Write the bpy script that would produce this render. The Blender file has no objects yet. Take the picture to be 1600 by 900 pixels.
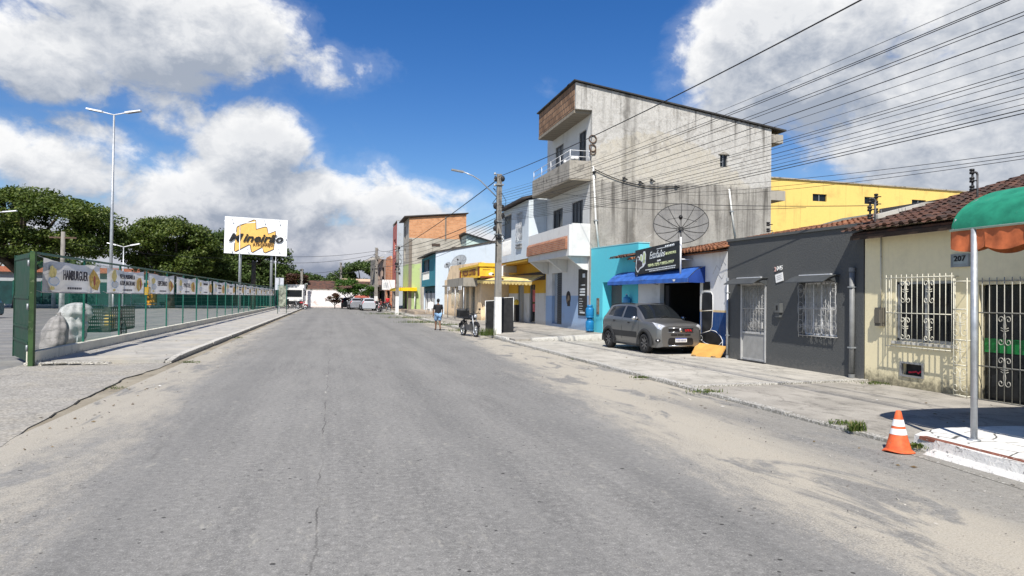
import bpy, bmesh, math, random
from mathutils import Vector, Matrix, Quaternion
from math import sin, cos, pi, radians
SC = bpy.context.scene
COL = SC.collection
# ---------------------------------------------------------------- camera
CAMH = 1.7
YAW, PITCH, ROLL = radians(14.6), radians(0.86), radians(0.7)
FWD = Vector((sin(YAW)*cos(PITCH), cos(YAW)*cos(PITCH), sin(PITCH)))
R0 = Vector((cos(YAW), -sin(YAW), 0)); U0 = R0.cross(FWD)
RT = R0*cos(ROLL)+U0*sin(ROLL); UP = -R0*sin(ROLL)+U0*cos(ROLL)
cd = bpy.data.cameras.new('camera'); cam = bpy.data.objects.new('camera', cd); COL.objects.link(cam)
cd.lens = 24.0; cd.sensor_width = 36.0; cd.clip_end = 3000; cd.clip_start = 0.05
M = Matrix((RT, UP, -FWD)).transposed().to_4x4(); M.translation = (0, 0, CAMH)
cam.matrix_world = M
SC.camera = cam
# ---------------------------------------------------------------- sun, sky, exposure
TOSUN = Vector((-0.44, -1.08, 1.44)).normalized()
sl = bpy.data.lights.new('sun', 'SUN'); sl.energy = 4.9; sl.angle = radians(0.5); sl.color = (1, .95, .87)
so = bpy.data.objects.new('sun', sl); COL.objects.link(so)
so.rotation_euler = TOSUN.to_track_quat('Z', 'Y').to_euler(); so.location = (-20, -40, 60)
SC.view_settings.view_transform = 'Standard'; SC.view_settings.look = 'None'
SC.view_settings.exposure = 0.45; SC.view_settings.gamma = 1.0; SC.view_settings.use_curve_mapping = False
SC.cycles.max_bounces = 6; SC.cycles.diffuse_bounces = 3; SC.cycles.transparent_max_bounces = 8
SC.cycles.use_denoising = True

class NT:
    """tiny node-tree builder"""
    def __init__(s, tree): s.t = tree; s.n = tree.nodes; s.l = tree.links
    def node(s, typ, **kw):
        n = s.n.new(typ)
        for k, v in kw.items(): setattr(n, k, v)
        return n
    def put(s, sock, v):
        if v is None: return
        if isinstance(v, bpy.types.NodeSocket): s.l.new(v, sock)
        elif isinstance(v, (tuple, list, Vector)):
            v = tuple(v)
            if len(sock.default_value) == 4 and len(v) == 3: v = v+(1,)
            sock.default_value = v
        else: sock.default_value = v
    def math(s, op, a, b=None, c=None, clamp=False):
        n = s.node('ShaderNodeMath', operation=op); n.use_clamp = clamp
        s.put(n.inputs[0], a); s.put(n.inputs[1], b); s.put(n.inputs[2], c)
        return n.outputs[0]
    def vmath(s, op, a, b=None, sc=None):
        n = s.node('ShaderNodeVectorMath', operation=op)
        s.put(n.inputs[0], a); s.put(n.inputs[1], b)
        if sc is not None: s.put(n.inputs['Scale'], sc)
        return n.outputs['Value'] if op in ('LENGTH', 'DISTANCE', 'DOT_PRODUCT') else n.outputs[0]
    def sep(s, v):
        n = s.node('ShaderNodeSeparateXYZ'); s.put(n.inputs[0], v); return n.outputs
    def comb(s, x, y, z):
        n = s.node('ShaderNodeCombineXYZ'); s.put(n.inputs[0], x); s.put(n.inputs[1], y); s.put(n.inputs[2], z); return n.outputs[0]
    def noise(s, vec, scale, detail=4, rough=.55, dist=0, col=False):
        n = s.node('ShaderNodeTexNoise'); s.put(n.inputs['Vector'], vec)
        n.inputs['Scale'].default_value = scale; n.inputs['Detail'].default_value = detail
        n.inputs['Roughness'].default_value = rough; n.inputs['Distortion'].default_value = dist
        return n.outputs['Color' if col else 'Fac']
    def voro(s, vec, scale, feature='F1', out='Distance', rnd=1.0):
        n = s.node('ShaderNodeTexVoronoi', feature=feature); s.put(n.inputs['Vector'], vec)
        n.inputs['Scale'].default_value = scale; n.inputs['Randomness'].default_value = rnd
        return n.outputs[out]
    def sm(s, v, a, b, lo=0., hi=1.):
        n = s.node('ShaderNodeMapRange', interpolation_type='SMOOTHSTEP'); s.put(n.inputs[0], v)
        for i, q in ((1, a), (2, b), (3, lo), (4, hi)): s.put(n.inputs[i], q)
        return n.outputs[0]
    def lin(s, v, a, b, lo=0., hi=1.):
        n = s.node('ShaderNodeMapRange'); s.put(n.inputs[0], v)
        for i, q in ((1, a), (2, b), (3, lo), (4, hi)): s.put(n.inputs[i], q)
        return n.outputs[0]
    def mix(s, f, a, b, blend='MIX'):
        n = s.node('ShaderNodeMix', data_type='RGBA', blend_type=blend)
        s.put(n.inputs[0], f); s.put(n.inputs[6], a); s.put(n.inputs[7], b); return n.outputs[2]
    def scale(s, v, x, y, z): return s.vmath('MULTIPLY', v, (x, y, z))

# ---- world: Nishita sky with cumulus clouds as a direction-based pattern
W = bpy.data.worlds.new('World'); SC.world = W; W.use_nodes = True
w = NT(W.node_tree); w.n.clear()
sky = w.node('ShaderNodeTexSky', sky_type='NISHITA', sun_disc=False)
sky.sun_elevation = math.asin(TOSUN.z); sky.sun_rotation = math.atan2(TOSUN.x, TOSUN.y)
sky.altitude = 0; sky.air_density = 1.0; sky.dust_density = 0.3; sky.ozone_density = 3.0
hs = w.node('ShaderNodeHueSaturation'); hs.inputs['Hue'].default_value = .512
hs.inputs['Saturation'].default_value = 1.36; hs.inputs['Value'].default_value = 1.0
w.l.new(sky.outputs[0], hs.inputs['Color'])
dirv = w.node('ShaderNodeTexCoord').outputs['Generated']
dx, dy, dz = w.sep(dirv)
az = w.math('ARCTAN2', dx, dy)
el = w.math('ARCSINE', dz)
# (azimuth, elevation, half width, half height, strength, greyness) of the cloud banks
CLOUDS = [(-.215, .345, .175, .098, 1.10), (-.37, .280, .12, .065, .85), (-.335, .165, .105, .060, .95), (-.20, .235, .07, .035, .55), (-.035, .312, .060, .020, .12),
          (-.110, .200, .085, .070, 1.15), (-.130, .125, .175, .068, 1.15), (.085, .115, .125, .060, .62), (.05, .055, .60, .060, 1.0),
          (.655, .320, .175, .105, 1.15), (.86, .240, .22, .165, 1.2), 
          (1.5, .3, .5, .2, 1.0), (-1.1, .35, .5, .25, 1.0), (2.6, .5, .6, .3, .9)]
def cover(a, e):
    tot = None
    for ca, ce, ra, re, st in CLOUDS:
        u = w.math('MULTIPLY', w.math('SUBTRACT', a, ca), 1/ra); v = w.math('MULTIPLY', w.math('SUBTRACT', e, ce), 1/re)
        d2 = w.math('ADD', w.math('MULTIPLY', u, u), w.math('MULTIPLY', v, v))
        c = w.math('MULTIPLY_ADD', d2, -st, st)
        tot = c if tot is None else w.math('MAXIMUM', tot, c)
    return w.math('MAXIMUM', tot, -.9)
def density(a, e, det):
    p = w.comb(a, w.math('MULTIPLY', e, 1.35), 3.7)
    n1 = w.noise(p, 5.5, det, .56, .35)
    n2 = w.noise(p, 17, max(det-2, 2), .62, .3)
    f = w.math('ADD', w.math('MULTIPLY_ADD', n1, 2.3, -1.15), w.math('MULTIPLY_ADD', n2, 1.3, -.65))
    return w.math('ADD', f, w.math('MULTIPLY', cover(a, e), .85))
D0 = density(az, el, 9)
D1 = density(w.math('ADD', az, -.016), w.math('ADD', el, .040), 6)
alpha = w.sm(D0, -.10, .50)
wisp = w.math('MULTIPLY', w.sm(D0, -.45, .10), .12)
alpha = w.math('MAXIMUM', alpha, wisp)
lit = w.lin(w.math('ADD', w.math('SUBTRACT', D0, D1), w.math('MULTIPLY_ADD', w.noise(w.comb(az, w.math('MULTIPLY', el, 1.3), 1.2), 30, 6, .68, .4), 1.1, -.55)), -.62, .58)
under = w.sm(w.math('SUBTRACT', cover(az, w.math('ADD', el, .055)), cover(az, el)), .05, .85)
lit = w.math('MULTIPLY', lit, w.math('MULTIPLY_ADD', under, -.44, 1.0))
core = w.sm(D0, .30, 1.0)
lit = w.math('SUBTRACT', lit, w.math('MULTIPLY', core, .30), clamp=True)
ccol = w.mix(lit, (.38, .43, .52), (1.0, 1.0, 1.0))
low = w.sm(el, .0, .16, .72, 1.0)
ccol = w.mix(1.0, ccol, w.comb(low, low, w.math('MULTIPLY_ADD', low, .8, .2)), 'MULTIPLY')
skyc = w.mix(1.0, hs.outputs[0], (.088, .088, .088), 'MULTIPLY')
allc = w.mix(alpha, skyc, w.mix(1.0, ccol, (.74, .74, .74), 'MULTIPLY'))
bg = w.node('ShaderNodeBackground'); w.put(bg.inputs[0], allc); bg.inputs[1].default_value = 1.0
wo = w.node('ShaderNodeOutputWorld'); w.l.new(bg.outputs[0], wo.inputs[0])

# ---------------------------------------------------------------- helpers
rnd = random.Random(7)
class MB:
    """collects shapes and links them as ONE mesh object"""
    def __init__(s): s.v = []; s.f = []; s.m = []; s.s = []
    def add(s, vs, fs, m=0, smooth=False):
        o = len(s.v); s.v += [tuple(p) for p in vs]
        for f in fs: s.f.append([i+o for i in f]); s.m.append(m); s.s.append(smooth)
        return s
    def poly(s, pts, m=0): return s.add(pts, [range(len(pts))], m)
    def box(s, x0, x1, y0, y1, z0, z1, m=0):
        if x0 > x1: x0, x1 = x1, x0
        if y0 > y1: y0, y1 = y1, y0
        if z0 > z1: z0, z1 = z1, z0
        return s.hexa([(x0,y0,z0),(x1,y0,z0),(x1,y1,z0),(x0,y1,z0),(x0,y0,z1),(x1,y0,z1),(x1,y1,z1),(x0,y1,z1)], m)
    def hexa(s, p, m=0):
        return s.add(p, [(3,2,1,0),(4,5,6,7),(0,1,5,4),(1,2,6,5),(2,3,7,6),(3,0,4,7)], m)
    def obox(s, c, ax, ay, az, m=0):
        c = Vector(c); ax = Vector(ax); ay = Vector(ay); az = Vector(az)
        return s.hexa([c-ax-ay-az, c+ax-ay-az, c+ax+ay-az, c-ax+ay-az, c-ax-ay+az, c+ax-ay+az, c+ax+ay+az, c-ax+ay+az], m)
    def prism(s, pts, off, m=0):
        """closed polygon pts (3D) extruded by vector off"""
        n = len(pts); off = Vector(off); a = [Vector(p) for p in pts]; b = [p+off for p in a]
        return s.add(a+b, [list(range(n))[::-1], list(range(n, 2*n))]+[(i, (i+1) % n, n+(i+1) % n, n+i) for i in range(n)], m)
    def tube(s, pts, r, n=6, m=0, cap=True, smooth=True):
        pts = [Vector(p) for p in pts]; k = len(pts); rs = r if isinstance(r, (list, tuple)) else [r]*k
        vs = []; fs = []; prev = None
        for i, p in enumerate(pts):
            t = (pts[min(i+1, k-1)]-pts[max(i-1, 0)])
            t = t.normalized() if t.length > 1e-9 else Vector((0, 0, 1))
            if prev is None:
                a = Vector((0, 0, 1)) if abs(t.z) < .9 else Vector((1, 0, 0)); u = t.cross(a).normalized()
            else:
                u = (prev-t*prev.dot(t)); u = u.normalized() if u.length > 1e-6 else t.orthogonal().normalized()
            prev = u; q = t.cross(u)
            for j in range(n):
                a = 2*pi*j/n; vs.append(p+(u*cos(a)+q*sin(a))*rs[i])
        for i in range(k-1):
            for j in range(n): fs.append((i*n+j, i*n+(j+1) % n, (i+1)*n+(j+1) % n, (i+1)*n+j))
        s.add(vs, fs, m, smooth)
        if cap: s.add([vs[j] for j in range(n)], [range(n-1, -1, -1)], m); s.add([vs[(k-1)*n+j] for j in range(n)], [range(n)], m)
        return s
    def lathe(s, prof, c=(0, 0, 0), n=16, m=0, axis=(0, 0, 1), smooth=True):
        ax = Vector(axis).normalized(); u = ax.orthogonal().normalized(); q = ax.cross(u); c = Vector(c)
        vs = []; fs = []
        for r, z in prof:
            for j in range(n): a = 2*pi*j/n; vs.append(c+ax*z+(u*cos(a)+q*sin(a))*r)
        for i in range(len(prof)-1):
            for j in range(n): fs.append((i*n+j, i*n+(j+1) % n, (i+1)*n+(j+1) % n, (i+1)*n+j))
        return s.add(vs, fs, m, smooth)
    def ball(s, c, r, n=8, m=0):
        rx, ry, rz = r if isinstance(r, (tuple, list)) else (r, r, r); c = Vector(c); k = n//2+1
        vs = [c+Vector((rx*sin(pi*i/k)*cos(2*pi*j/n), ry*sin(pi*i/k)*sin(2*pi*j/n), rz*cos(pi*i/k))) for i in range(k+1) for j in range(n)]
        return s.add(vs, [(i*n+j, (i+1)*n+j, (i+1)*n+(j+1) % n, i*n+(j+1) % n) for i in range(k) for j in range(n)], m, True)
    def grid(s, fn, nu, nv, m=0, smooth=False):
        vs = [fn(i/nu, j/nv) for i in range(nu+1) for j in range(nv+1)]
        return s.add(vs, [(i*(nv+1)+j, (i+1)*(nv+1)+j, (i+1)*(nv+1)+j+1, i*(nv+1)+j+1) for i in range(nu) for j in range(nv)], m, smooth)
    def wall(s, p0, p1, z0, ztop, holes=(), t=.15, m=0, side=1, mrev=None):
        """upright wall from p0 to p1 (xy) with rectangular openings; ztop number or f(u); side=1 puts the thickness to the left of p0->p1"""
        p0 = Vector((p0[0], p0[1], 0)); p1 = Vector((p1[0], p1[1], 0)); L = (p1-p0).length; d = (p1-p0)/L
        nrm = Vector((-d.y, d.x, 0))*side*t; zt = ztop if callable(ztop) else (lambda u: ztop)
        us = sorted(set([0, L]+[h[0] for h in holes]+[h[1] for h in holes])); zs = sorted(set([z0]+[h[2] for h in holes]+[h[3] for h in holes]))
        us = [u for u in us if -1e-6 <= u <= L+1e-6]; zs = [z for z in zs if z >= z0-1e-6]
        mr = m if mrev is None else mrev
        P = lambda u, z, k: p0+d*u+Vector((0, 0, z))+nrm*k
        nz = len(zs)
        solid = lambda i, j: 0 <= i < len(us)-1 and 0 <= j < nz and not any(h[0]-1e-6 < (us[i]+us[i+1])/2 < h[1] and h[2] < ((zs[j]+(zs[j+1] if j+1 < nz else zs[j]+.02))/2) < h[3] for h in holes)
        Z = lambda j, u: zs[j] if j < nz else zt(u)
        for i in range(len(us)-1):
            for j in range(nz):
                if not solid(i, j): continue
                a, b = us[i], us[i+1]
                q = [(a, Z(j, a)), (b, Z(j, b)), (b, Z(j+1, b)), (a, Z(j+1, a))]
                s.poly([P(u, z, 0) for u, z in q], m); s.poly([P(u, z, 1) for u, z in q[::-1]], m)
                for (i2, j2), (e0, e1) in (((i-1, j), (3, 0)), ((i+1, j), (1, 2)), ((i, j-1), (0, 1)), ((i, j+1), (2, 3))):
                    if not solid(i2, j2):
                        A, B = q[e0], q[e1]; s.poly([P(*A, 0), P(*B, 0), P(*B, 1), P(*A, 1)], mr)
        return s
    def build(s, name, mats, parent=None, fix=True, loc=None, **props):
        me = bpy.data.meshes.new(name); me.from_pydata(s.v, [], s.f)
        if not isinstance(mats, (list, tuple)): mats = [mats]
        for m in mats: me.materials.append(m)
        me.polygons.foreach_set('material_index', s.m); me.polygons.foreach_set('use_smooth', s.s)
        if fix:
            b = bmesh.new(); b.from_mesh(me); bmesh.ops.remove_doubles(b, verts=b.verts, dist=1e-5)
            bmesh.ops.recalc_face_normals(b, faces=b.faces); b.to_mesh(me); b.free()
        me.update()
        o = bpy.data.objects.new(name, me); COL.objects.link(o)
        if parent is not None: o.parent = parent
        if loc is not None: o.location = loc
        for k, v in props.items(): o[k] = v
        return o
def link(o, parent=None, **props):
    COL.objects.link(o)
    if parent is not None: o.parent = parent
    for k, v in props.items(): o[k] = v
    return o
def thing(name, label, category, loc=(0, 0, 0), rz=0, group=None):
    o = bpy.data.objects.new(name, None); COL.objects.link(o); o.empty_display_size = .2
    o.location = loc; o.rotation_euler = (0, 0, rz); o['label'] = label; o['category'] = category
    if group: o['group'] = group
    return o
def tag(o, label, category, group=None):
    o['label'] = label; o['category'] = category
    if group: o['group'] = group
    return o
def stru(o): o['kind'] = 'structure'; return o
def dup(o, loc=None, rz=None, label=None):
    c = o.copy(); COL.objects.link(c)
    if loc is not None: c.location = loc
    if rz is not None: c.rotation_euler = (0, 0, rz)
    if label: c['label'] = label
    for ch in list(o.children):
        d = ch.copy(); COL.objects.link(d); d.parent = c
        for g in list(ch.children):
            e = g.copy(); COL.objects.link(e); e.parent = d
    return c
def text(name, body, mat, parent, origin, right, up, height, width=None, depth=.006, shear=0, bold=0, align='LEFT', **props):
    """lettering as a mesh; origin = baseline start, right/up = unit vectors of its face, height = capital height"""
    cu = bpy.data.curves.new(name, 'FONT'); cu.body = body; cu.size = 1; cu.extrude = depth/height*.7 if height else 0
    cu.shear = shear; cu.offset = bold; cu.align_x = 'LEFT'; cu.resolution_u = 2
    tmp = bpy.data.objects.new(name, cu); COL.objects.link(tmp)
    dg = bpy.context.evaluated_depsgraph_get(); me = bpy.data.meshes.new_from_object(tmp.evaluated_get(dg))
    bpy.data.objects.remove(tmp); bpy.data.curves.remove(cu)
    xs = [v.co.x for v in me.vertices]; sc = height/.69; x0, x1 = min(xs), max(xs)
    sx = width/(x1-x0) if width else sc
    r = Vector(right).normalized(); u = Vector(up).normalized(); n = r.cross(u); O = Vector(origin)
    if align == 'CENTER': O = O-r*((x1-x0)*sx/2)
    for v in me.vertices:
        c = v.co.copy(); v.co = O+r*((c.x-x0)*sx)+u*(c.y*sc)+n*(c.z*sc+depth*.5)
    me.materials.clear(); me.materials.append(mat)
    o = bpy.data.objects.new(name, me); return link(o, parent, **props)
def g(px, py, z=0.):
    """survey of the photograph: the ground point (at height z) seen at a pixel of the 1600 x 900 photo"""
    d = FWD+RT*((px-800)/1067.)+UP*((450-py)/1067.); t = (z-CAMH)/d.z; return Vector((0, 0, CAMH))+d*t
def onY(px, py, Y):
    d = FWD+RT*((px-800)/1067.)+UP*((450-py)/1067.); return Vector((0, 0, CAMH))+d*(Y/d.y)
def onX(px, py, X):
    d = FWD+RT*((px-800)/1067.)+UP*((450-py)/1067.); return Vector((0, 0, CAMH))+d*(X/d.x)
# ---------------------------------------------------------------- materials
def newmat(name):
    m = bpy.data.materials.new(name); m.use_nodes = True; t = NT(m.node_tree)
    b = t.n['Principled BSDF']; b.inputs['Specular IOR Level'].default_value = .3
    pos = t.node('ShaderNodeNewGeometry').outputs['Position']
    return m, t, b, pos
def bump(t, b, h, strength=.3, dist=.01):
    n = t.node('ShaderNodeBump'); n.inputs['Strength'].default_value = strength; n.inputs['Distance'].default_value = dist
    t.put(n.inputs['Height'], h); t.l.new(n.outputs[0], b.inputs['Normal'])
def flat(name, col, rough=.6, metal=0, var=.12, scale=6, spec=.3, bmp=0, bscale=60, wear=None):
    m, t, b, pos = newmat(name)
    n = t.noise(pos, scale, 5, .6)
    c = t.mix(t.sm(n, .3, .7), tuple(x*(1-var) for x in col), tuple(min(1, x*(1+var)) for x in col))
    if wear: c = t.mix(t.sm(t.noise(pos, scale*2.7, 6, .65), .60, .68), c, wear)
    t.put(b.inputs['Base Color'], c); b.inputs['Metallic'].default_value = metal; b.inputs['Specular IOR Level'].default_value = spec
    t.put(b.inputs['Roughness'], t.lin(n, .3, .7, max(rough-.08, .02), min(rough+.08, 1)))
    if bmp: bump(t, b, t.noise(pos, bscale, 4), bmp)
    return m
def plaster(name, col, dirt=(.16, .14, .11), amt=.35, streak=.4, zlow=.5, lowamt=.5, scale=1.1, bmp=.25, bscale=45, z0=0., bands=(), rough=.85):
    """painted render with blotches, rain streaks and splash dirt; bands = [(zmax, colour)] paints the wall below zmax"""
    m, t, b, pos = newmat(name); z = t.sep(pos)[2]
    c = col
    for zm, bc in bands:
        c = t.mix(t.sm(z, zm-.012, zm+.012), bc, c)
    n = t.noise(pos, scale, 6, .62); fine = t.noise(pos, scale*9, 5, .6)
    c = t.mix(t.sm(fine, .35, .7, 0, .16), c, t.mix(1, c, (.72, .72, .72), 'MULTIPLY'))
    st = t.noise(t.scale(pos, 5, 5, .22), 1.0, 4, .6)
    blot = t.math('MULTIPLY', t.sm(n, .50, .74), amt)
    st = t.math('MULTIPLY', t.math('MULTIPLY', t.sm(st, .52, .76), t.sm(n, .35, .6)), streak)
    lowm = t.math('MULTIPLY', t.sm(t.math('ADD', t.math('SUBTRACT', z, z0), t.math('MULTIPLY_ADD', fine, .7, -.35)), 0., zlow, 1., 0.), lowamt)
    d = t.math('MAXIMUM', t.math('MAXIMUM', blot, st), lowm, clamp=True)
    c = t.mix(d, c, dirt)
    t.put(b.inputs['Base Color'], c); b.inputs['Roughness'].default_value = rough; b.inputs['Specular IOR Level'].default_value = .2
    bump(t, b, t.noise(pos, bscale, 5, .65), bmp, .012)
    return m
def brickmat(name, c1, c2, mortar, sx=.24, sz=.12, axis='x', mort=.014):
    m, t, b, pos = newmat(name); x, y, z = t.sep(pos)
    v = t.vmath('ADD', t.comb(x if axis == 'x' else y, z, 0), t.vmath('SCALE', t.noise(pos, 3.5, 4, .6, col=True), sc=.05))
    n = t.node('ShaderNodeTexBrick'); t.put(n.inputs['Vector'], v)
    n.inputs['Scale'].default_value = 1; n.inputs['Brick Width'].default_value = sx; n.inputs['Row Height'].default_value = sz
    n.inputs['Mortar Size'].default_value = mort; n.inputs['Mortar Smooth'].default_value = .3
    t.put(n.inputs['Color1'], c1); t.put(n.inputs['Color2'], c2); t.put(n.inputs['Mortar'], mortar)
    c = t.mix(t.sm(t.noise(pos, 1.4, 5, .65), .48, .72, 0, .55), n.outputs['Color'], tuple(q*.45 for q in c2))
    t.put(b.inputs['Base Color'], c); b.inputs['Roughness'].default_value = .9
    bump(t, b, t.math('ADD', t.math('MULTIPLY', n.outputs['Fac'], -1), t.math('MULTIPLY', t.noise(pos, 40), .4)), .5, .01)
    return m
def glass_dark(name, col=(.010, .012, .014), rough=.05, spec=.26):
    m, t, b, pos = newmat(name)
    n = t.noise(pos, 2.3, 3)
    t.put(b.inputs['Base Color'], t.mix(n, col, tuple(x*1.6 for x in col))); t.put(b.inputs['Roughness'], t.lin(n, .3, .7, rough, rough+.08))
    b.inputs['Specular IOR Level'].default_value = spec
    return m

# ---- road: bleached asphalt with sand drifted on both shoulders
def road_mat():
    m, t, b, pos = newmat('worn_asphalt'); x, y, z = t.sep(pos)
    lon = t.scale(pos, 1, .16, 1)
    big = t.noise(pos, .35, 5, .6); med = t.noise(lon, 1.6, 7, .72); fin = t.noise(pos, 16, 6, .78); vf = t.noise(pos, 75, 3, .75)
    c = t.mix(t.sm(med, .30, .70), (.160, .157, .149), (.215, .210, .197))
    c = t.mix(t.sm(big, .40, .70, 0, .40), c, (.235, .230, .216))
    c = t.mix(t.sm(fin, .48, .71, 0, .78), c, (.34, .333, .312)); c = t.mix(t.sm(fin, .47, .30, 0, .85), c, (.078, .077, .074))
    c = t.mix(t.sm(vf, .56, .70, 0, .9), c, (.48, .47, .43)); c = t.mix(t.sm(vf, .43, .30, 0, .9), c, (.05, .05, .05))
    # wheel-polished tracks, slightly darker
    lz = t.noise(t.comb(t.math('MULTIPLY', x, 2.6), t.math('MULTIPLY', y, .035), 0), 1.0, 5, .7); c = t.mix(t.sm(lz, .42, .66, 0, .20), c, (.275, .268, .248)); c = t.mix(t.sm(lz, .46, .30, 0, .24), c, (.125, .123, .118))
    for xc in (-1.6, 1.5, 3.0):
        tr = t.math('MULTIPLY', t.sm(t.math('ABSOLUTE', t.math('SUBTRACT', x, t.math('MULTIPLY_ADD', med, .5, xc-.25))), .0, .55, 1, 0), .22)
        c = t.mix(tr, c, (.125, .125, .122))
    # pock marks where stones broke out
    vd = t.voro(t.vmath('ADD', pos, t.vmath('SCALE', t.noise(pos, 6, 2, col=True), sc=.25)), 2.1)
    pk = t.sm(t.math('ADD', vd, t.math('MULTIPLY', t.noise(pos, 1.1, 2), .16)), .115, .135, 1, 0)
    vd2 = t.sm(t.math('ADD', t.voro(pos, 6.5), t.math('MULTIPLY', t.noise(pos, .8, 3), .28)), .19, .215, 1, 0)
    hol = t.math('MAXIMUM', pk, vd2)
    c = t.mix(t.math('MULTIPLY', hol, .85), c, (.035, .034, .032))
    # seam along the middle with broken white filling
    sx = t.math('ABSOLUTE', t.math('SUBTRACT', x, t.math('MULTIPLY_ADD', t.noise(t.scale(pos, 0, 1, 0), 1.3, 6, .72), .20, -.20)))
    c = t.mix(t.math('MULTIPLY', t.sm(sx, .003, .012, 1, 0), t.sm(t.noise(pos, .7, 3), .38, .60, .10, .75)), c, (.07, .067, .063))
    c = t.mix(t.math('MULTIPLY', t.sm(t.math('ADD', sx, t.math('MULTIPLY', fin, .12)), .03, .10, 1, 0), t.math('MULTIPLY', t.sm(t.noise(pos, .9, 3), .5, .62), .45)), c, (.36, .35, .32))
    # oil drips and scuffs in the lanes
    oil = t.math('MULTIPLY', t.sm(t.noise(t.scale(pos, 1.6, .25, 1), .8, 6, .7, .5), .60, .72), .5); c = t.mix(oil, c, (.10, .098, .094))
    scf = t.math('MULTIPLY', t.sm(t.noise(t.scale(pos, 6, 2.2, 1), 1.2, 6, .78), .56, .70), t.sm(big, .35, .6, .15, .75)); c = t.mix(scf, c, (.36, .345, .30))
    fill = t.math('MULTIPLY', t.sm(t.math('ADD', sx, t.math('MULTIPLY', fin, .06)), .030, .055, 1, 0), t.math('MULTIPLY', t.sm(t.noise(pos, .62, 2), .60, .64), t.sm(t.noise(pos, 9, 4, .7), .44, .54)))
    c = t.mix(fill, c, (.50, .48, .42))
    # sand
    sn = t.noise(lon, .9, 7, .66, .4); sn2 = t.noise(t.scale(pos, 1, .4, 1), 4.5, 6, .7); sf = t.noise(pos, 60, 3, .75)
    edR = t.lin(y, 5, 30, 3.3, 5.2); edL = t.lin(y, 5, 60, -2.0, -3.3)
    aR = t.lin(t.math('SUBTRACT', x, edR), -.7, 1.1, -.5, .95)
    near = t.math('SUBTRACT', 1, t.math('MULTIPLY', t.math('MULTIPLY', t.sm(t.math('ADD', x, t.math('MULTIPLY_ADD', sn, 2.4, -1.2)), 4.7, 5.6), t.sm(t.math('ADD', y, t.math('MULTIPLY_ADD', sn, 6, -3)), 12.5, 8.5)), .78))
    aL = t.lin(t.math('SUBTRACT', edL, x), -.9, 1.2, -.5, .85)
    def cov(a, nr):
        s = t.math('ADD', a, t.math('ADD', t.math('MULTIPLY_ADD', sn, 1.7, -.85), t.math('MULTIPLY_ADD', sn2, 1.3, -.65)))
        s = t.sm(t.math('ADD', s, t.math('MULTIPLY_ADD', sf, 1.6, -.80)), .0, .80)
        return t.math('MULTIPLY', s, nr)
    cr = cov(aR, near); cl = cov(aL, .82)
    # bald dark patches inside the sand, drawn out along the road
    pt = t.sm(t.noise(t.scale(pos, 1.1, .36, 1), 1.35, 6, .66, .6), .53, .62, 1, .10)
    cs = t.math('MULTIPLY', t.math('MAXIMUM', cr, cl), pt)
    scol = t.mix(t.sm(sf, .3, .7), (.36, .325, .262), (.49, .45, .372)); scol = t.mix(t.sm(sn2, .4, .68, 0, .5), scol, (.41, .38, .32))
    scol = t.mix(t.sm(vf, .46, .32, 0, .7), scol, (.19, .165, .125))
    c = t.mix(t.math('MULTIPLY', cs, .88), c, scol)
    t.put(b.inputs['Base Color'], c); b.inputs['Roughness'].default_value = .92; b.inputs['Specular IOR Level'].default_value = .2
    h = t.math('ADD', t.math('MULTIPLY', fin, .7), t.math('ADD', t.math('MULTIPLY', vf, .45), t.math('MULTIPLY', hol, -.9)))
    bump(t, b, h, .55, .012)
    return m
def concrete(name, c1, c2, dark=(.10, .095, .085), joints=None, amt=.6, pebble=False, sand=0.):
    m, t, b, pos = newmat(name); x, y, z = t.sep(pos)
    n = t.noise(pos, .9, 7, .64, .3); n2 = t.noise(t.scale(pos, 1, .45, 1), 3.1, 6, .68); f = t.noise(pos, 34, 4, .7); vf = t.noise(pos, 95, 2, .7)
    c = t.mix(t.sm(n, .34, .68), c1, c2); c = t.mix(t.sm(n2, .50, .72, 0, amt), c, dark)
    c = t.mix(t.sm(n2, .44, .28, 0, .45), c, tuple(min(1, q*1.25) for q in c2))
    c = t.mix(t.sm(f, .45, .70, 0, .35), c, tuple(min(1, q*1.35) for q in c2)); c = t.mix(t.sm(vf, .42, .3, 0, .5), c, dark)
    if sand: c = t.mix(t.sm(t.noise(pos, .7, 6, .65), .46, .62, 0, sand), c, (.44, .40, .32))
    h = t.math('ADD', f, t.math('MULTIPLY', vf, .5))
    if pebble:
        pv = t.voro(pos, 22); c = t.mix(t.sm(pv, .30, .55, 0, .55), c, (.15, .142, .128)); c = t.mix(t.math('MULTIPLY', t.sm(t.voro(pos, 16, out='Color'), .35, .8), .35), c, (.40, .38, .34))
        h = t.math('ADD', h, t.math('MULTIPLY', pv, -1.6))
    if joints:
        jx, jy, ox, oy = joints
        def ln(v, sp, off):
            q = t.math('ABSOLUTE', t.math('SUBTRACT', t.math('FRACT', t.math('MULTIPLY', t.math('ADD', v, off), 1/sp)), .5))
            return t.sm(t.math('ADD', q, t.math('MULTIPLY_ADD', f, .006, -.003)), .5-.014/sp, .5-.004/sp)
        j = t.math('MAXIMUM', ln(x, jx, ox), ln(y, jy, oy)); c = t.mix(t.math('MULTIPLY', j, .7), c, (.07, .065, .055)); h = t.math('ADD', h, t.math('MULTIPLY', j, -2))
    # hairline cracks
    cw = t.vmath('ADD', pos, t.vmath('SCALE', t.noise(pos, 2.2, 4, col=True), sc=.8))
    cr = t.sm(t.voro(cw, .42, 'DISTANCE_TO_EDGE'), .004, .014, 1, 0)
    c = t.mix(t.math('MULTIPLY', cr, .28), c, (.06, .055, .05))
    t.put(b.inputs['Base Color'], c); b.inputs['Roughness'].default_value = .9; b.inputs['Specular IOR Level'].default_value = .2
    bump(t, b, h, .4, .01)
    return m
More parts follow.
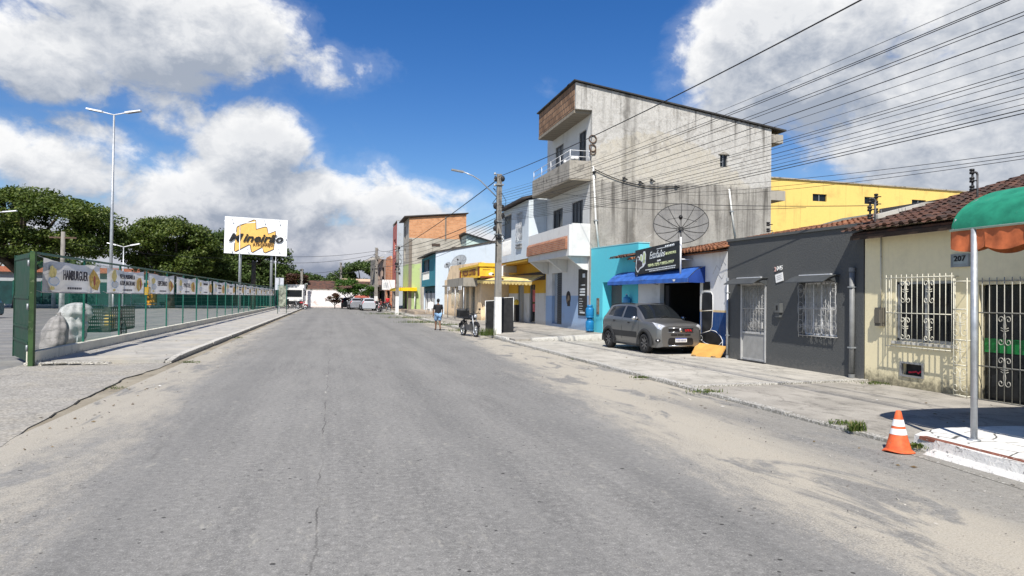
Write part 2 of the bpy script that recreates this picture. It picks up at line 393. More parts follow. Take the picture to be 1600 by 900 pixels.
def leafmat(name, cols, trans=.25):
    m, t, b, pos = newmat(name)
    r = t.node('ShaderNodeNewGeometry').outputs['Random Per Island']
    c = t.mix(t.sm(r, 0, .6), cols[0], cols[1]); c = t.mix(t.sm(r, .75, 1.0), c, cols[2])
    c = t.mix(t.sm(t.noise(pos, .35, 3), .4, .65, 0, .5), c, cols[0])
    t.put(b.inputs['Base Color'], c); b.inputs['Roughness'].default_value = .55; b.inputs['Specular IOR Level'].default_value = .25
    tr = t.node('ShaderNodeBsdfTranslucent'); t.put(tr.inputs[0], t.mix(1, c, (1.3, 1.5, .6), 'MULTIPLY'))
    mx = t.node('ShaderNodeMixShader'); mx.inputs[0].default_value = trans
    t.l.new(b.outputs[0], mx.inputs[1]); t.l.new(tr.outputs[0], mx.inputs[2]); t.l.new(mx.outputs[0], t.n['Material Output'].inputs[0])
    return m
def tilemat(name, c1, c2, c3, lich=.5):
    m, t, b, pos = newmat(name)
    r = t.node('ShaderNodeNewGeometry').outputs['Random Per Island']
    c = t.mix(t.sm(r, .1, .9), c1, c2); n = t.noise(pos, 2.2, 6, .66)
    c = t.mix(t.sm(n, .42, .62, 0, lich), c, c3); c = t.mix(t.sm(t.noise(pos, 14, 4, .7), .55, .72, 0, .55), c, (.03, .026, .022))
    t.put(b.inputs['Base Color'], c); b.inputs['Roughness'].default_value = .88; bump(t, b, t.noise(pos, 50, 4), .4)
    return m
def meshcloth(name, col, fac):
    """open wire mesh: part of the light goes straight through the holes"""
    m, t, b, pos = newmat(name)
    t.put(b.inputs['Base Color'], t.mix(t.noise(pos, 8), col, tuple(q*1.3 for q in col))); b.inputs['Roughness'].default_value = .6
    tr = t.node('ShaderNodeBsdfTransparent'); mx = t.node('ShaderNodeMixShader'); mx.inputs[0].default_value = fac
    t.l.new(b.outputs[0], mx.inputs[1]); t.l.new(tr.outputs[0], mx.inputs[2]); t.l.new(mx.outputs[0], t.n['Material Output'].inputs[0])
    return m

WHITE = flat('white_paint', (.72, .72, .70), .5, var=.06, wear=(.42, .40, .36))
WHITEM = flat('white_metal', (.70, .71, .72), .4, var=.05)
BLACK = flat('black_plastic', (.016, .016, .017), .5, var=.3)
DARKIN = flat('dark_interior', (.03, .03, .032), .8, var=.3)
GALV = flat('galvanised_steel', (.42, .44, .46), .42, .55, var=.12, scale=9)
STEEL = flat('grey_steel', (.30, .32, .33), .45, .3, var=.12)
RUST = flat('rusty_iron', (.10, .065, .045), .8, var=.4, scale=14)
RUBBER = flat('tyre_rubber', (.022, .022, .023), .85, var=.3, scale=20)
WIRE = flat('cable_sheath', (.022, .022, .024), .6, var=.2)
GREENF = flat('green_fence_paint', (.012, .105, .075), .4, var=.18, wear=(.05, .12, .08))
GREENG = flat('green_gate_paint', (.008, .042, .024), .55, var=.3, scale=3, wear=(.04, .065, .04))
GREENP = flat('lighter_green_post_paint', (.032, .068, .022), .6, var=.3, scale=3, wear=(.09, .12, .06))  # post green, lighter and yellower than the gate leaf
TEAL_SCREEN = flat('teal_screen_cloth', (.010, .042, .042), .8, var=.3, scale=1)
GLASS = glass_dark('dark_glass')
SHUTTER = flat('dark_slate_shutter', (.028, .036, .046), .55, var=.2)
ALU = flat('aluminium_frame', (.33, .34, .35), .35, .6, var=.06)
CREAMF = flat('cream_paint_metal', (.62, .60, .50), .5, var=.08, wear=(.35, .3, .22))
GRAYP = flat('grey_primer_metal', (.30, .30, .29), .5, var=.1)
ORANGE = flat('orange_cone_plastic', (.68, .125, .042), .6, var=.22, scale=11, wear=(.34, .13, .09))
REFLW = flat('white_reflective_band', (.78, .78, .77), .45, var=.06, wear=(.55, .52, .48))
ROAD = road_mat()
WALK = concrete('pale_pavement_concrete', (.36, .34, .295), (.47, .445, .39), joints=(2.2, 2.6, .3, .9), amt=.5)
WALKB = concrete('grey_weathered_pavement_concrete', (.275, .257, .225), (.385, .36, .315), amt=.7)
WALKL = concrete('left_pavement_concrete', (.31, .30, .275), (.40, .385, .355), joints=(9, 2.4, 4, .3), amt=.35, sand=.5)
APRON = concrete('exposed_aggregate_apron', (.31, .295, .262), (.395, .375, .335), pebble=True, amt=.3, sand=.6)
LOT = concrete('parking_lot_asphalt', (.155, .155, .152), (.20, .20, .195), amt=.4, sand=.15)
EARTH = concrete('dusty_earth', (.22, .19, .14), (.30, .27, .21), amt=.5)
KERB = plaster('whitewashed_kerb', (.60, .585, .54), (.13, .12, .10), .75, .4, .14, .8, scale=3.5, bmp=.5, bscale=20)
KERBC = plaster('pale_concrete_kerb', (.54, .52, .47), (.14, .13, .11), .6, .4, .12, .8, scale=3, bmp=.5, bscale=20)
BARK = flat('grey_brown_bark', (.085, .07, .055), .9, var=.4, scale=3, bmp=.6, bscale=12)
POLEC = plaster('weathered_concrete_pole', (.24, .225, .20), (.07, .065, .06), .6, .8, .1, .2, scale=2.5, bmp=.4, bands=((1.75, (.74, .73, .70)),))
LEAF_RAIN = leafmat('rain_tree_leaves', ((.042, .068, .014), (.098, .132, .028), (.175, .20, .05)))
LEAF_DARK = leafmat('dark_tree_leaves', ((.036, .062, .016), (.078, .120, .032), (.13, .17, .055)))
LEAF_BR = leafmat('fresh_tree_leaves', ((.030, .070, .010), (.065, .135, .022), (.12, .19, .045)))
LEAF_RED = leafmat('reddish_shrub_leaves', ((.05, .025, .018), (.10, .045, .030), (.06, .07, .02)))
GRASS = leafmat('weed_blades', ((.045, .075, .014), (.085, .125, .026), (.24, .21, .09)), .2)
# ---------------------------------------------------------------- ground, road, pavements
def sheet(name, pts, mat, cut=0):
    mb = MB(); mb.poly(pts); o = mb.build(name, mat); return stru(o)
mb = MB(); mb.poly([(-900, -300, -.012), (900, -300, -.012), (900, 1500, -.012), (-900, 1500, -.012)])
stru(mb.build('ground', EARTH))
KR = [(6.64, -30), (6.64, 30), (6.42, 50), (6.2, 70), (5.5, 90), (5.2, 99)]        # right kerb line
def kx(y):
    for (x0, y0), (x1, y1) in zip(KR, KR[1:]):
        if y <= y1: return x0+(x1-x0)*(y-y0)/(y1-y0)
    return KR[-1][0]
stru(MB().poly([(-3.6, -30, 0)]+[(x, y, 0) for x, y in KR]+[(9, 99.5, 0), (9, 106, 0), (-40, 106, 0), (-40, 99.5, 0), (-3.6, 99.5, 0)]).build('road', ROAD))
# left: apron of the driveway, then a raised pavement with kerb
ap = [(-3.35, -30), (-3.45, 4), (-3.54, 8.7), (-3.7, 10.2), (-3.86, 12.2), (-4.02, 15.3), (-3.85, 17.2), (-3.86, 18.45)]
rr = random.Random(3); apx = []
for (x0, y0), (x1, y1) in zip(ap, ap[1:]):
    k = max(1, int(abs(y1-y0)/.35))
    for i in range(k): apx.append((x0+(x1-x0)*i/k+rr.uniform(-.03, .03), y0+(y1-y0)*i/k))
apx.append(ap[-1])
stru(MB().prism([(x, y, -.01) for x, y in apx]+[(-7.0, 18.45, -.01), (-7.0, -30, -.01)], (0, 0, .014)).build('driveway_apron', APRON))
# the broken seam: thin dark strips laid between apron and road
mb = MB()
for (x0, y0), (x1, y1) in zip(apx, apx[1:]):
    if 8 < y0 < 17.5 and rr.random() < (.7 if 12 < y0 < 16 else .25): wq = rr.uniform(.004, .030); mb.poly([(x0-.005, y0, .006), (x0+wq, y0, .006), (x1+wq, y1, .006), (x1-.005, y1, .006)])
stru(mb.build('road_edge_gap', flat('dark_grit', (.045, .042, .036), .95, var=.4, scale=20)))
stru(MB().prism([(-4.0, 18.45, -.01), (-4.0, 99, -.01), (-7.0, 99, -.01), (-7.0, 18.45, -.01)], (0, 0, .10)).build('left_pavement', WALKL))
mb = MB(); y = 18.45
while y < 99:
    L = rr.uniform(.9, 1.1); j = rr.uniform(-.012, .012)
    if y < 20: mb.hexa([(-4.05, y, 0), (-3.86, y, 0), (-3.86+j, y+L-.02, 0), (-4.0, y+L-.02, 0), (-4.0, y, .06+.05*(y > 19)), (-3.86, y, .05+.05*(y > 19)), (-3.86+j, y+L-.02, .115), (-4.0, y+L-.02, .12)])
    else: mb.box(-4.05, -3.86+j, y, y+L-.02, 0, .118+j)
    y += L
stru(mb.build('left_kerb', KERBC))
stru(MB().poly([(-60, 12, .0), (-7.0, 12, .0), (-7.0, 99, .0), (-60, 99, .0)]).build('parking_lot', LOT))
mb = MB()
for i in range(9): mb.box(-18.5, -14, 24+i*2.6, 24.1+i*2.6, .0, .004); mb.box(-32, -27.5, 24+i*2.6, 24.1+i*2.6, .0, .004)
for yy, xa in ((17.7, -11), (18.6, -14), (20.6, -12.5), (23.4, -14)): mb.box(xa-6, xa+3.4, yy, yy+.12, .0, .004)
stru(mb.build('parking_markings', flat('faded_bay_paint', (.42, .41, .38), .85, wear=(.2, .2, .19))))
# right: pavement of the near houses, pavement of the workshop, raised pavement beyond
def slab(name, pts, ztop, mat):
    """pts run round the outline, ztop(x) gives the cross fall"""
    mb = MB(); n = len(pts); top = [(x, y, ztop(x)) for x, y in pts]; bot = [(x, y, -.01) for x, y in pts]
    mb.add(top+bot, [list(range(n)), list(range(2*n-1, n-1, -1))]+[(i, n+i, n+(i+1) % n, (i+1) % n) for i in range(n)])
    return stru(mb.build(name, mat))
slab('near_pavement', [(6.66, 6.4), (6.66, 11.9), (11.6, 12.28), (11.6, -12), (8.4, -12)], lambda x: .028, WALKB)
slab('workshop_pavement', [(6.66, 11.9), (6.66, 25.2), (11.6, 25.9), (11.6, 12.28)], lambda x: .055, WALK)
slab('raised_pavement', [(6.72, 25.2), (6.72, 30), (6.5, 50), (6.28, 70), (5.6, 90), (5.3, 98.5), (9, 98.5), (13, 60), (13, 26.0)], lambda x: min(.34, .13+.05*max(0, x-6.7)), WALKB)
mb = MB(); mb.hexa([(7.35, 25.12, .05), (11.0, 25.62, .05), (11.0, 25.75, .05), (7.35, 25.25, .05), (7.35, 25.12, .175), (11.0, 25.62, .33), (11.0, 25.78, .335), (7.35, 25.27, .18)])
stru(mb.build('white_step_edge', KERB))
mb = MB(); mb.hexa([(6.66, 11.80, .02), (11.0, 12.14, .02), (11.0, 12.30, .02), (6.66, 11.95, .02), (6.66, 11.80, .066), (11.0, 12.14, .066), (11.0, 12.30, .066), (6.66, 11.95, .066)])
stru(mb.build('white_dividing_strip', KERB))
mb = MB(); y = 6.75
while y < 98:
    L = rr.uniform(.85, 1.2); a = rr.uniform(-.012, .012); x = kx(y); x2 = kx(y+L); zt = .045 if y < 12 else .072 if y < 25 else .15
    zt += rr.uniform(-.012, .012)
    if rr.random() > .06: mb.hexa([(x-.12, y, -.01), (x+.03, y, -.01), (x2+.03, y+L-.015, -.01), (x2-.12, y+L-.015, -.01), (x-.115+a, y, zt), (x+.025, y, zt), (x2+.025, y+L-.015, zt+a*.5), (x2-.115+a, y+L-.015, zt+a*.5)])
    y += L
stru(mb.build('right_kerb', KERB))
# whitewashed crazy-paved block under the awning, with a red-brown painted edge
CRAZY, t_, b_, p_ = newmat('whitewashed_crazy_paving')
e_ = t_.voro(t_.vmath('ADD', p_, t_.vmath('SCALE', t_.noise(p_, 2, 2, col=True), sc=.15)), 2.3, 'DISTANCE_TO_EDGE')
jn = t_.math('MULTIPLY', t_.sm(e_, .008, .03, 1, 0), t_.sm(t_.noise(p_, 3, 3), .38, .55))
c_ = t_.mix(t_.sm(t_.noise(p_, 5, 5, .7), .5, .75, 0, .5), (.70, .69, .66), (.45, .43, .39))
t_.put(b_.inputs['Base Color'], t_.mix(jn, c_, (.10, .095, .085))); b_.inputs['Roughness'].default_value = .85
bump(t_, b_, t_.math('MULTIPLY_ADD', jn, -1.5, t_.noise(p_, 30, 4)), .5, .012)
BROKEN, t_, b_, p_ = newmat('broken_whitewashed_stone')
n_ = t_.noise(p_, 11, 6, .75, .8)
t_.put(b_.inputs['Base Color'], t_.mix(t_.sm(n_, .57, .66), (.68, .67, .64), (.13, .12, .11))); b_.inputs['Roughness'].default_value = .9
bump(t_, b_, n_, .7, .04)
blk = [(6.66, 6.62), (6.9, 6.75), (7.35, 6.9), (8.3, 6.85), (9.4, 6.6), (9.4, -2), (6.3, -2), (6.52, 5.6)]
mb = MB(); n = len(blk); top = [(x, y, .15) for x, y in blk]; bot = [(x-.03*(x < 7), y, -.005) for x, y in blk]
mb.add(top, [range(n)], 0); mb.add(top+bot, [(i, n+i, n+(i+1) % n, (i+1) % n) for i in range(n)], 1)
stru(mb.build('whitewashed_pavement_block', [CRAZY, BROKEN]))
mb = MB(); mb.hexa([(6.62, 6.52, .12), (6.70, 6.50, .12), (6.36, -2, .12), (6.27, -2, .12), (6.625, 6.52, .156), (6.71, 6.50, .156), (6.37, -2, .156), (6.285, -2, .156)])
stru(mb.build('red_painted_edge', flat('red_brown_floor_paint', (.20, .075, .05), .8, var=.25, wear=(.6, .58, .54))))
mb = MB(); mb.hexa([(6.45, 6.3, 0), (6.62, 6.3, 0), (6.3, -2, 0), (6.1, -2, 0), (6.5, 6.25, .05), (6.62, 6.3, .05), (6.3, -2, .05), (6.16, -2, .05)])
stru(mb.build('white_footing', BROKEN))
stru(MB().poly([(6.28, 6.35, .004), (6.34, 6.35, .004), (6.16, 4.6, .004), (6.11, 4.6, .004)]).build('painted_road_line', KERB))
# ================================================================ near houses on the right
TILE_D = tilemat('dark_aged_clay_tiles', (.085, .042, .030), (.14, .068, .045), (.040, .033, .029), .8)
TILE_O = tilemat('orange_clay_tiles', (.24, .095, .045), (.36, .155, .075), (.10, .07, .05), .6)
def tile_roof(mb, o, across, down, n_across, n_rows, tw=.21, rl=.36, amp=.045, seed=1, m=0):
    """barrel-tile roof: o = lower left corner of the eave, across = unit vector along the eave, down = unit vector down the slope; each tile its own island"""
    r = random.Random(seed); o = Vector(o); ac = Vector(across).normalized(); dn = Vector(down).normalized(); nn = ac.cross(dn).normalized()
    if nn.z < 0: nn = -nn
    for i in range(n_across):
        for j in range(n_rows):
            a0 = i*tw+r.uniform(-.008, .008); s0 = -(j*rl)+r.uniform(0, .04); s1 = s0-rl-.07; lift = r.uniform(0, .012); tilt = r.uniform(-.01, .01)
            for kind in (0, 1):                                                       # cover tile, then channel tile between
                vs = []; K = 5; wd = tw*.62
                for e, sl, up in ((0, s0, .028), (1, s1, .0)):
                    for q in range(K):
                        th = pi*q/(K-1); uu = -cos(th)*wd/2*(1-.12*e); hh = sin(th)*amp*(1 if kind == 0 else -.7)
                        vs.append(o+ac*(a0+kind*tw/2+uu+tilt*e)+dn*sl+nn*(hh+up+lift+(.022 if kind == 0 else .012)))
                mb.add(vs, [(q, q+1, K+q+1, K+q) for q in range(K-1)]+([(0, 1, 2, 3, 4)] if kind == 0 else []), m, True)
def grille(name, parent, X, y0, y1, z0, z1, n, mat, depth=.14, cross=(), scroll=(), r=.008):
    """welded bar grille standing off a wall on plane x = X; bars between y0 and y1"""
    mb = MB(); xf = X-depth
    for i in range(n+1): y = y0+(y1-y0)*i/n; mb.tube([(xf, y, z0-.03), (xf, y, z1+.06)], r, 4)
    for z in (z0, z1)+tuple(cross): mb.tube([(xf, y0, z), (xf, y1, z)], r*1.2, 4)
    if depth > .05:
        for y in (y0, y1):
            for z in (z0, (z0+z1)/2, z1): mb.tube([(xf, y, z), (X+.01, y, z)], r, 4)
            mb.tube([(X-depth*.5, y, z0), (X-depth*.5, y, z1)], r, 4)
    o = mb.build(name, mat, parent)
    if scroll:
        sb = MB()
        for yc, zc, h in scroll: scrollwork(sb, xf-.002, yc, zc, h, .15, .008)
        sb.build('scrollwork', mat, o)
    return o
def scrollwork(mb, x, yc, zc, h, w=.085, r=.006):
    for sg in (-1, 1):
        for up in (-1, 1):
            pts = []
            for k in range(15):
                t = k/14; a = t*2.1*pi; rad = w*.42*(1-.72*t)
                pts.append((x, yc+sg*(w*.50-rad*cos(a)*.9-w*.05), zc+up*(h*.5-w*.42+rad*sin(a))))
            mb.tube([(x, yc+sg*.006, zc)]+[(x, yc+sg*.02, zc+up*h*.18), (x, yc+sg*w*.06, zc+up*(h*.3))]+pts, r, 4)
    mb.tube([(x, yc, zc-h*.5), (x, yc, zc+h*.5)], r, 4)
    for z in (zc-.02, zc+.02): mb.tube([(x, yc-w*.45, z+.03), (x, yc, z), (x, yc+w*.45, z+.03)], r, 4)

# ---------------- cream house
CREAM = plaster('cream_render', (.84, .745, .49), (.055, .052, .042), .14, .2, .40, .8, z0=.0, bmp=.15)
H = thing('cream_house', 'low cream house with dark tiled roof, white window grille and a barred glass door', 'house', (11, 12.2, 0))
def part(mb, name, mats, root=None, parent=None, **p):
    o = mb.build(name, mats, None, **p); par = parent or root
    if par is None: return o
    o.parent = par; top = par
    while top.parent: top = top.parent
    if par is top: o.location = -top.location if top.type == 'EMPTY' else (0, 0, 0)
    return o
def ptext(root, *a, parent=None, **k):
    o = text(*a, parent=None, **k); par = parent or root; o.parent = par
    o.location = -root.location if par is root else (0, 0, 0)
    return o
def pgrille(root, *a, **k):
    o = grille(a[0], None, *a[1:], **k); o.parent = root; o.location = -root.location; return o
Yc = 12.24
mb = MB()
mb.wall((11, Yc), (11, -3), 0, 3.28, [(Yc-11.40, Yc-10.05, .94, 2.13), (Yc-11.25, Yc-10.75, .27, .51), (Yc-9.57, Yc-6.4, .03, 2.04)], .16, side=1)
mb.wall((11.16, -2.9), (17, -2.9), 0, 3.2, [], .16, side=1); mb.wall((17, -3), (17, Yc), 0, 4.9, [], .16, side=1)
part(mb, 'wall', CREAM, H)
mb = MB(); mb.wall((11.16, Yc-.001), (17, Yc-.001), 0, lambda u: 3.25+u*.295, [], .15, side=-1)
part(mb, 'gable_wall', plaster('grey_gable_render', (.30, .29, .27), amt=.5), H)
mb = MB(); dn = Vector((-1, 0, -.295)).normalized()
tile_roof(mb, (10.62, -3.0, 3.20), (0, 1, 0), dn, 74, 19, seed=4)
mb.hexa([(10.72, -3, 3.12), (17.2, -3, 5.02), (17.2, 12.3, 5.02), (10.72, 12.3, 3.12), (10.72, -3, 3.17), (17.2, -3, 5.07), (17.2, 12.3, 5.07), (10.72, 12.3, 3.17)])
part(mb, 'roof', TILE_D, H, fix=False)
mb = MB()
mb.hexa([(10.66, -3, 3.02), (10.999, -3, 3.10), (10.999, 12.29, 3.10), (10.66, 12.29, 3.02), (10.66, -3, 3.11), (10.999, -3, 3.20), (10.999, 12.29, 3.20), (10.66, 12.29, 3.11)])
part(mb, 'soffit', flat('shaded_eave_brown', (.05, .032, .022), .8, var=.3), H)  # dark board standing in for the shade under the eave
mb = MB(); mb.box(15.6, 15.9, 2.0, 10.4, 4.4, 5.30); part(mb, 'parapet', plaster('black_stained_parapet', (.26, .25, .23), (.05, .05, .045), .7, .9), H)
mb = MB(); mb.box(11.08, 11.10, 10.06, 11.39, .95, 2.12); win = part(mb, 'window', GLASS, H)
mb = MB()
for y in (10.07, 10.70, 11.36): mb.box(11.02, 11.075, y-.025, y+.025, .95, 2.12)
for z in (.965, 2.105): mb.box(11.02, 11.075, 10.05, 11.40, z-.03, z+.03)
part(mb, 'frame', ALU, parent=win)
mb = MB(); mb.box(10.95, 11.08, 9.98, 11.47, .88, .935); part(mb, 'sill', KERB, parent=win)
pgrille(H, 'window_grille', 11, 9.98, 11.50, .84, 2.20, 12, CREAMF, .15, (1.50,), ((11.02, 1.92, .44), (10.47, 1.92, .44), (11.02, 1.20, .44), (10.47, 1.20, .44)))
mb = MB(); mb.box(11.10, 11.12, 10.76, 11.24, .28, .50); vt = part(mb, 'vent', DARKIN, H)
mb = MB()
for y in (10.735, 11.265): mb.box(10.975, 11.03, y-.022, y+.022, .245, .535)
for z in (.26, .52): mb.box(10.975, 11.03, 10.757, 11.243, z-.018, z+.018)
part(mb, 'frame', ALU, parent=vt)
mb = MB(); mb.tube([(11.02, 11.1, .33), (11.06, 10.95, .36), (11.0, 10.85, .34), (11.03, 10.78, .40)], .018, 5); part(mb, 'red_cloth', flat('red_cloth', (.45, .02, .05), .8), parent=vt)
mb = MB(); mb.box(11.11, 11.13, 6.5, 9.55, .03, 2.02); dr = part(mb, 'glass_door', GLASS, H)
mb = MB(); mb.box(11.10, 11.108, 6.5, 9.55, .86, 1.10); part(mb, 'green_band', flat('green_film', (.010, .19, .045), .4), parent=dr)
pgrille(H, 'door_grille', 11, 6.6, 9.60, .04, 2.10, 22, flat('shaded_cream_bars', (.34, .33, .29), .5), .05, (.62, 1.55), [(9.05-.62*k, 1.25, .5) for k in range(4)]+[(9.05-.62*k, .55, .5) for k in range(4)], r=.009)  # cream bars greyed down: the shade over the door is in their colour
mb = MB()
for y in (9.66, 9.93): mb.tube([(10.84, y, .03), (10.84, y, 2.16)], .011, 4)
for z in (.06, .6, 1.05, 1.6, 2.1): mb.tube([(10.84, 9.66, z), (10.84, 9.93, z)], .011, 4)
for y in (9.66, 9.93):
    for z in (.06, 1.05, 2.1): mb.tube([(10.84, y, z), (11.01, y, z)], .009, 4)
for z in (.34, .85, 1.33): scrollwork(mb, 10.838, 9.795, z, .44, .2)
part(mb, 'side_grille', CREAMF, H)
mb = MB(); mb.box(10.9, 11, 11.68, 11.86, 1.22, 1.60); mb.box(10.87, 10.9, 11.70, 11.84, 1.28, 1.56)
mt = part(mb, 'meter_box', plaster('grey_brown_meter_box', (.13, .12, .10), amt=.5), H)
mb = MB(); mb.tube([(10.97, 11.77, 1.6), (10.97, 11.77, 3.15)], .016, 5); part(mb, 'conduit', CREAMF, parent=mt)
SG = thing('house_number_plate', 'small grey plate reading 207 on the cream wall beside the awning', 'sign', (10.97, 9.92, 2.5))
mb = MB(); mb.box(10.965, 10.997, 9.74, 10.10, 2.37, 2.60); part(mb, 'plate', flat('grey_green_enamel', (.34, .39, .38), .4), SG)
mb = MB()
for y in (9.75, 10.09): mb.box(10.955, 10.965, y-.012, y+.012, 2.365, 2.605)
for z in (2.377, 2.593): mb.box(10.955, 10.965, 9.762, 10.078, z-.01, z+.01)
mb.box(10.96, 10.965, 9.79, 10.05, 2.405, 2.42); part(mb, 'rim', STEEL, SG)
ptext(SG, 'number', '207', BLACK, origin=(10.963, 10.04, 2.475), right=(0, -1, 0), up=(0, 0, 1), height=.095, width=.24, bold=.02)
# insulator brackets on the cream house roof
def bracket(x, y, z, h, label, hook=True):
    mb = MB(); mb.tube([(x, y, z-.25), (x, y, z+h)], .020, 6)
    if hook: mb.tube([(x, y, z+h)]+[(x-.065+.065*cos(a), y, z+h+.065*sin(a)) for a in [k*pi/6 for k in range(7)]]+[(x-.13, y, z+h-.3)], .022, 5)
    o = part(mb, 'service_mast', flat('dark_steel_mast', (.08, .08, .085), .5)); tag(o, label, 'service mast', 'service masts on the tiled roofs'); o.location = (0, 0, 0)
    ib = MB()
    for k in range(3): ib.lathe([(.0, 0), (.045, .01), (.045, .05), (.025, .06), (.045, .07), (.045, .11), (0, .12)], (x-.14, y, z+.03+k*.17), 8); ib.tube([(x, y, z+.08+k*.17), (x-.14, y, z+.08+k*.17)], .012, 4)
    ib.build('insulators', BLACK, o)
    return o
bracket(11.05, 12.02, 3.42, .42, 'black hooked service mast standing at the corner eave of the cream house')
bracket(12.6, 11.0, 3.95, .36, 'pale service mast higher up on the dark tiled roof')

# ---------------- grey house
GREY = plaster('slate_grey_textured_render', (.094, .098, .098), (.15, .145, .135), .25, .2, .35, .6, bmp=.9, bscale=22)
H = thing('grey_house', 'small dark grey rendered house with a white barred door and window under little canopies', 'house', (11, 17.4, 0))
Y0, Y1 = 17.52, 12.28
mb = MB()
mb.wall((11, Y0), (11, Y1), .03, lambda u: 3.40-.05*u/5.2, [(Y0-16.84, Y0-15.70, .06, 2.20), (Y0-14.27, Y0-13.08, .90, 2.17)], .15, side=1)
mb.wall((11.15, Y0-.01), (16.5, Y0-.01), 0, 3.3, [], .14, side=-1); mb.wall((16.4, Y1), (16.4, Y0), 0, 4.6, [], .14, side=1)
part(mb, 'wall', GREY, H)
mb = MB(); mb.hexa([(10.96, Y1, 3.352), (11.19, Y1, 3.352), (11.19, Y0, 3.402), (10.96, Y0, 3.402), (10.96, Y1, 3.42), (11.19, Y1, 3.42), (11.19, Y0, 3.47), (10.96, Y0, 3.47)])
part(mb, 'coping', plaster('grey_coping', (.10, .105, .105), amt=.5), H)
mb = MB(); tile_roof(mb, (11.3, Y1+.05, 3.30), (0, 1, 0), Vector((-1, 0, -.22)).normalized(), 25, 14, seed=9, m=0)
mb.hexa([(11.2, Y1+.02, 3.24), (16.5, Y1+.02, 4.42), (16.5, Y0, 4.42), (11.2, Y0, 3.24), (11.2, Y1+.02, 3.28), (16.5, Y1+.02, 4.46), (16.5, Y0, 4.46), (11.2, Y0, 3.28)])
part(mb, 'roof', TILE_O, H, fix=False)
mb = MB()
mb.prism([(11.4, 12.32, 3.42), (13.2, 12.32, 3.42), (13.2, 12.32, 3.98), (12.7, 12.32, 3.95), (11.4, 12.32, 3.62)], (0, .14, 0)); part(mb, 'gable_upstand', plaster('mossy_white_upstand', (.5, .48, .43), (.1, .09, .07), .8, .6), H)
def window_panel(mb, y0, y1, z0, z1, x=11.10): mb.box(x, x+.02, y0, y1, z0, z1)
mb = MB(); window_panel(mb, 13.09, 14.26, .91, 2.16); wn = part(mb, 'window', flat('white_window_louvre', (.30, .30, .29), .5), H)
mb = MB()
for k in range(5): y = 13.10+k*.285; mb.box(11.085, 11.10, y, y+.03, .92, 2.15)
mb.box(11.085, 11.10, 13.1, 14.25, .91, .95); mb.box(11.085, 11.10, 13.1, 14.25, 2.12, 2.16); part(mb, 'frame', WHITEM, parent=wn)
GRW = flat('dull_white_bars', (.43, .43, .42), .5, wear=(.35, .33, .3))
def fancy(name, root, X, y0, y1, z0, z1, nb, nx, nz, mat):
    mb = MB()
    for i in range(nb+1): y = y0+(y1-y0)*i/nb; mb.tube([(X, y, z0-.05), (X, y, z1+.02)], .008, 4)
    for z in (z0, (z0+z1)/2, z1): mb.tube([(X, y0, z), (X, y1, z)], .010, 4)
    for y in (y0, y1):
        for z in (z0, z1): mb.tube([(X, y, z), (11.02, y, z)], .008, 4)
    o = part(mb, name, mat, root)
    sb = MB()
    for i in range(nx):
        for j in range(nz): scrollwork(sb, X-.004, y0+(y1-y0)*(i+.5)/nx, z0+(z1-z0)*(j+.5)/nz, (z1-z0)/nz*.86, (y1-y0)/nx*.85, .004)
    sb.build('scrollwork', mat, o)
    return o
fancy('window_grille', H, 10.93, 13.05, 14.30, .90, 2.18, 8, 3, 3, GRW)
mb = MB(); mb.box(11.08, 11.11, 15.72, 16.82, .10, 2.18); dr = part(mb, 'door', flat('pale_door_backing', (.27, .27, .26), .55), H)
mb = MB(); mb.box(11.02, 11.06, 15.76, 16.80, .14, .82); part(mb, 'kick_panel', GRAYP, parent=dr)
mb = MB()
for y in (15.72, 16.81): mb.box(10.985, 11.07, y-.03, y+.03, .05, 2.19)
for z in (.12, .84, 2.17): mb.box(11.0, 11.06, 15.74, 16.79, z-.025, z+.025)
mb.box(10.95, 10.985, 15.80, 15.84, .98, 1.14); part(mb, 'frame', GRW, parent=dr)
fancy('door_grille', H, 11.01, 15.76, 16.78, .86, 2.14, 8, 2, 3, GRW)
mb = MB(); mb.box(10.92, 11.14, 15.68, 16.88, .028, .085); part(mb, 'threshold', DARKIN, H)
CAN = flat('grey_canopy_sheet', (.065, .07, .072), .5)
for nm, a, b, lab in (('door_canopy', 15.62, 16.98, 'dark grey sheet canopy with white edge above the barred door of the grey house'), ('window_canopy', 12.98, 14.32, 'dark grey sheet canopy with white edge above the barred window of the grey house')):
    mb = MB(); cs = [(11.0, 2.33), (10.85, 2.325), (10.70, 2.27), (10.54, 2.17)]
    mb.prism([(x, a, z) for x, z in cs]+[(x, a, z-.02) for x, z in cs[::-1]], (0, b-a, 0))
    for y in (a+.05, b-.05): mb.prism([(11, y-.012, 2.30), (10.72, y-.012, 2.24), (11, y-.012, 2.12)], (0, .024, 0))
    o = tag(part(mb, 'canopy', CAN), lab, 'canopy', 'canopies on the grey house')
    mb = MB(); mb.box(10.94, 10.998, a+.25, b, 2.332, 2.352); mb.build('edge_strip', WHITEM, o)
mb = MB(); mb.box(10.9, 11, 15.0, 15.2, 1.42, 1.66); mb.box(10.93, 11, 15.05, 15.2, 1.30, 1.42); mt = part(mb, 'meter_box', flat('grey_painted_box', (.10, .105, .105), .6), H)
mb = MB(); mb.box(10.894, 10.9, 15.07, 15.14, 1.48, 1.60); part(mb, 'meter_window', BLACK, parent=mt)
ptext(H, 'house_number', '2', flat('pinkish_numeral', (.55, .35, .32), .5), origin=(10.99, 15.34, 2.475), right=(0, -1, 0), up=(0, 0, 1), height=.11, bold=.02)
ptext(H, 'house_number', '045', WHITE, origin=(10.99, 15.24, 2.49), right=(0, -1, .06), up=(0, 0, 1), height=.11, bold=.02)
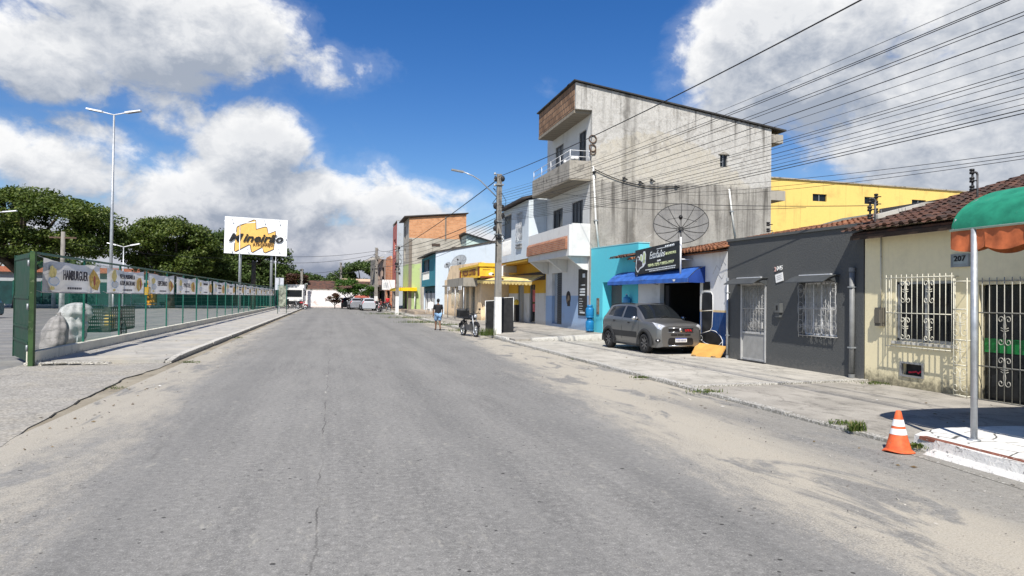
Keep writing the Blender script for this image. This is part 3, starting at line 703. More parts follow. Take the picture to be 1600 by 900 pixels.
mb = MB(); c = Vector((10.985, 15.13, 2.31)); mb.obox(c, (.004, 0, 0), (0, .15, -.03), (0, .02, .105))
o = tag(part(mb, 'paper_notice', flat('white_paper', (.82, .82, .80), .7, var=.03)), 'white paper notice stuck tilted on the grey wall between door and window', 'notice')
mb = MB()
for k in range(3): mb.obox(c+Vector((-.006, .0, .05-.045*k)), (.001, 0, 0), (0, .10, -.02), (0, 0, .006))
mb.build('print', flat('grey_print', (.45, .45, .45), .7), o)
def pipe(y, z1, r, label, X=10.94, m=None):
    mb = MB(); mb.tube([(X, y, .06), (X, y, z1)], r, 10); mb.lathe([(r*1.25, 0), (r*1.25, .09)], (X, y, .05), 10); mb.lathe([(r*1.25, 0), (r*1.25, .09)], (X, y, z1-.05), 10)
    o = tag(part(mb, 'downpipe', m or flat('grey_pvc_pipe', (.19, .195, .195), .45)), label, 'pipe', 'grey pipes on the house fronts')
    bb = MB()
    for z in (.7, z1-.4): bb.box(X-r*1.15, 11.0, y-r*1.15, y+r*1.15, z, z+.03)
    bb.build('clip', STEEL, o)
pipe(12.55, 2.42, .055, 'thick dark grey downpipe at the corner between the grey house and the cream house')
pipe(17.42, 2.32, .035, 'thin pale grey pipe between the grey house and the painted car seat', m=GALV)
bracket(11.4, 16.0, 3.35, .22, 'short black and grey mast on the orange tiles behind the grey parapet', False)
bracket(12.3, 13.2, 3.75, .12, 'stubby mast on the far end of the orange tiled ridge near the dark roof', False)

# ---------------- upholstery workshop (white over blue)
SHOPW = plaster('white_over_blue_paint', (.70, .70, .69), (.25, .24, .22), .3, .3, .4, .4, bands=((1.42, (.62, .47, .25)), (1.36, (.016, .060, .190))))
H = thing('workshop', 'white and blue car upholstery workshop with a dark open garage and clay tiled roof', 'workshop', (11, 20, 0))
Y0, Y1 = 23.5, 17.54
mb = MB()
mb.wall((11, Y0), (11, Y1), .03, 3.2, [(Y0-21.75, Y0-19.05, .05, 2.28)], .16, side=1)
mb.wall((19, Y1), (19, Y0), 0, 4.8, [], .15, side=1); mb.wall((11.16, Y0-.01), (19, Y0-.01), 0, lambda u: 3.2+.18*u, [], .12, side=-1)
part(mb, 'wall', SHOPW, H)
mb = MB(); mb.box(11.2, 18.9, Y1+.05, Y0-.16, .03, .05); mb.box(15.0, 15.1, Y1+.05, Y0-.16, .05, 3); mb.box(11.2, 15, 18.4, 18.46, .05, 3); mb.box(11.2, 15, 22.6, 22.66, .05, 3)
part(mb, 'interior', flat('dim_workshop_interior', (.055, .055, .055), .9), H)
mb = MB()
for k in range(3): mb.box(11.05+.02*k, 11.12+.02*k, 21.2+.12*k, 21.26+.12*k, .1, 2.2)
part(mb, 'folding_door', flat('dark_folding_door', (.03, .031, .035), .6), H)
mb = MB(); tile_roof(mb, (10.68, Y1-.05, 3.18), (0, 1, 0), Vector((-1, 0, -.19)).normalized(), 31, 22, tw=.205, seed=12)
mb.hexa([(10.8, Y1, 3.11), (19, Y1, 4.66), (19, Y0, 4.66), (10.8, Y0, 3.11), (10.8, Y1, 3.15), (19, Y1, 4.70), (19, Y0, 4.70), (10.8, Y0, 3.15)])
part(mb, 'roof', TILE_O, H, fix=False)
# the painted car seat on the right-hand pier: flat paint on the wall
def pt(y, z, x=10.996): return (x, y, z)
mb = MB()
SEAT = [[(18.86, 2.02), (18.86, 2.27), (18.46, 2.27), (18.45, 2.02)], [(18.94, 1.40), (18.92, 1.90), (18.80, 1.95), (18.42, 1.93), (18.34, 1.86), (18.33, 1.42)],
        [(18.93, 1.36), (18.33, 1.39), (18.36, .92), (18.45, .80), (18.90, .70)], [(18.92, .66), (18.42, .78), (18.10, .74), (17.88, .62), (17.80, .52), (18.02, .36), (18.72, .42), (18.90, .52)],
        [(18.92, .44), (18.70, .38), (18.03, .31), (18.03, .17), (18.70, .24), (18.90, .34)], [(17.99, .32), (17.79, .47), (17.79, .34), (17.99, .17)]]
for P_ in SEAT: mb.prism([pt(y, z) for y, z in P_], (.003, 0, 0), 0)
outl = [(18.97, .70), (18.97, 1.92), (18.80, 1.985), (18.40, 1.96), (18.30, 1.88), (18.29, 1.40), (18.33, .92), (18.42, .82), (18.12, .79), (17.86, .66), (17.75, .54), (17.75, .33), (18.01, .13), (18.72, .20), (18.94, .32), (19.0, .45), (19.0, .58), (18.97, .70)]
mb.tube([pt(y, z, 10.994) for y, z in outl], .010, 4, 1)
mb.tube([pt(y, z, 10.994) for y, z in ((18.96, .68), (18.42, .80))], .010, 4, 1); mb.tube([pt(y, z, 10.994) for y, z in ((18.94, .46), (18.70, .40), (18.02, .34), (17.77, .50))], .009, 4, 1); mb.tube([pt(y, z, 10.994) for y, z in ((18.01, .33), (18.01, .14))], .009, 4, 1)
mb.lathe([(.10, 0), (.12, 0)], (10.993, 18.98, .52), 12, 1, (1, 0, 0)); mb.lathe([(.0, 0), (.10, 0)], (10.9935, 18.98, .52), 12, 0, (1, 0, 0))
for a in ((18.86, 2.27), (18.46, 2.27), (18.45, 2.02), (18.86, 2.02)): pass
mb.tube([pt(y, z, 10.994) for y, z in ((18.87, 2.01), (18.87, 2.28), (18.45, 2.28), (18.44, 2.01), (18.87, 2.01))], .006, 4, 1)
mb.tube([pt(y, z, 10.994) for y, z in ((18.90, 1.38), (18.34, 1.41))], .008, 4, 1)
mb.tube([pt(y, z, 10.994) for y, z in ((18.3, 2.5), (18.1, 2.75), (17.9, 2.6), (17.75, 2.9), (17.6, 2.75))], .005, 4, 2); mb.tube([pt(y, z, 10.994) for y, z in ((18.2, 2.2), (18.0, 2.5), (17.8, 2.35), (17.65, 2.55))], .005, 4, 2)
part(mb, 'painted_car_seat', [flat('black_wall_paint', (.014, .015, .017), .55, var=.5, scale=3), WHITE, flat('grey_sketch_line', (.45, .45, .45), .7)], H)
# the blue fabric awning over the garage
BLUE = flat('blue_awning_fabric', (.034, .115, .40), .65, var=.25, scale=2.5, bmp=.4, bscale=6, wear=(.06, .15, .42)); BLUE2 = flat('dark_blue_awning_fabric', (.012, .045, .22), .65, var=.15, scale=2)
A = thing('blue_awning', 'bright blue fabric awning above the garage opening of the workshop', 'awning', (11, 20.8, 2.4))
def aw(u, v):
    y = 18.75+u*6.3; x = 10.97-.56*v; z = 2.76-.38*v**1.6+.012*sin(u*pi*5)*v+.008*sin(u*23+v*3); return (x, y, z)
mb = MB(); mb.grid(aw, 20, 6, 0, True); part(mb, 'fabric', BLUE, A, fix=False)
mb = MB()
for i in range(20):
    y = 18.75+i*6.3/20; y2 = y+6.3/20; mb.hexa([(10.40, y, 2.255), (10.41, y, 2.255), (10.41, y2, 2.255), (10.40, y2, 2.255), (10.40, y, 2.385), (10.41, y, 2.385), (10.41, y2, 2.385), (10.40, y2, 2.385)])
part(mb, 'valance', BLUE, A)
mb = MB()
for y in (18.735, 25.05): mb = MB(); mb.prism([(10.99, y, 2.76), (10.99, y, 2.24), (10.42, y, 2.25), (10.42, y, 2.38), (10.7, y, 2.63)], (0, .012, 0)); part(mb, 'side_panel', BLUE2, A)
mb = MB(); mb.tube([(10.43, 18.76, 2.36), (10.43, 25.04, 2.36)], .018, 5)
for y in (18.8, 21.9, 25.0): mb.tube([(11, y, 2.25), (10.43, y, 2.34)], .015, 5); mb.tube([(11, y, 2.73), (10.7, y, 2.58), (10.43, y, 2.36)], .015, 5)
part(mb, 'frame', STEEL, A)
mb = MB(); mb.prism([(10.397, 19.70, 2.36), (10.397, 19.52, 2.36), (10.397, 19.53, 2.32), (10.397, 19.60, 2.29), (10.397, 19.68, 2.32)], (-.003, 0, 0)); part(mb, 'white_mark', WHITE, A)
# signboard
S = thing('workshop_signboard', 'black upholstery signboard with script lettering and phone numbers above the blue awning', 'sign', (10.5, 21, 2.6))
SX = 10.56; r_ = Vector((0, -1, .035)).normalized(); u_ = Vector((0, .0, 1)); o0 = Vector((SX, 22.80, 2.60))
mb = MB(); mb.obox(o0+r_*1.62+u_*.44, (.018, 0, 0), r_*1.62, u_*.44); part(mb, 'board', flat('black_signboard', (.018, .02, .024), .4, var=.3, scale=2), S)
mb = MB(); mb.tube([(SX+.02, 19.52, 2.5), (SX+.02, 19.52, 3.70)], .03, 6); mb.tube([(SX+.04, 19.52, 3.0), (11.05, 19.52, 3.0)], .02, 5); part(mb, 'post', WHITEM, S)
mb = MB(); mb.tube([(SX+.05, 22.77, 2.5), (SX+.05, 22.77, 3.45)], .02, 6); mb.tube([(SX+.04, 22.77, 3.0), (11.05, 22.77, 3.0)], .02, 5); part(mb, 'post', WHITEM, S)
f0 = o0+Vector((-.022, 0, 0)); SIL = flat('silver_lettering', (.62, .66, .68), .4); GOLD = flat('pale_green_lettering', (.50, .56, .33), .5)
ptext(S, 'lettering', 'Estofados', SIL, origin=f0+r_*1.18+u_*.47, right=r_, up=u_+r_*.0, height=.24, width=1.12, shear=.35)
ptext(S, 'lettering', 'AUTOMOTIVOS', GOLD, origin=f0+r_*2.33+u_*.50, right=r_, up=u_, height=.085, width=.72, bold=.01)
ptext(S, 'lettering', 'Sala 10', SIL, origin=f0+r_*1.75+u_*.335, right=r_, up=u_, height=.06)
ptext(S, 'lettering', '98145-7275 / 98135-9997', GOLD, origin=f0+r_*1.05+u_*.20, right=r_, up=u_, height=.10, width=1.85, bold=.012)
mb = MB()
for y, z, L in ((.85, .10, 2.2), (1.15, .04, 1.8)):
    x = y
    while x < y+L: q = rnd.uniform(.05, .17); mb.obox(f0+r_*(x+q/2)+u_*(z+.012), (.002, 0, 0), r_*q/2, u_*.016); x += q+.03
for k in range(6): mb.lathe([(0, 0), (.045, 0), (.045, .006), (0, .006)], f0+r_*(2.35+.11*k)+u_*.78, 8, 0, (-1, 0, 0))
x = 1.7
while x < 2.25: q = rnd.uniform(.05, .1); mb.obox(f0+r_*(x+q/2)+u_*.765, (.002, 0, 0), r_*q/2, u_*.014); x += q+.02
part(mb, 'small_print', SIL, S)
mb = MB()                                                             # seat-shaped emblem
def em(pts, m, k=0): mb.prism([f0+r_*a+u_*b+Vector((-.002*k, 0, 0)) for a, b in pts], (-.004, 0, 0), m)
em([(.06, .25), (.14, .12), (.25, .06), (.42, .18), (.70, .24), (.86, .34), (.88, .66), (.80, .78), (.68, .78), (.62, .62), (.56, .70), (.44, .70), (.38, .60), (.26, .66), (.10, .58)], 0)
em([(.12, .26), (.18, .17), (.26, .12), (.42, .24), (.62, .28), (.60, .40), (.40, .50), (.16, .52)], 1, 2)
em([(.66, .36), (.80, .38), (.82, .66), (.76, .74), (.70, .72)], 2, 2); em([(.44, .50), (.54, .46), (.58, .58), (.52, .66), (.45, .64)], 2, 2); em([(.14, .54), (.32, .52), (.34, .58), (.24, .62), (.14, .58)], 1, 3)
part(mb, 'emblem', [SIL, flat('dark_violet_emblem', (.05, .04, .05), .4), flat('lime_emblem', (.46, .54, .26), .4)], S)
# satellite dish on the workshop roof
DISHM = meshcloth('dish_wire_mesh', (.13, .13, .13), .38)
def mesh_dish(name, c, rad, look, depth, label, ribs=12, stand=.8, mat=DISHM, group='satellite dishes on the roofs', back=None):
    D = thing(name, label, 'satellite dish', c, group=group)
    L = Vector(look).normalized(); u = L.orthogonal().normalized(); q = L.cross(u)
    P = lambda r, a: (u*cos(a)+q*sin(a))*r*rad+L*(depth*r*r-depth*.2)
    mb = MB(); mb.grid(lambda i, j: P(.02+.98*i, 2*pi*j), 6, 32, 0, True); mb.build('reflector', mat, D, fix=False)
    mb = MB()
    for k in range(ribs): a = 2*pi*k/ribs; mb.tube([P(r, a)+L*.012 for r in (.03, .35, .7, 1)], .011*rad/.95, 4)
    mb.tube([P(1, 2*pi*k/36) for k in range(37)], .014*rad/.95, 4); mb.lathe([(0, .02), (.10*rad, .02), (.10*rad, -.10), (0, -.12)], P(0, 0), 10, 0, L); mb.build('ribs', flat('grey_black_rib', (.04, .04, .04), .6), D)
    mb = MB(); f = L*(depth+.25*rad)
    for k in range(3): a = 2*pi*k/3+.4; mb.tube([P(.62, a), f], .008, 4)
    mb.lathe([(0, -.07), (.065, -.06), (.075, .03), (.05, .07), (0, .07)], f, 10, 0, L); mb.build('feed', BLACK, D)
    b = Vector((0, 0, -stand)); mb = MB(); mb.tube([P(0, 0)-L*.08, P(0, 0)-L*.2+Vector((0, 0, -.1)), Vector((P(0, 0)-L*.2).to_tuple()[:2]+(b.z,))], .035, 7); mb.build('mast', STEEL, D)
    return D
mesh_dish('satellite_dish', (12.55, 23.15, 4.42), 1.0, (-.42, -.72, .62), .32, 'large black mesh satellite dish on the workshop roof in front of the bare concrete wall', stand=.95)

# ---------------- cyan house
CYAN = plaster('bright_cyan_paint', (.11, .56, .67), (.16, .36, .40), .15, .10, .5, .4, bmp=.3)
H = thing('cyan_house', 'bright cyan wall with a deep dark doorway beside the workshop', 'house', (11, 26, 0))
mb = MB(); mb.wall((11, 28.38), (11, 23.52), .05, lambda u: 3.93-.02*u, [(28.38-27.0, 28.38-25.0, .22, 2.42)], .45, side=1)
mb.wall((11.46, 23.53), (17, 23.53), 0, 3.7, [], .16, side=1); mb.wall((16.9, 23.7), (16.9, 28.3), 0, 3.7, [], .16, side=1)
part(mb, 'wall', CYAN, H)
mb = MB(); mb.box(11.45, 17, 23.7, 28.35, 3.3, 3.4); part(mb, 'roof', plaster('grey_flat_roof', (.25, .24, .22)), H)
mb = MB(); mb.box(11.40, 11.44, 25.02, 26.98, .22, 2.41); part(mb, 'door', flat('grey_brown_steel_door', (.10, .095, .09), .6), H)
mb = MB(); mb.hexa([(10.99, 23.5, 3.835), (11.46, 23.5, 3.835), (11.46, 28.38, 3.935), (10.99, 28.38, 3.935), (10.99, 23.5, 3.87), (11.46, 23.5, 3.87), (11.46, 28.38, 3.97), (10.99, 28.38, 3.97)]); part(mb, 'coping', plaster('cyan_white_coping', (.30, .62, .68), (.5, .5, .46), .6), H)
mb = MB(); tile_roof(mb, (10.55, 23.55, 3.28), (0, 1, 0), Vector((-1, 0, -.25)).normalized(), 8, 2, seed=31); part(mb, 'eave_tiles', TILE_D, H, fix=False)
mb = MB(); mb.box(10.97, 11.0, 27.35, 27.62, 1.05, 1.75); o = tag(part(mb, 'wooden_plaque', flat('worn_brown_board', (.17, .12, .08), .8, var=.4)), 'narrow brown wooden board on the cyan wall above the blue gas cylinders', 'board'); MB().box(10.962, 10.97, 27.40, 27.57, 1.15, 1.65).build('panel', flat('grey_board_face', (.22, .20, .17), .8, var=.3, scale=20), o)
GASB = flat('blue_gas_cylinder_paint', (.012, .16, .36), .4, var=.15, wear=(.05, .14, .22))
prof = [(0, .0), (.15, .0), (.155, .03), (.17, .07), (.18, .12), (.18, .36), (.165, .42), (.11, .46), (.05, .47), (.05, .49), (0, .49)]
def gas(z, label):
    G = thing('gas_cylinder', label, 'gas cylinder', (10.72, 27.75, z), group='gas cylinders by the cyan wall')
    MB().lathe(prof, (0, 0, 0), 16).build('body', GASB, G)
    mb = MB(); mb.lathe([(.115, .44), (.125, .44), (.125, .56), (.115, .56)], (0, 0, 0), 14); mb.build('collar', GASB, G)
    mb = MB(); mb.lathe([(.16, .0), (.175, .0), (.175, .06), (.16, .06)], (0, 0, 0), 14); mb.build('foot_ring', GASB, G)
gas(.33, 'blue gas cylinder standing on the pavement at the foot of the cyan wall'); gas(.895, 'blue gas cylinder stacked on top of another one at the cyan wall')
G = thing('water_bottle', 'pale blue water bottle on a ledge between the cyan doorway and the workshop', 'bottle', (10.82, 24.15, 1.42))
MB().lathe([(0, 0), (.15, 0), (.16, .03), (.15, .09), (.16, .13), (.15, .2), (.16, .25), (.15, .31), (.12, .37), (.04, .41), (.035, .48), (0, .48)], (0, 0, 0), 14).build('body', flat('pale_blue_bottle_plastic', (.10, .34, .60), .25), G); MB().lathe([(.04, .47), (.04, .50), (0, .50)], (0, 0, 0), 10).build('cap', WHITE, G)
MB().box(10.66, 11.0, 23.95, 24.35, 1.37, 1.42).build('wall_shelf', CYAN, label='cyan ledge carrying the water bottle', category='shelf')
# leaning orange board by the garage
mb = MB(); c = Vector((10.45, 17.55, .30)); q1 = g(1079, 556, .06); q2 = g(1124, 559, .06); q3 = onX(1134, 541, 10.9); q4 = onX(1089, 535, 10.9); e_ = Vector((.03, 0, -.02)); mb.hexa([q1, q2, q2+e_, q1+e_, q4, q3, q3+e_, q4+e_])
o = tag(part(mb, 'leaning_board', flat('orange_board', (.60, .335, .09), .65, var=.12, scale=3)), 'orange yellow board lying tilted on the pavement beneath the painted seat', 'board')
mb = MB()
for f_ in (.12, .8): p_ = q1.lerp(q2, f_); mb.box(p_.x-.05, p_.x+.03, p_.y-.06, p_.y+.06, .056, .10)
mb.build('foot', flat('raw_timber', (.28, .19, .10), .8), o)
# ================================================================ three-storey bare concrete house
def bare_concrete():
    m, t, b, pos = newmat('stained_bare_render'); x, y, z = t.sep(pos)
    n = t.noise(pos, .55, 7, .64, .5); n2 = t.noise(pos, 2.6, 7, .68); f = t.noise(pos, 18, 5, .7)
    edge = t.math('ADD', t.math('MULTIPLY_ADD', t.noise(pos, 1.3, 5, .7), .9, -.45), t.math('MULTIPLY', x, -.018))
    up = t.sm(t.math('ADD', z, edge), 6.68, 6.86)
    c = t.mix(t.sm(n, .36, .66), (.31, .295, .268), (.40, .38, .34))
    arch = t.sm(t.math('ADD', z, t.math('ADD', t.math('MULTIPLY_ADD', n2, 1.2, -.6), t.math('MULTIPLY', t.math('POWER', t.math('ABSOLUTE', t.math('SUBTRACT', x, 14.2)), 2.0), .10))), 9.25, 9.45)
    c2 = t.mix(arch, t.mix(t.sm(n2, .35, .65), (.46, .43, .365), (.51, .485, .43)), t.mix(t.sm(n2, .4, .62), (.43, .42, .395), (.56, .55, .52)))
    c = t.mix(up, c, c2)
    c = t.mix(t.sm(n2, .50, .72, 0, .6), c, (.21, .195, .175)); c = t.mix(t.sm(f, .48, .72, 0, .45), c, (.15, .14, .125)); c = t.mix(t.sm(t.noise(pos, 1.25, 8, .74, 1.2), .52, .64, 0, .5), c, (.24, .222, .195)); c = t.mix(t.sm(t.noise(pos, .9, 8, .72, 1.5), .60, .66, 0, .55), c, (.60, .585, .55))
    # rain streaks hanging from the roof edge and from the storey line
    s1 = t.noise(t.comb(t.math('MULTIPLY', x, 2.4), t.math('MULTIPLY', z, .10), 3), 1.0, 5, .65); s2 = t.noise(t.comb(t.math('MULTIPLY', x, 3.1), t.math('MULTIPLY', z, .16), 9), 1.0, 5, .65)
    top = t.math('ADD', t.math('MULTIPLY', x, -.136), 12.72)
    k1 = t.math('MULTIPLY', t.sm(s1, .50, .66), t.sm(t.math('SUBTRACT', top, z), 2.3, .1))
    k2 = t.math('MULTIPLY', t.math('MULTIPLY', t.sm(s2, .44, .66), t.sm(z, 3.6, 6.6, .3, 1)), t.math('SUBTRACT', 1, up))
    k3 = t.math('MULTIPLY', t.sm(t.math('ABSOLUTE', t.math('SUBTRACT', x, t.math('MULTIPLY_ADD', n2, .5, 12.55))), .12, .45, 1, 0), t.sm(t.noise(t.scale(pos, 2, 2, .3), 1.2, 4), .36, .6, .2, .8))
    k = t.math('MAXIMUM', t.math('MAXIMUM', t.math('MULTIPLY', k1, .80), t.math('MULTIPLY', k2, .85)), t.math('MULTIPLY', k3, .85))
    c = t.mix(k, c, (.072, .066, .058))
    # trowel patches
    v = t.vmath('ADD', pos, t.vmath('SCALE', t.noise(pos, 1.1, 3, col=True), sc=1.6)); e = t.voro(v, .55, 'DISTANCE_TO_EDGE'); c = t.mix(t.sm(e, .002, .012, .16, 0), c, (.10, .09, .08))
    t.put(b.inputs['Base Color'], c); b.inputs['Roughness'].default_value = .92; b.inputs['Specular IOR Level'].default_value = .15
    bump(t, b, t.math('ADD', t.math('MULTIPLY', f, .6), n2), .55, .03)
    return m
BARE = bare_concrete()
OLDC = plaster('old_dirty_balcony_concrete', (.36, .335, .29), (.05, .045, .04), .9, 1.0, .1, .1, scale=2.2, bmp=.4)
WHITEW = plaster('grubby_white_render', (.66, .66, .64), (.28, .27, .25), .28, .30, .4, .2, bmp=.25)
WHITEB = plaster('grubby_white_over_blue_render', (.64, .64, .63), (.25, .25, .25), .3, .3, .4, .5, z0=.3, bmp=.25, bands=((1.86, (.30, .42, .60)),))
BLOCK = brickmat('hollow_clay_blocks', (.33, .20, .12), (.19, .11, .065), (.07, .058, .048), .32, .27, 'y', .022)
FORM = None
m_, t_, b_, p_ = newmat('board_marked_soffit'); x_, y_, z_ = t_.sep(p_)
fr = t_.math('FRACT', t_.math('MULTIPLY', y_, 2.6)); t_.put(b_.inputs['Base Color'], t_.mix(t_.sm(fr, .0, .12, 1, 0), t_.mix(t_.noise(p_, 3, 5), (.22, .19, .145), (.30, .27, .22)), (.06, .05, .04))); b_.inputs['Roughness'].default_value = .9
FORM = m_
CX0, CY0, CY1, CXB = 11.0, 28.42, 35.0, 20.15
H = thing('concrete_house', 'tall three storey house with a bare stained concrete side wall, white front and two balconies', 'house', (11, 30, 0))
roofz = lambda x: 11.33-.136*(x-10.2)
mb = MB(); hs_ = [(17.40-CX0, 17.78-CX0, 7.98, 8.55)]
mb.wall((CX0, CY0), (CXB, CY0), 0, lambda u: roofz(CX0+u)-.03, hs_, .2, side=1)
mb.prism([(10.22, CY0, 10.12), (10.998, CY0, 10.12), (10.998, CY0, roofz(11)-.03), (10.22, CY0, roofz(10.22)-.03)], (0, .15, 0))
mb.wall((CXB-.001, CY0+.2), (CXB-.001, CY1), 0, roofz(CXB)-.05, [], .2, side=1); mb.wall((CX0+.15, CY1), (CXB, CY1), 0, lambda u: roofz(CX0+u)-.03, [], .2, side=-1)
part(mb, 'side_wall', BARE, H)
mb = MB(); Yf = CY1
mb.wall((CX0, CY1), (CX0, CY0+.201), 0, 3.55, [(Yf-33.95, Yf-32.35, .42, 3.02)], .2, side=1); part(mb, 'ground_floor_wall', WHITEB, H)
mb = MB(); mb.wall((CX0, CY1), (CX0, CY0+.201), 3.553, 10.95, [(Yf-33.9, Yf-32.35, 4.75, 6.28), (Yf-31.0, Yf-29.5, 4.75, 6.30), (Yf-33.6, Yf-32.35, 7.86, 9.5), (Yf-30.1, Yf-29.15, 7.86, 9.45)], .2, side=1)
part(mb, 'front_wall', WHITEW, H)
mb = MB(); mb.box(10.2, 10.34, 28.0+.57, 34.0, 10.14, 11.3); part(mb, 'block_parapet', BLOCK, H)
mb = MB(); mb.box(10.2, 10.995, 28.58, 34.05, 9.98, 10.12); mb.box(10.36, 10.99, 33.85, 34.0, 10.13, 11.2); part(mb, 'overhang_soffit', FORM, H)
mb = MB(); mb.hexa([(10.1, CY0-.12, roofz(10.1)), (20.9, CY0-.12, roofz(20.9)), (20.9, CY1+.1, roofz(20.9)), (10.1, CY1-.9, roofz(10.1)), (10.1, CY0-.12, roofz(10.1)+.05), (20.9, CY0-.12, roofz(20.9)+.07), (20.9, CY1+.1, roofz(20.9)+.07), (10.1, CY1-.9, roofz(10.1)+.05)])
for k in range(5): mb.box(10.1+.02*k, 10.5, 29+k*1.05, 29.3+k*1.05, roofz(10.3)+.02, roofz(10.3)+.10)
part(mb, 'roof', flat('dark_fibre_cement_sheet', (.05, .048, .046), .85, var=.35, scale=2), H)
mb = MB(); mb.box(CXB+.003, 20.8, CY0-.0, 30, 9.3, 9.72); part(mb, 'rear_eave', OLDC, H); mb = MB(); mb.box(CXB+.003, 20.95, CY0+.02, 30.5, 6.56, 7.02); part(mb, 'rear_ledge', OLDC, H)
# third-floor balcony
mb = MB(); mb.box(10.0, 10.14, 28.55, 34.4, 7.06, 7.86); mb.box(10.143, 10.997, 28.55, 28.68, 7.06, 7.86); mb.box(10.143, 10.997, 34.27, 34.4, 7.06, 7.86); bal = part(mb, 'upper_balcony', OLDC, H)
mb = MB(); mb.box(10.0, 10.997, 28.56, 34.39, 6.98, 7.057); part(mb, 'soffit', FORM, parent=bal)
mb = MB()
for z in (8.05, 8.32): mb.tube([(10.05, 34.3, z), (10.05, 28.62, z), (10.97, 28.62, z)], .015, 5)
for y in (34.3, 32.9, 31.4, 30.0, 28.62): mb.tube([(10.05, y, 7.8), (10.05, y, 8.34)], .018, 5)
mb.tube([(10.95, 28.62, 7.8), (10.95, 28.62, 8.34)], .026, 5)
part(mb, 'railing', WHITEM, parent=bal)
mb = MB()
for k in range(6): mb.ball((10.35+rnd.uniform(-.1, .2), 28.8+.25*k, 7.95+rnd.uniform(0, .12)), (.12, .12, .11), 7)
mb.box(10.3, 10.6, 29.2, 29.9, 7.86, 8.12); part(mb, 'white_clutter', WHITE, parent=bal)
# second-floor balcony: rounded white front, raw brick band, brackets
mb = MB(); mb.box(10.0, 10.15, 28.50, 35.0, 3.62, 5.0)
n_ = 8; q = [(10.0+.0*i, 0, 0) for i in range(2)]
mb.box(10.153, 10.997, 28.50, 28.64, 3.62, 5.06); mb.box(10.153, 10.997, 28.64, 35.0, 3.62, 3.74)
bal = part(mb, 'lower_balcony', WHITEW, H)
mb = MB(); mb.hexa([(9.88, 28.7, 3.93), (9.998, 28.7, 3.93), (9.998, 35, 3.93), (9.88, 35, 3.93), (9.90, 28.7, 4.40), (9.998, 28.7, 4.52), (9.998, 35, 4.52), (9.90, 35, 4.40)]); part(mb, 'brick_band', brickmat('broken_orange_bricks', (.40, .16, .075), (.28, .10, .05), (.30, .26, .22), .21, .085, 'y', .012), parent=bal)
for y in (34.6, 31.6, 28.75): mb = MB(); mb.prism([(10.0, y, 3.615), (10.99, y, 3.615), (10.99, y, 3.0), (10.75, y, 3.05)], (0, .18, 0)); part(mb, 'bracket', WHITEW, parent=bal)
# openings of the front
def leaf(name, y0, y1, z0, z1, mat, x=11.08, fr=WHITE, frame=True, mull=1):
    mb = MB(); mb.box(x, x+.03, y0, y1, z0, z1); o = part(mb, name, mat, H)
    if frame:
        mb = MB()
        for k in range(mull+2): y = y0+(y1-y0)*k/(mull+1); mb.box(x-.03, x-.002, y-.03, y+.03, z0, z1)
        mb.box(x-.03, x-.002, y0+.031, y1-.031, z1-.05, z1); part(mb, 'frame', fr, parent=o)
    return o
DG = flat('dark_grey_frame', (.05, .052, .055), .5)
leaf('window', 32.36, 33.89, 4.76, 6.27, GLASS, fr=DG); leaf('window', 29.51, 30.99, 4.76, 6.29, flat('slate_window_leaf', (.06, .065, .07), .4), fr=DG, mull=2)
leaf('balcony_door', 32.36, 33.59, 7.87, 9.49, flat('grey_door_leaf', (.16, .16, .155), .5), fr=DG); leaf('balcony_door', 29.16, 30.09, 7.87, 9.44, flat('dark_curtained_door', (.06, .06, .06), .5), fr=DG)
dr = leaf('roller_shutter', 32.36, 33.1, .43, 3.01, SHUTTER, x=11.02, frame=False); mb = MB()
for k in range(22): mb.box(11.0, 11.018, 32.37, 33.09, .46+k*.115, .50+k*.115)
part(mb, 'slats', flat('slate_slat', (.04, .05, .062), .5), parent=dr)
mb = MB(); mb.box(11.15, 11.18, 33.1, 33.94, .43, 3.01); part(mb, 'doorway_panel', flat('pale_blue_door_panel', (.30, .34, .38), .7), H)  # pale blue grey panel closing the far half of the doorway
mb = MB(); mb.box(11.1, 11.14, 17.41-.0, 17.42, 0, 0) if False else mb.box(17.41, 17.77, CY0+.10, CY0+.13, 7.99, 8.54); wn = part(mb, 'side_window', GLASS, H)
mb = MB(); mb.box(17.57, 17.60, CY0+.06, CY0+.098, 7.99, 8.54); mb.box(17.41, 17.569, CY0+.06, CY0+.098, 8.2, 8.23); part(mb, 'frame', ALU, parent=wn)
mb = MB(); mb.prism([(17.30, CY0-.05, 8.56), (17.88, CY0-.05, 8.56), (17.59, CY0-.05, 8.70)], (0, .05, 0)); part(mb, 'hood', OLDC, parent=wn)
PVC = flat('white_pvc_pipe', (.66, .66, .63), .4, var=.08)
for pts, lab in ((((11.05, CY0-.05, 7.6), (11.2, CY0-.05, 5.2), (11.36, CY0-.05, 3.95)), 'long white drain pipe slanting down the corner of the concrete wall'), (((17.86, CY0-.05, 6.95), (18.0, CY0-.05, 5.9), (18.2, CY0-.05, 4.7)), 'short white drain pipe on the right half of the concrete wall')):
    mb = MB(); mb.tube(pts, .045, 8); o = tag(mb.build('drain_pipe', PVC), lab, 'pipe', 'white drain pipes on the concrete wall'); c = MB(); p = Vector(pts[1]); c.box(p.x-.09, p.x+.09, p.y-.05, CY0, p.z-.03, p.z+.03); c.build('clip', STEEL, o)
mb = MB(); mb.box(12.72, 12.98, CY0-.06, CY0-.002, 0, 6.75); part(mb, 'pilaster', BARE, H)
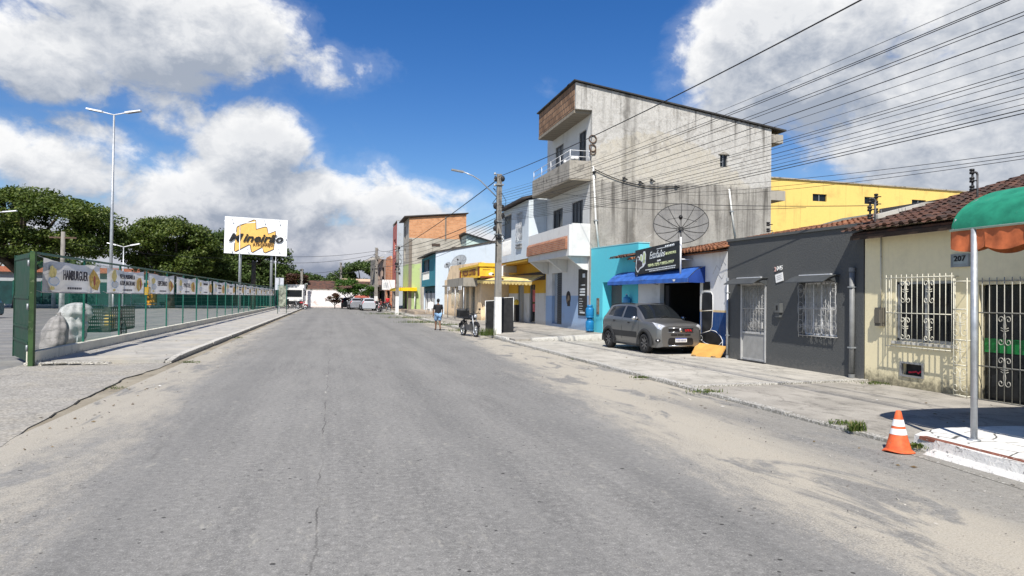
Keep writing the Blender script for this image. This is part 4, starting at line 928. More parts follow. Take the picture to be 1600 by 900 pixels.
# wrought-iron ornament at the corner
mb = MB()
for z, r in ((8.82, .17), (8.42, .15)): mb.tube([(10.99, CY0-.04+r*1.2*cos(k*pi/8)-.0, z+r*sin(k*pi/8)) if False else (11.02+r*cos(k*pi/8), CY0-.03, z+r*sin(k*pi/8)) for k in range(17)], .028, 6)
mb.tube([(10.86, CY0-.03, 8.55), (10.95, CY0-.03, 8.12), (11.12, CY0-.03, 8.15), (11.18, CY0-.03, 8.3)], .026, 6)
part(mb, 'iron_rings', RUST, H)
# tall black price list
S = thing('tall_black_sign', 'tall narrow black price list sign on the white and blue wall beside the cyan house', 'sign', (10.97, 29.3, 1))
mb = MB(); mb.box(10.955, 10.995, 28.82, 29.86, .95, 3.08); part(mb, 'board', BLACK, S)
mb = MB()
for y0, y1, z0, z1 in ((28.98, 29.30, 2.68, 2.86), (28.98, 29.5, 2.32, 2.36), (28.98, 29.65, 2.10, 2.19), (28.98, 29.65, 1.99, 2.06), (28.98, 29.65, 1.86, 1.93)): mb.box(10.948, 10.954, y0, y1, z0, z1)
for k in range(6): mb.box(10.948, 10.954, 29.35-.12*(k % 2), 29.7, 1.70-.11*k, 1.72-.11*k)
mb.box(10.948, 10.954, 29.0, 29.62, 1.05, 1.12); part(mb, 'lettering', SIL, S)
# mural badge and loop on the wall, poster of a bearded lion in brown: a plain dark patch
mb = MB(); mb.lathe([(0, .0), (.34, .0), (.34, .004), (0, .004)], (10.996, 31.35, 1.75), 14, 0, (-1, 0, 0)); mb.box(10.992, 10.996, 31.1, 31.5, 1.35, 1.7); mb.ball((10.99, 31.5, 1.95), (.004, .09, .08), 6); mb.lathe([(0, .005), (.14, .005)], (10.994, 31.30, 1.74), 10, 1, (-1, 0, 0)); mb.lathe([(0, .005), (.1, .005)], (10.994, 31.52, 1.62), 10, 1, (-1, 0, 0))
part(mb, 'wall_emblem', [flat('brown_black_emblem', (.05, .04, .034), .8), flat('tan_emblem', (.26, .19, .12), .8)], H)
mb = MB(); mb.ball((11.08, CY0-.1, 7.33), (.09, .1, .07), 7); mb.tube([(11.08, CY0, 7.35), (11.08, CY0-.12, 7.30)], .03, 5); tag(mb.build('flood_lamp', BLACK), 'small dark flood lamp at the corner of the bare concrete wall below the upper balcony', 'lamp')

# ================================================================ white and pale blue two-storey house with a yellow shop
PALEB = plaster('pale_blue_white_render', (.60, .66, .70), (.28, .29, .29), .25, .3, .3, .1, bmp=.2)
H = thing('balcony_house', 'two storey pale blue white house overhanging a yellow shop, with balcony and grilled window', 'house', (11, 38, 0))
Ya, Yb = 41.3, 35.02
mb = MB(); mb.wall((10.0, Ya), (10.0, Yb), 3.86, 7.0, [(Ya-40.9, Ya-38.7, 4.25, 6.7), (Ya-37.4, Ya-36.3, 4.9, 6.5)], .15, side=1)
mb.wall((10.15, Yb), (11.8, Yb), 3.86, lambda u: 7.0+.25*u, [], .15, side=1); mb.wall((10.15, Ya), (19, Ya), 3.3, lambda u: 7.0+.25*u, [], .15, side=-1); mb.wall((11.8, Yb+.02), (19, Yb+.02), 3.0, 7.3, [], .15, side=1); mb.wall((19, Yb), (19, Ya), 0, 7.4, [], .15, side=1)
mb.box(10.16, 18.9, Yb+.17, Ya-.17, 3.87, 3.97); part(mb, 'upper_wall', PALEB, H)
YEL = plaster('yellow_shop_paint', (.60, .36, .045), (.25, .17, .07), .4, .4, .4, .4, z0=.2, bands=((2.0, (.56, .55, .52)),))
mb = MB(); mb.wall((11, 43), (11, Yb), .1, 3.855, [(43-40.8, 43-39.4, .32, 2.5), (43-38.2, 43-37.0, .32, 2.5)], .2, side=1); mb.wall((11.2, 42.9), (18, 42.9), 0, 3.85, [], .2, side=-1)
part(mb, 'shop_wall', YEL, H)
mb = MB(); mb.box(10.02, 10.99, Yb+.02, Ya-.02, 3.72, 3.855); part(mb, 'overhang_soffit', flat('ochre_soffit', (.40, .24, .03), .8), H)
mb = MB(); mb.box(10.975, 10.997, 35.1, 42.6, 2.72, 3.18); part(mb, 'dark_fascia', flat('dark_brown_fascia', (.05, .043, .04), .7), H)
for y0, y1, m in ((39.42, 40.78, flat('grey_shop_door', (.25, .26, .26), .5)), (37.02, 38.18, GLASS)):
    mb = MB(); mb.box(11.1, 11.13, y0, y1, .33, 2.49); o = part(mb, 'shop_door', m, H); mb = MB()
    for y in (y0+.02, y1-.02): mb.box(11.05, 11.098, y-.04, y+.04, .33, 2.49)
    part(mb, 'frame', ALU, parent=o)
mb = MB(); mb.box(11.085, 11.098, 37.3, 37.8, 1.5, 2.2); mb.box(11.085, 11.098, 37.25, 37.75, .95, 1.4); part(mb, 'posters', flat('red_pink_posters', (.45, .09, .10), .6, var=.5, scale=5), H)
mb = MB(); mb.hexa([(9.6, Yb-.1, 6.98), (19.2, Yb-.1, 9.3), (19.2, Ya+.1, 9.3), (9.6, Ya+.1, 6.98), (9.6, Yb-.1, 7.10), (19.2, Yb-.1, 9.42), (19.2, Ya+.1, 9.42), (9.6, Ya+.1, 7.10)]); part(mb, 'roof', flat('dark_roof_sheet', (.055, .045, .04), .85, var=.3, scale=3), H)
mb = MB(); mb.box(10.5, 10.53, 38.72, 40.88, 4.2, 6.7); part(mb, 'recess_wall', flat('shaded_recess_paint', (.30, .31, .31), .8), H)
mb = MB(); mb.box(10.01, 10.06, 38.72, 40.88, 5.18, 5.26); mb.box(10.01, 10.06, 38.72, 40.88, 4.26, 4.32)
for k in range(15): mb.lathe([(.03, 0), (.055, .2), (.03, .5), (.05, .7), (.03, .86)], (10.035, 38.8+k*.145, 4.32), 6)
part(mb, 'balustrade', WHITE, H)
mb = MB(); mb.box(10.1, 10.13, 36.32, 37.38, 4.92, 6.48); wn = part(mb, 'window', flat('grey_window_leaf', (.34, .36, .36), .5), H); fancy('window_grille', H, 9.93, 36.28, 37.42, 4.9, 6.5, 6, 2, 3, WHITEM)
mb = MB(); mb.box(9.9, 10, 36.3, 37.4, 4.50, 4.62); mb.box(9.9, 10, 36.3, 37.4, 4.68, 4.74); part(mb, 'sill', flat('grey_sill', (.25, .25, .25), .7), H)
# the yellow scalloped awning
YAW = flat('pale_yellow_awning_fabric', (.74, .57, .22), .65, var=.2, scale=2, wear=(.6, .5, .28))
A = thing('yellow_awning', 'pale yellow scalloped shop awning running from the white house to the sign box', 'awning', (10.5, 38, 2.7))
fL = Vector((9.0, 43.6, 2.86)); fR = Vector((10.25, 35.15, 2.62)); bL = Vector((10.98, 43.6, 3.22)); bR = Vector((10.98, 35.15, 2.98))
mb = MB(); mb.grid(lambda i, j: (fL.lerp(fR, i)).lerp(bL.lerp(bR, i), j)+Vector((0, 0, .05*sin(j*pi))), 14, 3, 0, True); part(mb, 'fabric', YAW, A, fix=False)
mb = MB(); K = 18
for k in range(K):
    a = fL.lerp(fR, k/K); b = fL.lerp(fR, (k+1)/K); mm = a.lerp(b, .5); d_ = Vector((0, 0, -1)); mb.prism([a, b, b+d_*.13, a.lerp(b, .78)+d_*.21, mm+d_*.23, a.lerp(b, .22)+d_*.21, a+d_*.13], (.006, .002, 0))
part(mb, 'valance', YAW, A)
mb = MB(); mb.tube([fL, fR], .02, 5)
for k in (0, .33, .66, 1): mb.tube([fL.lerp(fR, k), bL.lerp(bR, k)], .016, 5)
part(mb, 'frame', STEEL, A)
mb = MB(); mb.ball((10.6, 39.6, 1.45), (.16, .3, .2), 8); mb.ball((10.58, 39.85, 1.35), (.1, .15, .12), 7); mb.box(10.5, 10.72, 39.4, 39.8, .32, 1.3, 1)
tag(mb.build('flower_stand', [flat('yellow_flowers', (.60, .42, .06), .7, var=.4, scale=14), BLACK]), 'black stand with a yellow bunch on it in front of the grey shop door', 'stand')

# ================================================================ old peach house with the yellow sign box
PEACH = plaster('weathered_peach_render', (.86, .66, .43), (.085, .07, .055), .45, .8, .7, .8, scale=1.3, bmp=.4)
H = thing('old_peach_house', 'old weathered peach house with a stepped dirty parapet and posts in front', 'house', (9.3, 50, 0))
Ya, Yb = 59.0, 43.7
def ptop(u):
    y = Ya-u; return 3.2 if y > 58.0 else (3.2+(58.0-y)*.55 if y > 56 else 4.3)
mb = MB()
mb.wall((9.3, Ya), (9.3, 58.0), .1, 3.2, [], .2, side=1); mb.wall((9.3, 57.999), (9.3, 56), .1, lambda u: 3.2+.55*u, [], .2, side=1)
mb.wall((9.3, 55.999), (9.3, Yb), .1, lambda u: 4.3-.02*u, [(.9, 1.8, 1.0, 2.45), (3.2, 4.1, 1.0, 2.45), (5.6, 6.5, .9, 2.45), (7.2, 8.1, .9, 2.45), (9.2, 10.3, .2, 2.45)], .2, side=1)
mb.wall((9.5, Yb), (11.15, Yb), .1, 3.9, [], .2, side=1); mb.wall((9.5, Ya), (17, Ya), .1, 3.2, [], .2, side=-1); mb.wall((17, Yb), (17, Ya), .1, 3.9, [], .2, side=1); mb.wall((11.16, Yb+.01), (17, Yb+.01), .1, 3.9, [], .2, side=1)
part(mb, 'wall', PEACH, H)
mb = MB(); mb.box(9.45, 16.9, Yb+.1, Ya-.1, 3.05, 3.15); part(mb, 'roof', TILE_D, H)
for k, (a, b, z) in enumerate(((.9, 1.8, 1.0), (3.2, 4.1, 1.0), (5.6, 6.5, .9), (7.2, 8.1, .9), (9.2, 10.3, .2))):
    y0, y1 = 56-b, 56-a; mb = MB(); mb.box(9.40, 9.43, y0+.01, y1-.01, z+.01, 2.44); o = part(mb, 'door' if k == 4 else 'window', flat('grey_slatted_leaf', (.24, .22, .19), .7, var=.4, scale=5) if k < 4 else DARKIN, H)
    mb = MB()
    for q in range(5): y = y0+(y1-y0)*q/4; mb.tube([(9.27, y, z), (9.27, y, 2.45)], .012, 4)
    for q in range(4): mb.tube([(9.27, y0, z+(2.45-z)*q/3), (9.27, y1, z+(2.45-z)*q/3)], .012, 4)
    part(mb, 'grille', CREAMF, parent=o)
mb = MB(); mb.box(9.1, 9.297, 56, 59, 2.62, 2.72); mb.box(9.1, 9.297, 43.8, 55.9, 2.62, 2.72); part(mb, 'ledge', OLDC, H)
mb = MB(); mb.box(8.15, 9.09, 43.9, 50.5, 2.45, 3.02); part(mb, 'old_fascia', plaster('streaked_grey_fascia', (.30, .28, .24), (.06, .055, .05), .6, 1.0, .1, .1), H)
mb = MB()
for x, y in ((8.2, 43.98), (8.2, 47.2), (8.2, 50.4)): mb.tube([(x, y, .18), (x, y, 2.46)], .035, 6)
part(mb, 'porch_post', GALV, H)
# small pale boards hung under the fascia
for y, lab in ((44.9, 'white blank board hung under the grey fascia just left of the utility pole'), (49.6, 'small white board hung under the far end of the grey fascia')):
    o = tag(MB().box(8.10, 8.13, y-.55, y+.55, 2.22, 2.48).build('hanging_board', WHITE), lab, 'board', 'boards under the grey fascia'); MB().box(8.09, 8.10, y-.4, y+.3, 2.32, 2.38).build('print', flat('faint_print', (.45, .45, .44), .7), o)
S = thing('yellow_sign_box', 'yellow box sign with brown lettering jutting out above the old peach house', 'sign', (9.2, 45.5, 3.1))
SBX = flat('yellow_sign_paint', (.72, .46, .04), .5, var=.16, scale=2, wear=(.5, .34, .08)); SY0, SY1 = 42.35, 49.3
mb = MB(); mb.box(8.9, 9.9, SY0, SY1, 3.02, 3.78); mb.box(8.82, 9.9, SY0-.08, SY0+.12, 3.70, 3.92); mb.box(8.82, 8.9, SY0+.12, SY1+.06, 3.70, 3.84); mb.box(8.82, 8.9, SY0-.06, SY1+.06, 2.98, 3.08); part(mb, 'box', SBX, S)
BRN = flat('red_brown_sign_paint', (.16, .035, .015), .5)
mb = MB(); mb.box(8.84, 8.897, SY0+.02, SY0+.36, 3.10, 3.66); mb.box(8.84, 8.897, SY1-.4, SY1-.1, 3.10, 3.60); mb.box(8.95, 9.9, SY0-.03, SY0-.002, 2.98, 3.08); part(mb, 'trim', BRN, S)
ptext(S, 'lettering', 'PIZZA LOTES', BRN, origin=(8.885, SY1-1.1, 3.22), right=(0, -1, 0), up=(0, 0, 1), height=.36, width=4.6, bold=.03)
mb = MB(); mb.ball((9.66, SY0-.01, 3.22), (.18, .02, .10), 10); mb.tube([(9.33+.11*cos(a*.4), SY0-.012, 3.62+.05*sin(a*.4)) for a in range(9)], .012, 4, 1); mb.ball((9.76, SY0-.03, 3.21), (.08, .02, .05), 8, 2); mb.box(9.1, 9.62, SY0-.012, SY0-.002, 3.48, 3.51, 1)
part(mb, 'emblem', [WHITE, BRN, BLACK], S)
S = thing('red_hanging_sign', 'small red and white sign fixed on the yellow shop just right of the utility pole', 'sign', (9.6, 40.5, 3.4))
mb = MB(); mb.box(9.62, 9.68, 39.6, 40.6, 2.98, 3.72); part(mb, 'panel', flat('red_sign_face', (.50, .02, .025), .5), S); mb = MB(); mb.box(9.6, 9.68, 39.3, 39.58, 3.0, 3.6); part(mb, 'white_edge', WHITE, S); mb = MB(); mb.tube([(9.66, 40, 3.6), (10.02, 40, 3.7)], .03, 5); part(mb, 'arm', STEEL, S)

# ================================================================ teal-fronted house with a long pale blue side wall
H = thing('teal_house', 'house with a long pale blue side wall and a narrow teal balcony front', 'house', (8.65, 62, 0))
BLW = plaster('pale_sky_blue_render', (.52, .60, .68), (.3, .33, .36), .2, .35, .3, .2, bmp=.15); TEA = plaster('teal_paint', (.045, .23, .29), (.05, .12, .14), .45, .5, .3, .3, bmp=.15)
mb = MB(); mb.wall((8.65, 60), (17.5, 60), 0, lambda u: 5.68+u*.205, [], .2, side=1); mb.wall((17.4, 60.2), (17.4, 70), 0, 7.4, [], .2, side=1); mb.wall((8.9, 70), (17.4, 70), 0, lambda u: 5.68+u*.205, [], .2, side=-1); part(mb, 'side_wall', BLW, H)
mb = MB(); mb.wall((8.65, 70), (8.65, 60.2), 2.75, 5.6, [(.4, 5.8, 3.4, 5.35)], .2, side=1); part(mb, 'upper_front', TEA, H)
mb = MB(); mb.wall((9.0, 70), (9.0, 60.2), 0, 2.74, [(1, 2.5, .2, 2.3), (4, 5.2, .2, 2.3), (7, 8.2, .2, 2.3)], .2, side=1); part(mb, 'ground_front', plaster('dark_teal_and_white', (.03, .09, .11), (.05, .05, .05), .4, bands=((2.1, (.5, .51, .5)),)), H)
mb = MB(); mb.box(9.15, 9.18, 61.5, 69.2, .2, 2.3); part(mb, 'doors', GRAYP, H)
mb = MB()
for k in range(14): mb.box(8.66, 8.70, 64.3+k*.38, 64.4+k*.38, 3.4, 4.1)
mb.box(8.64, 8.72, 64.25, 69.6, 4.08, 4.18); part(mb, 'balustrade', WHITE, H)
mb = MB(); mb.box(9.3, 9.35, 63.9, 69.8, 2.9, 5.5); part(mb, 'recess_shade_panel', DARKIN, H)  # dark panel added behind the opening, its colour stands for the shade inside
mb = MB(); mb.hexa([(8.2, 59.9, 5.58), (17.6, 59.9, 7.52), (17.6, 70.2, 7.52), (8.2, 70.2, 5.58), (8.2, 59.9, 5.70), (17.6, 59.9, 7.64), (17.6, 70.2, 7.64), (8.2, 70.2, 5.70)]); part(mb, 'roof', flat('dark_aged_roof_sheet', (.06, .055, .05), .85, var=.3, scale=3), H)
for c, r, lab in (((10.6, 58.9, 4.75), .72, 'wide mesh satellite dish in front of the pale blue wall'), ((9.55, 58.9, 4.45), .33, 'smaller mesh satellite dish left of the wide one by the pale blue wall')):
    mesh_dish('satellite_dish', c, r, (-.55, -.60, .58), .35*r, lab, ribs=10, stand=1.2)
# pale green attic house with dark roof behind
H = thing('attic_house', 'pale green gabled attic with a dark sloping roof behind the pale blue wall', 'house', (14, 72, 0))
mb = MB(); a = onY(729, 365, 71); b = onY(795, 392, 71)
mb.wall((a.x, 71), (b.x+3, 71), 0, lambda u: a.z-.27*u, [], .2, side=1); mb.wall((b.x+3, 71), (b.x+3, 80), 0, 5, [], .2, side=1); mb.wall((a.x, 71.2), (a.x, 80), 0, a.z, [], .2, side=-1); part(mb, 'wall', plaster('pale_green_render', (.50, .62, .58), amt=.2), H)
mb = MB(); mb.prism([(a.x-.3, 70.6, a.z+.10), (b.x+3.3, 70.6, a.z-.27*(b.x+3.3-a.x)+.02), (b.x+3.3, 70.6, a.z-.27*(b.x+3.3-a.x)-.1), (a.x-.3, 70.6, a.z-.02)], (0, 9.8, 0)); part(mb, 'roof', flat('black_roof_sheet', (.03, .03, .032), .7), H)
mb = MB(); w0 = a.x+(b.x-a.x)*.38; mb.box(w0, w0+2.6, 70.96, 70.998, a.z-2.2, a.z-1.05); part(mb, 'dark_opening', DARKIN, H); mb = MB(); mb.prism([(w0+.2, 70.955, a.z-2.15), (w0+2.5, 70.955, a.z-2.15), (w0+1.2, 70.955, a.z-1.4)], (0, -.02, 0)); part(mb, 'white_panel', WHITE, H)

# ================================================================ tall brick house with lime green lower wall
H = thing('brick_house', 'tall house with raw orange brick top storey, grey cement and a lime green base', 'house', (7.7, 76, 0))
GB = plaster('grey_cement_over_lime_paint', (.36, .33, .285), (.13, .12, .105), .5, .5, .3, .3, scale=.9)
BX0, BX1 = 7.72, 14.0; BRK = brickmat('raw_orange_bricks', (.60, .30, .15), (.47, .215, .10), (.50, .33, .21), .38, .18, 'x', .016)
GBL = None; m_, t_, b_, p_ = newmat('lime_paint_below_grey_cement'); x_, y_, z_ = t_.sep(p_); n_ = t_.noise(p_, 1.1, 6, .65)
lim = t_.math('MULTIPLY', t_.sm(t_.math('ADD', z_, t_.math('MULTIPLY_ADD', n_, .5, -.25)), 5.25, 5.35, 1, 0), t_.sm(t_.math('ADD', x_, t_.math('MULTIPLY', n_, .8)), 9.3, 9.5, 1, 0))
c_ = t_.mix(t_.sm(n_, .4, .65), (.36, .335, .285), (.46, .43, .37)); c_ = t_.mix(t_.sm(t_.noise(t_.scale(p_, 3, 3, .2), 1, 4), .5, .72, 0, .5), c_, (.15, .14, .12))
t_.put(b_.inputs['Base Color'], t_.mix(lim, c_, t_.mix(t_.sm(n_, .5, .7), (.40, .50, .22), (.29, .35, .18)))); b_.inputs['Roughness'].default_value = .9; GBL = m_
mb = MB(); mb.wall((BX0, 74), (BX1, 74), 0, lambda u: 8.10, [], .2, side=1); mb.wall((BX0, 80), (BX0, 74.2), 0, 10.3, [(1.2, 2.4, 8.3, 9.7), (1.2, 2.4, 5.8, 7.2), (.8, 4.8, .2, 2.4)], .2, side=1); mb.wall((BX1, 74.2), (BX1, 80), 0, 10.7, [], .2, side=1); mb.wall((BX0, 80), (BX1, 80), 0, 10.3, [], .2, side=-1); part(mb, 'wall', GBL, H)
mb = MB(); mb.wall((BX0+.02, 74.02), (BX1-.02, 74.02), 8.105, lambda u: 10.25+.105*u, [], .18, side=1); part(mb, 'brick_storey', BRK, H)
mb = MB(); mb.box(BX0+3.9, BX0+4.05, 73.96, 74.018, 7.9, 10.6); mb.box(BX0-.0, BX0+.35, 73.97, 73.998, .1, 8.0); part(mb, 'concrete_column', plaster('dark_column', (.20, .17, .14)), H)
mb = MB(); mb.hexa([(7.2, 73.8, 10.28), (14.2, 73.8, 10.98), (14.2, 80.2, 10.98), (7.2, 80.2, 10.28), (7.2, 73.8, 10.42), (14.2, 73.8, 11.06), (14.2, 80.2, 11.06), (7.2, 80.2, 10.42)]); part(mb, 'roof', flat('brown_black_roof', (.05, .04, .035), .85), H)
WH_ = flat('brown_window_hole', (.07, .05, .04), .9)
for x0, x1, z0, z1 in ((10.2, 11.1, 7.25, 7.55), (12.4, 13.6, 6.6, 7.25)): mb = MB(); mb.box(x0, x1, 73.97, 73.998, z0, z1); part(mb, 'window', WH_, H)
mb = MB(); mb.box(7.9, 7.95, 75, 79.4, .2, 2.4); part(mb, 'shop_gates', flat('dark_red_gates', (.05, .018, .02), .7, var=.5), H)
A = thing('yellow_shop_canopy', 'flat bright yellow canopy over the shop at the foot of the lime green wall', 'awning', (7, 75, 2.4))
mb = MB(); mb.hexa([(6.3, 73.4, 2.35), (8.6, 73.4, 2.35), (8.6, 80.5, 2.55), (6.3, 80.5, 2.35), (6.3, 73.4, 2.68), (8.6, 73.4, 2.72), (8.6, 80.5, 2.75), (6.3, 80.5, 2.62)]); part(mb, 'fascia', flat('bright_yellow_panel', (.78, .50, .01), .5), A); mb = MB()
for x in (6.45, 8.4): mb.tube([(x, 73.6, .2), (x, 73.6, 2.36)], .06, 6)
for k in range(9): mb.box(6.5+.2*k, 6.6+.2*k, 74.2, 74.5, 2.7, 2.75+.12*rnd.random())
part(mb, 'post', POLEC, A)
# red-fronted tower
H = thing('red_house', 'narrow tall house with a red front and a pale grey blank side wall', 'house', (7.1, 84, 0))
mb = MB(); mb.wall((7.15, 82), (9.3, 82), 0, 10.75, [], .2, side=1); mb.wall((9.2, 82.2), (9.2, 88), 0, 10.7, [], .2, side=1); mb.wall((7.15, 88), (9.2, 88), 0, 10.7, [], .2, side=-1); part(mb, 'side_wall', plaster('pale_grey_render', (.42, .46, .50), amt=.3, streak=.5), H)
mb = MB(); mb.wall((7.15, 88), (7.15, 82.2), 0, 10.5, [(1.5, 4, 6.9, 8.8), (1.5, 4, .2, 2.3)], .2, side=1); part(mb, 'front', plaster('faded_red_paint', (.46, .15, .13), (.22, .10, .09), .45, .5, bands=((2.8, (.25, .22, .2)),)), H)
mb = MB(); mb.box(7.3, 7.34, 84, 86.5, 6.9, 8.8); mb.box(7.3, 7.34, 84, 86.5, .2, 2.3); part(mb, 'window', GLASS, H); mb = MB(); mb.box(7.1, 9.3, 82.21, 88, 10.76, 10.85); part(mb, 'roof', OLDC, H)
# low house of red brick and grey columns at the end of the row
H = thing('patchwork_house', 'run-down two storey house of grey concrete and orange brick at the far row end', 'house', (6, 93, 0))
P0 = Vector((7.0, 88.5)); P1 = Vector((4.9, 98.0)); d_ = (P1-P0)
W_ = lambda f: (P0.x+d_.x*f, P0.y+d_.y*f)
mb = MB(); mb.wall(W_(1), W_(.62), 0, 7.2, [(.7, 1.4, 4.1, 5.6), (.7, 1.4, 1, 2.2)], .2, side=1); mb.wall((5.1, 98), (11, 98), 0, 7.0, [], .2, side=-1); mb.wall((7.2, 88.3), (11, 88.3), 0, 6.6, [], .2, side=1); part(mb, 'concrete_wall', plaster('blackened_concrete', (.20, .19, .175), (.06, .055, .05), .6, .8), H)
mb = MB(); mb.wall(W_(.62), W_(.24), 0, lambda u: 6.9-.1*u, [(.4, 1.3, 4.0, 5.6), (1.9, 3.0, 4.0, 5.6), (.3, 3.4, .1, 2.5)], .2, side=1); part(mb, 'plaster_wall', plaster('dirty_pinkish_plaster', (.40, .30, .25), (.10, .08, .07), .5, .7), H)
mb = MB(); mb.wall(W_(.24), W_(0), 0, lambda u: 6.4+1.1*sin(u/2.4*pi), [(.3, 2.0, .1, 2.5)], .2, side=1); part(mb, 'brick_wall', brickmat('orange_bricks', (.60, .235, .11), (.46, .16, .07), (.45, .34, .26), .5, .2, 'y', .03), H)
mb = MB(); a = W_(.98); b = W_(.3); mb.hexa([(a[0]-.7, a[1], 3.0), (a[0]+.1, a[1], 3.0), (b[0]+.1, b[1], 3.0), (b[0]-.7, b[1], 3.0), (a[0]-.7, a[1], 3.25), (a[0]+.1, a[1], 3.25), (b[0]+.1, b[1], 3.25), (b[0]-.7, b[1], 3.25)]); mb.hexa([(a[0]-1.0, a[1]-3, 6.4), (a[0], a[1]-3, 6.9), (b[0], b[1], 6.9), (b[0]-.6, b[1], 6.7), (a[0]-1.0, a[1]-3, 6.52), (a[0], a[1]-3, 7.0), (b[0], b[1], 7.0), (b[0]-.6, b[1], 6.8)]); part(mb, 'slab', OLDC, H)
mb = MB(); mb.prism([(W_(1)[0]+.5, W_(1)[1], .05), (W_(.05)[0]+.5, W_(.05)[1], .05), (W_(.05)[0]+.6, W_(.05)[1], .05), (W_(1)[0]+.6, W_(1)[1], .05)], (0, 0, 6)); part(mb, 'inner_wall', flat('dark_inner_wall', (.04, .04, .042), .8), H)
S = thing('white_shop_sign', 'plain white sign board hung over the pavement between the two far poles', 'sign', (6, 86, 3)); a = onY(597, 436, 84); 
mb = MB(); mb.box(a.x, a.x+1.75, 83.9, 84.02, 2.55, 3.75); part(mb, 'board', WHITE, S); mb = MB(); mb.tube([(a.x+1.7, 84.1, 3.5), (7.2, 84.3, 3.6)], .04, 5); part(mb, 'arm', STEEL, S); mb = MB(); mb.box(a.x+.15, a.x+.7, 83.89, 83.899, 2.8, 3.4); part(mb, 'faded_panel', flat('faint_grey_panel', (.50, .52, .52), .6), S)
mb = MB(); mb.box(6.9, 9.4, 60.5, 72.8, .12, .42); mb.box(6.7, 7.7, 72.9, 82, .12, .38)
stru(mb.build('raised_shop_step', plaster('tan_stone_step', (.38, .31, .24), amt=.4)))

# ================================================================ yellow hall behind the roofs
H = thing('yellow_hall', 'long blank yellow hall with a row of small dark windows behind the concrete house', 'hall', (25, 40, 0))
YH = plaster('stained_yellow_paint', (.76, .55, .17), (.22, .16, .08), .35, .6, .3, .2, scale=.7, bmp=.15); a = onY(1208, 280, 40); b = onY(1490, 302, 40)
sl_ = (b.z-a.z)/(b.x-a.x)
holes = [(onY(x0, 300, 40).x-22, onY(x1, 300, 40).x-22, 8.62, 9.12) for x0, x1 in ((1270, 1292), (1351, 1372), (1425, 1447))]
mb = MB(); mb.wall((22, 40), (52, 40), 0, lambda u: a.z+.1+sl_*(u+22-a.x)+.004*u, holes, .25, side=1); mb.wall((22, 40.25), (22, 70), 0, 9.9, [], .25, side=-1); mb.wall((52, 40), (52, 70), 0, 9.7, [], .25, side=1); part(mb, 'wall', YH, H)
mb = MB(); mb.hexa([(21.9, 39.9, a.z+.12), (52.1, 39.9, 9.85), (52.1, 70, 9.85), (21.9, 70, a.z+.12), (21.9, 39.9, a.z+.20), (52.1, 39.9, 9.93), (52.1, 70, 9.93), (21.9, 70, a.z+.20)]); part(mb, 'roof', OLDC, H)
for h in holes:
    mb = MB(); mb.box(22+h[0], 22+h[1], 40.12, 40.15, h[2], h[3]); o = part(mb, 'window', GLASS, H); mb = MB(); xm = 22+(h[0]+h[1])/2; mb.box(xm-.03, xm+.03, 40.08, 40.118, h[2], h[3]); part(mb, 'frame', ALU, parent=o)
H = thing('green_gable', 'dull green grey gable wall peeping over the tiled roofs below the yellow hall', 'building', (22, 24, 0))
mb = MB(); mb.prism([onY(1290, 372, 24)*1, onY(1335, 350, 24)*1, onY(1420, 325, 24)*1, onY(1500, 318, 24)*1, onY(1500, 430, 24)*1, onY(1290, 430, 24)*1], (0, 4, 0)); part(mb, 'wall', plaster('dull_green_render', (.16, .17, .14), amt=.4), H)
# ================================================================ left side: fence, banners, gate, parking lot
FY0, FY1, FX = 18.08, 97.5, -6.92
F = thing('wire_fence', 'long dark green welded wire fence on a low pale wall between pavement and parking lot', 'fence', (FX, FY0, 0))
mb = MB(); y = FY0
while y < FY1-.1: y2 = min(y+6.7, FY1); mb.box(FX-.09, FX+.09, y, y2-.012, -.01, .33); y = y2
part(mb, 'base_wall', plaster('pale_cream_low_wall', (.66, .63, .53), (.14, .125, .10), .25, .4, .13, .7, scale=1.5, bmp=.3), F)
mb = MB(); k = 0
y = FY0+.05
while y < FY1:
    if not (y > 21.65 and False): mb.tube([(FX, y, .33), (FX, y, 2.56)], .0022, 3, cap=False, smooth=False)
    y += .05 if y < 24 else .10 if y < 32 else .20
for i in range(12): mb.tube([(FX+.006, FY0, .38+i*.195), (FX+.006, FY1, .38+i*.195)], .0022, 3, cap=False, smooth=False)
part(mb, 'wire_panel', GREENF, F, fix=False)
y = 21.65
while y < FY1:
    mb = MB(); mb.box(FX-.055, FX-.01, y-.035, y+.035, .30, 2.62)
    for z in (.6, 1.2, 1.8, 2.4): mb.box(FX-.012, FX+.012, y-.02, y+.02, z, z+.03)
    part(mb, 'post', GREENF, F); y += 3.35
mb = MB(); mb.box(FX-.05, FX+.0, FY0, FY1, 2.60, 2.655); part(mb, 'top_rail', GREENF, F)
# banners
m_, t_, b_, p_ = newmat('printed_banner_cloth'); n_ = t_.noise(p_, 2.2, 5, .6)
t_.put(b_.inputs['Base Color'], t_.mix(t_.sm(n_, .3, .7), (.74, .71, .69), (.84, .82, .79))); b_.inputs['Roughness'].default_value = .6
tr_ = t_.node('ShaderNodeBsdfTranslucent'); tr_.inputs[0].default_value = (.84, .81, .79, 1); mx_ = t_.node('ShaderNodeMixShader'); mx_.inputs[0].default_value = .5
t_.l.new(b_.outputs[0], mx_.inputs[1]); t_.l.new(tr_.outputs[0], mx_.inputs[2]); t_.l.new(mx_.outputs[0], t_.n['Material Output'].inputs[0]); BAN = m_
PRINT = flat('dark_banner_print', (.05, .045, .055), .6); FOOD = flat('golden_food_print', (.66, .42, .09), .6, var=.45, scale=9); PALEY = flat('pale_yellow_print', (.74, .60, .22), .6, var=.2, scale=8); PALEB2 = flat('pale_blue_print', (.42, .54, .68), .6, var=.25, scale=6); REDF = flat('red_sausage_print', (.42, .09, .07), .6, var=.3, scale=7)
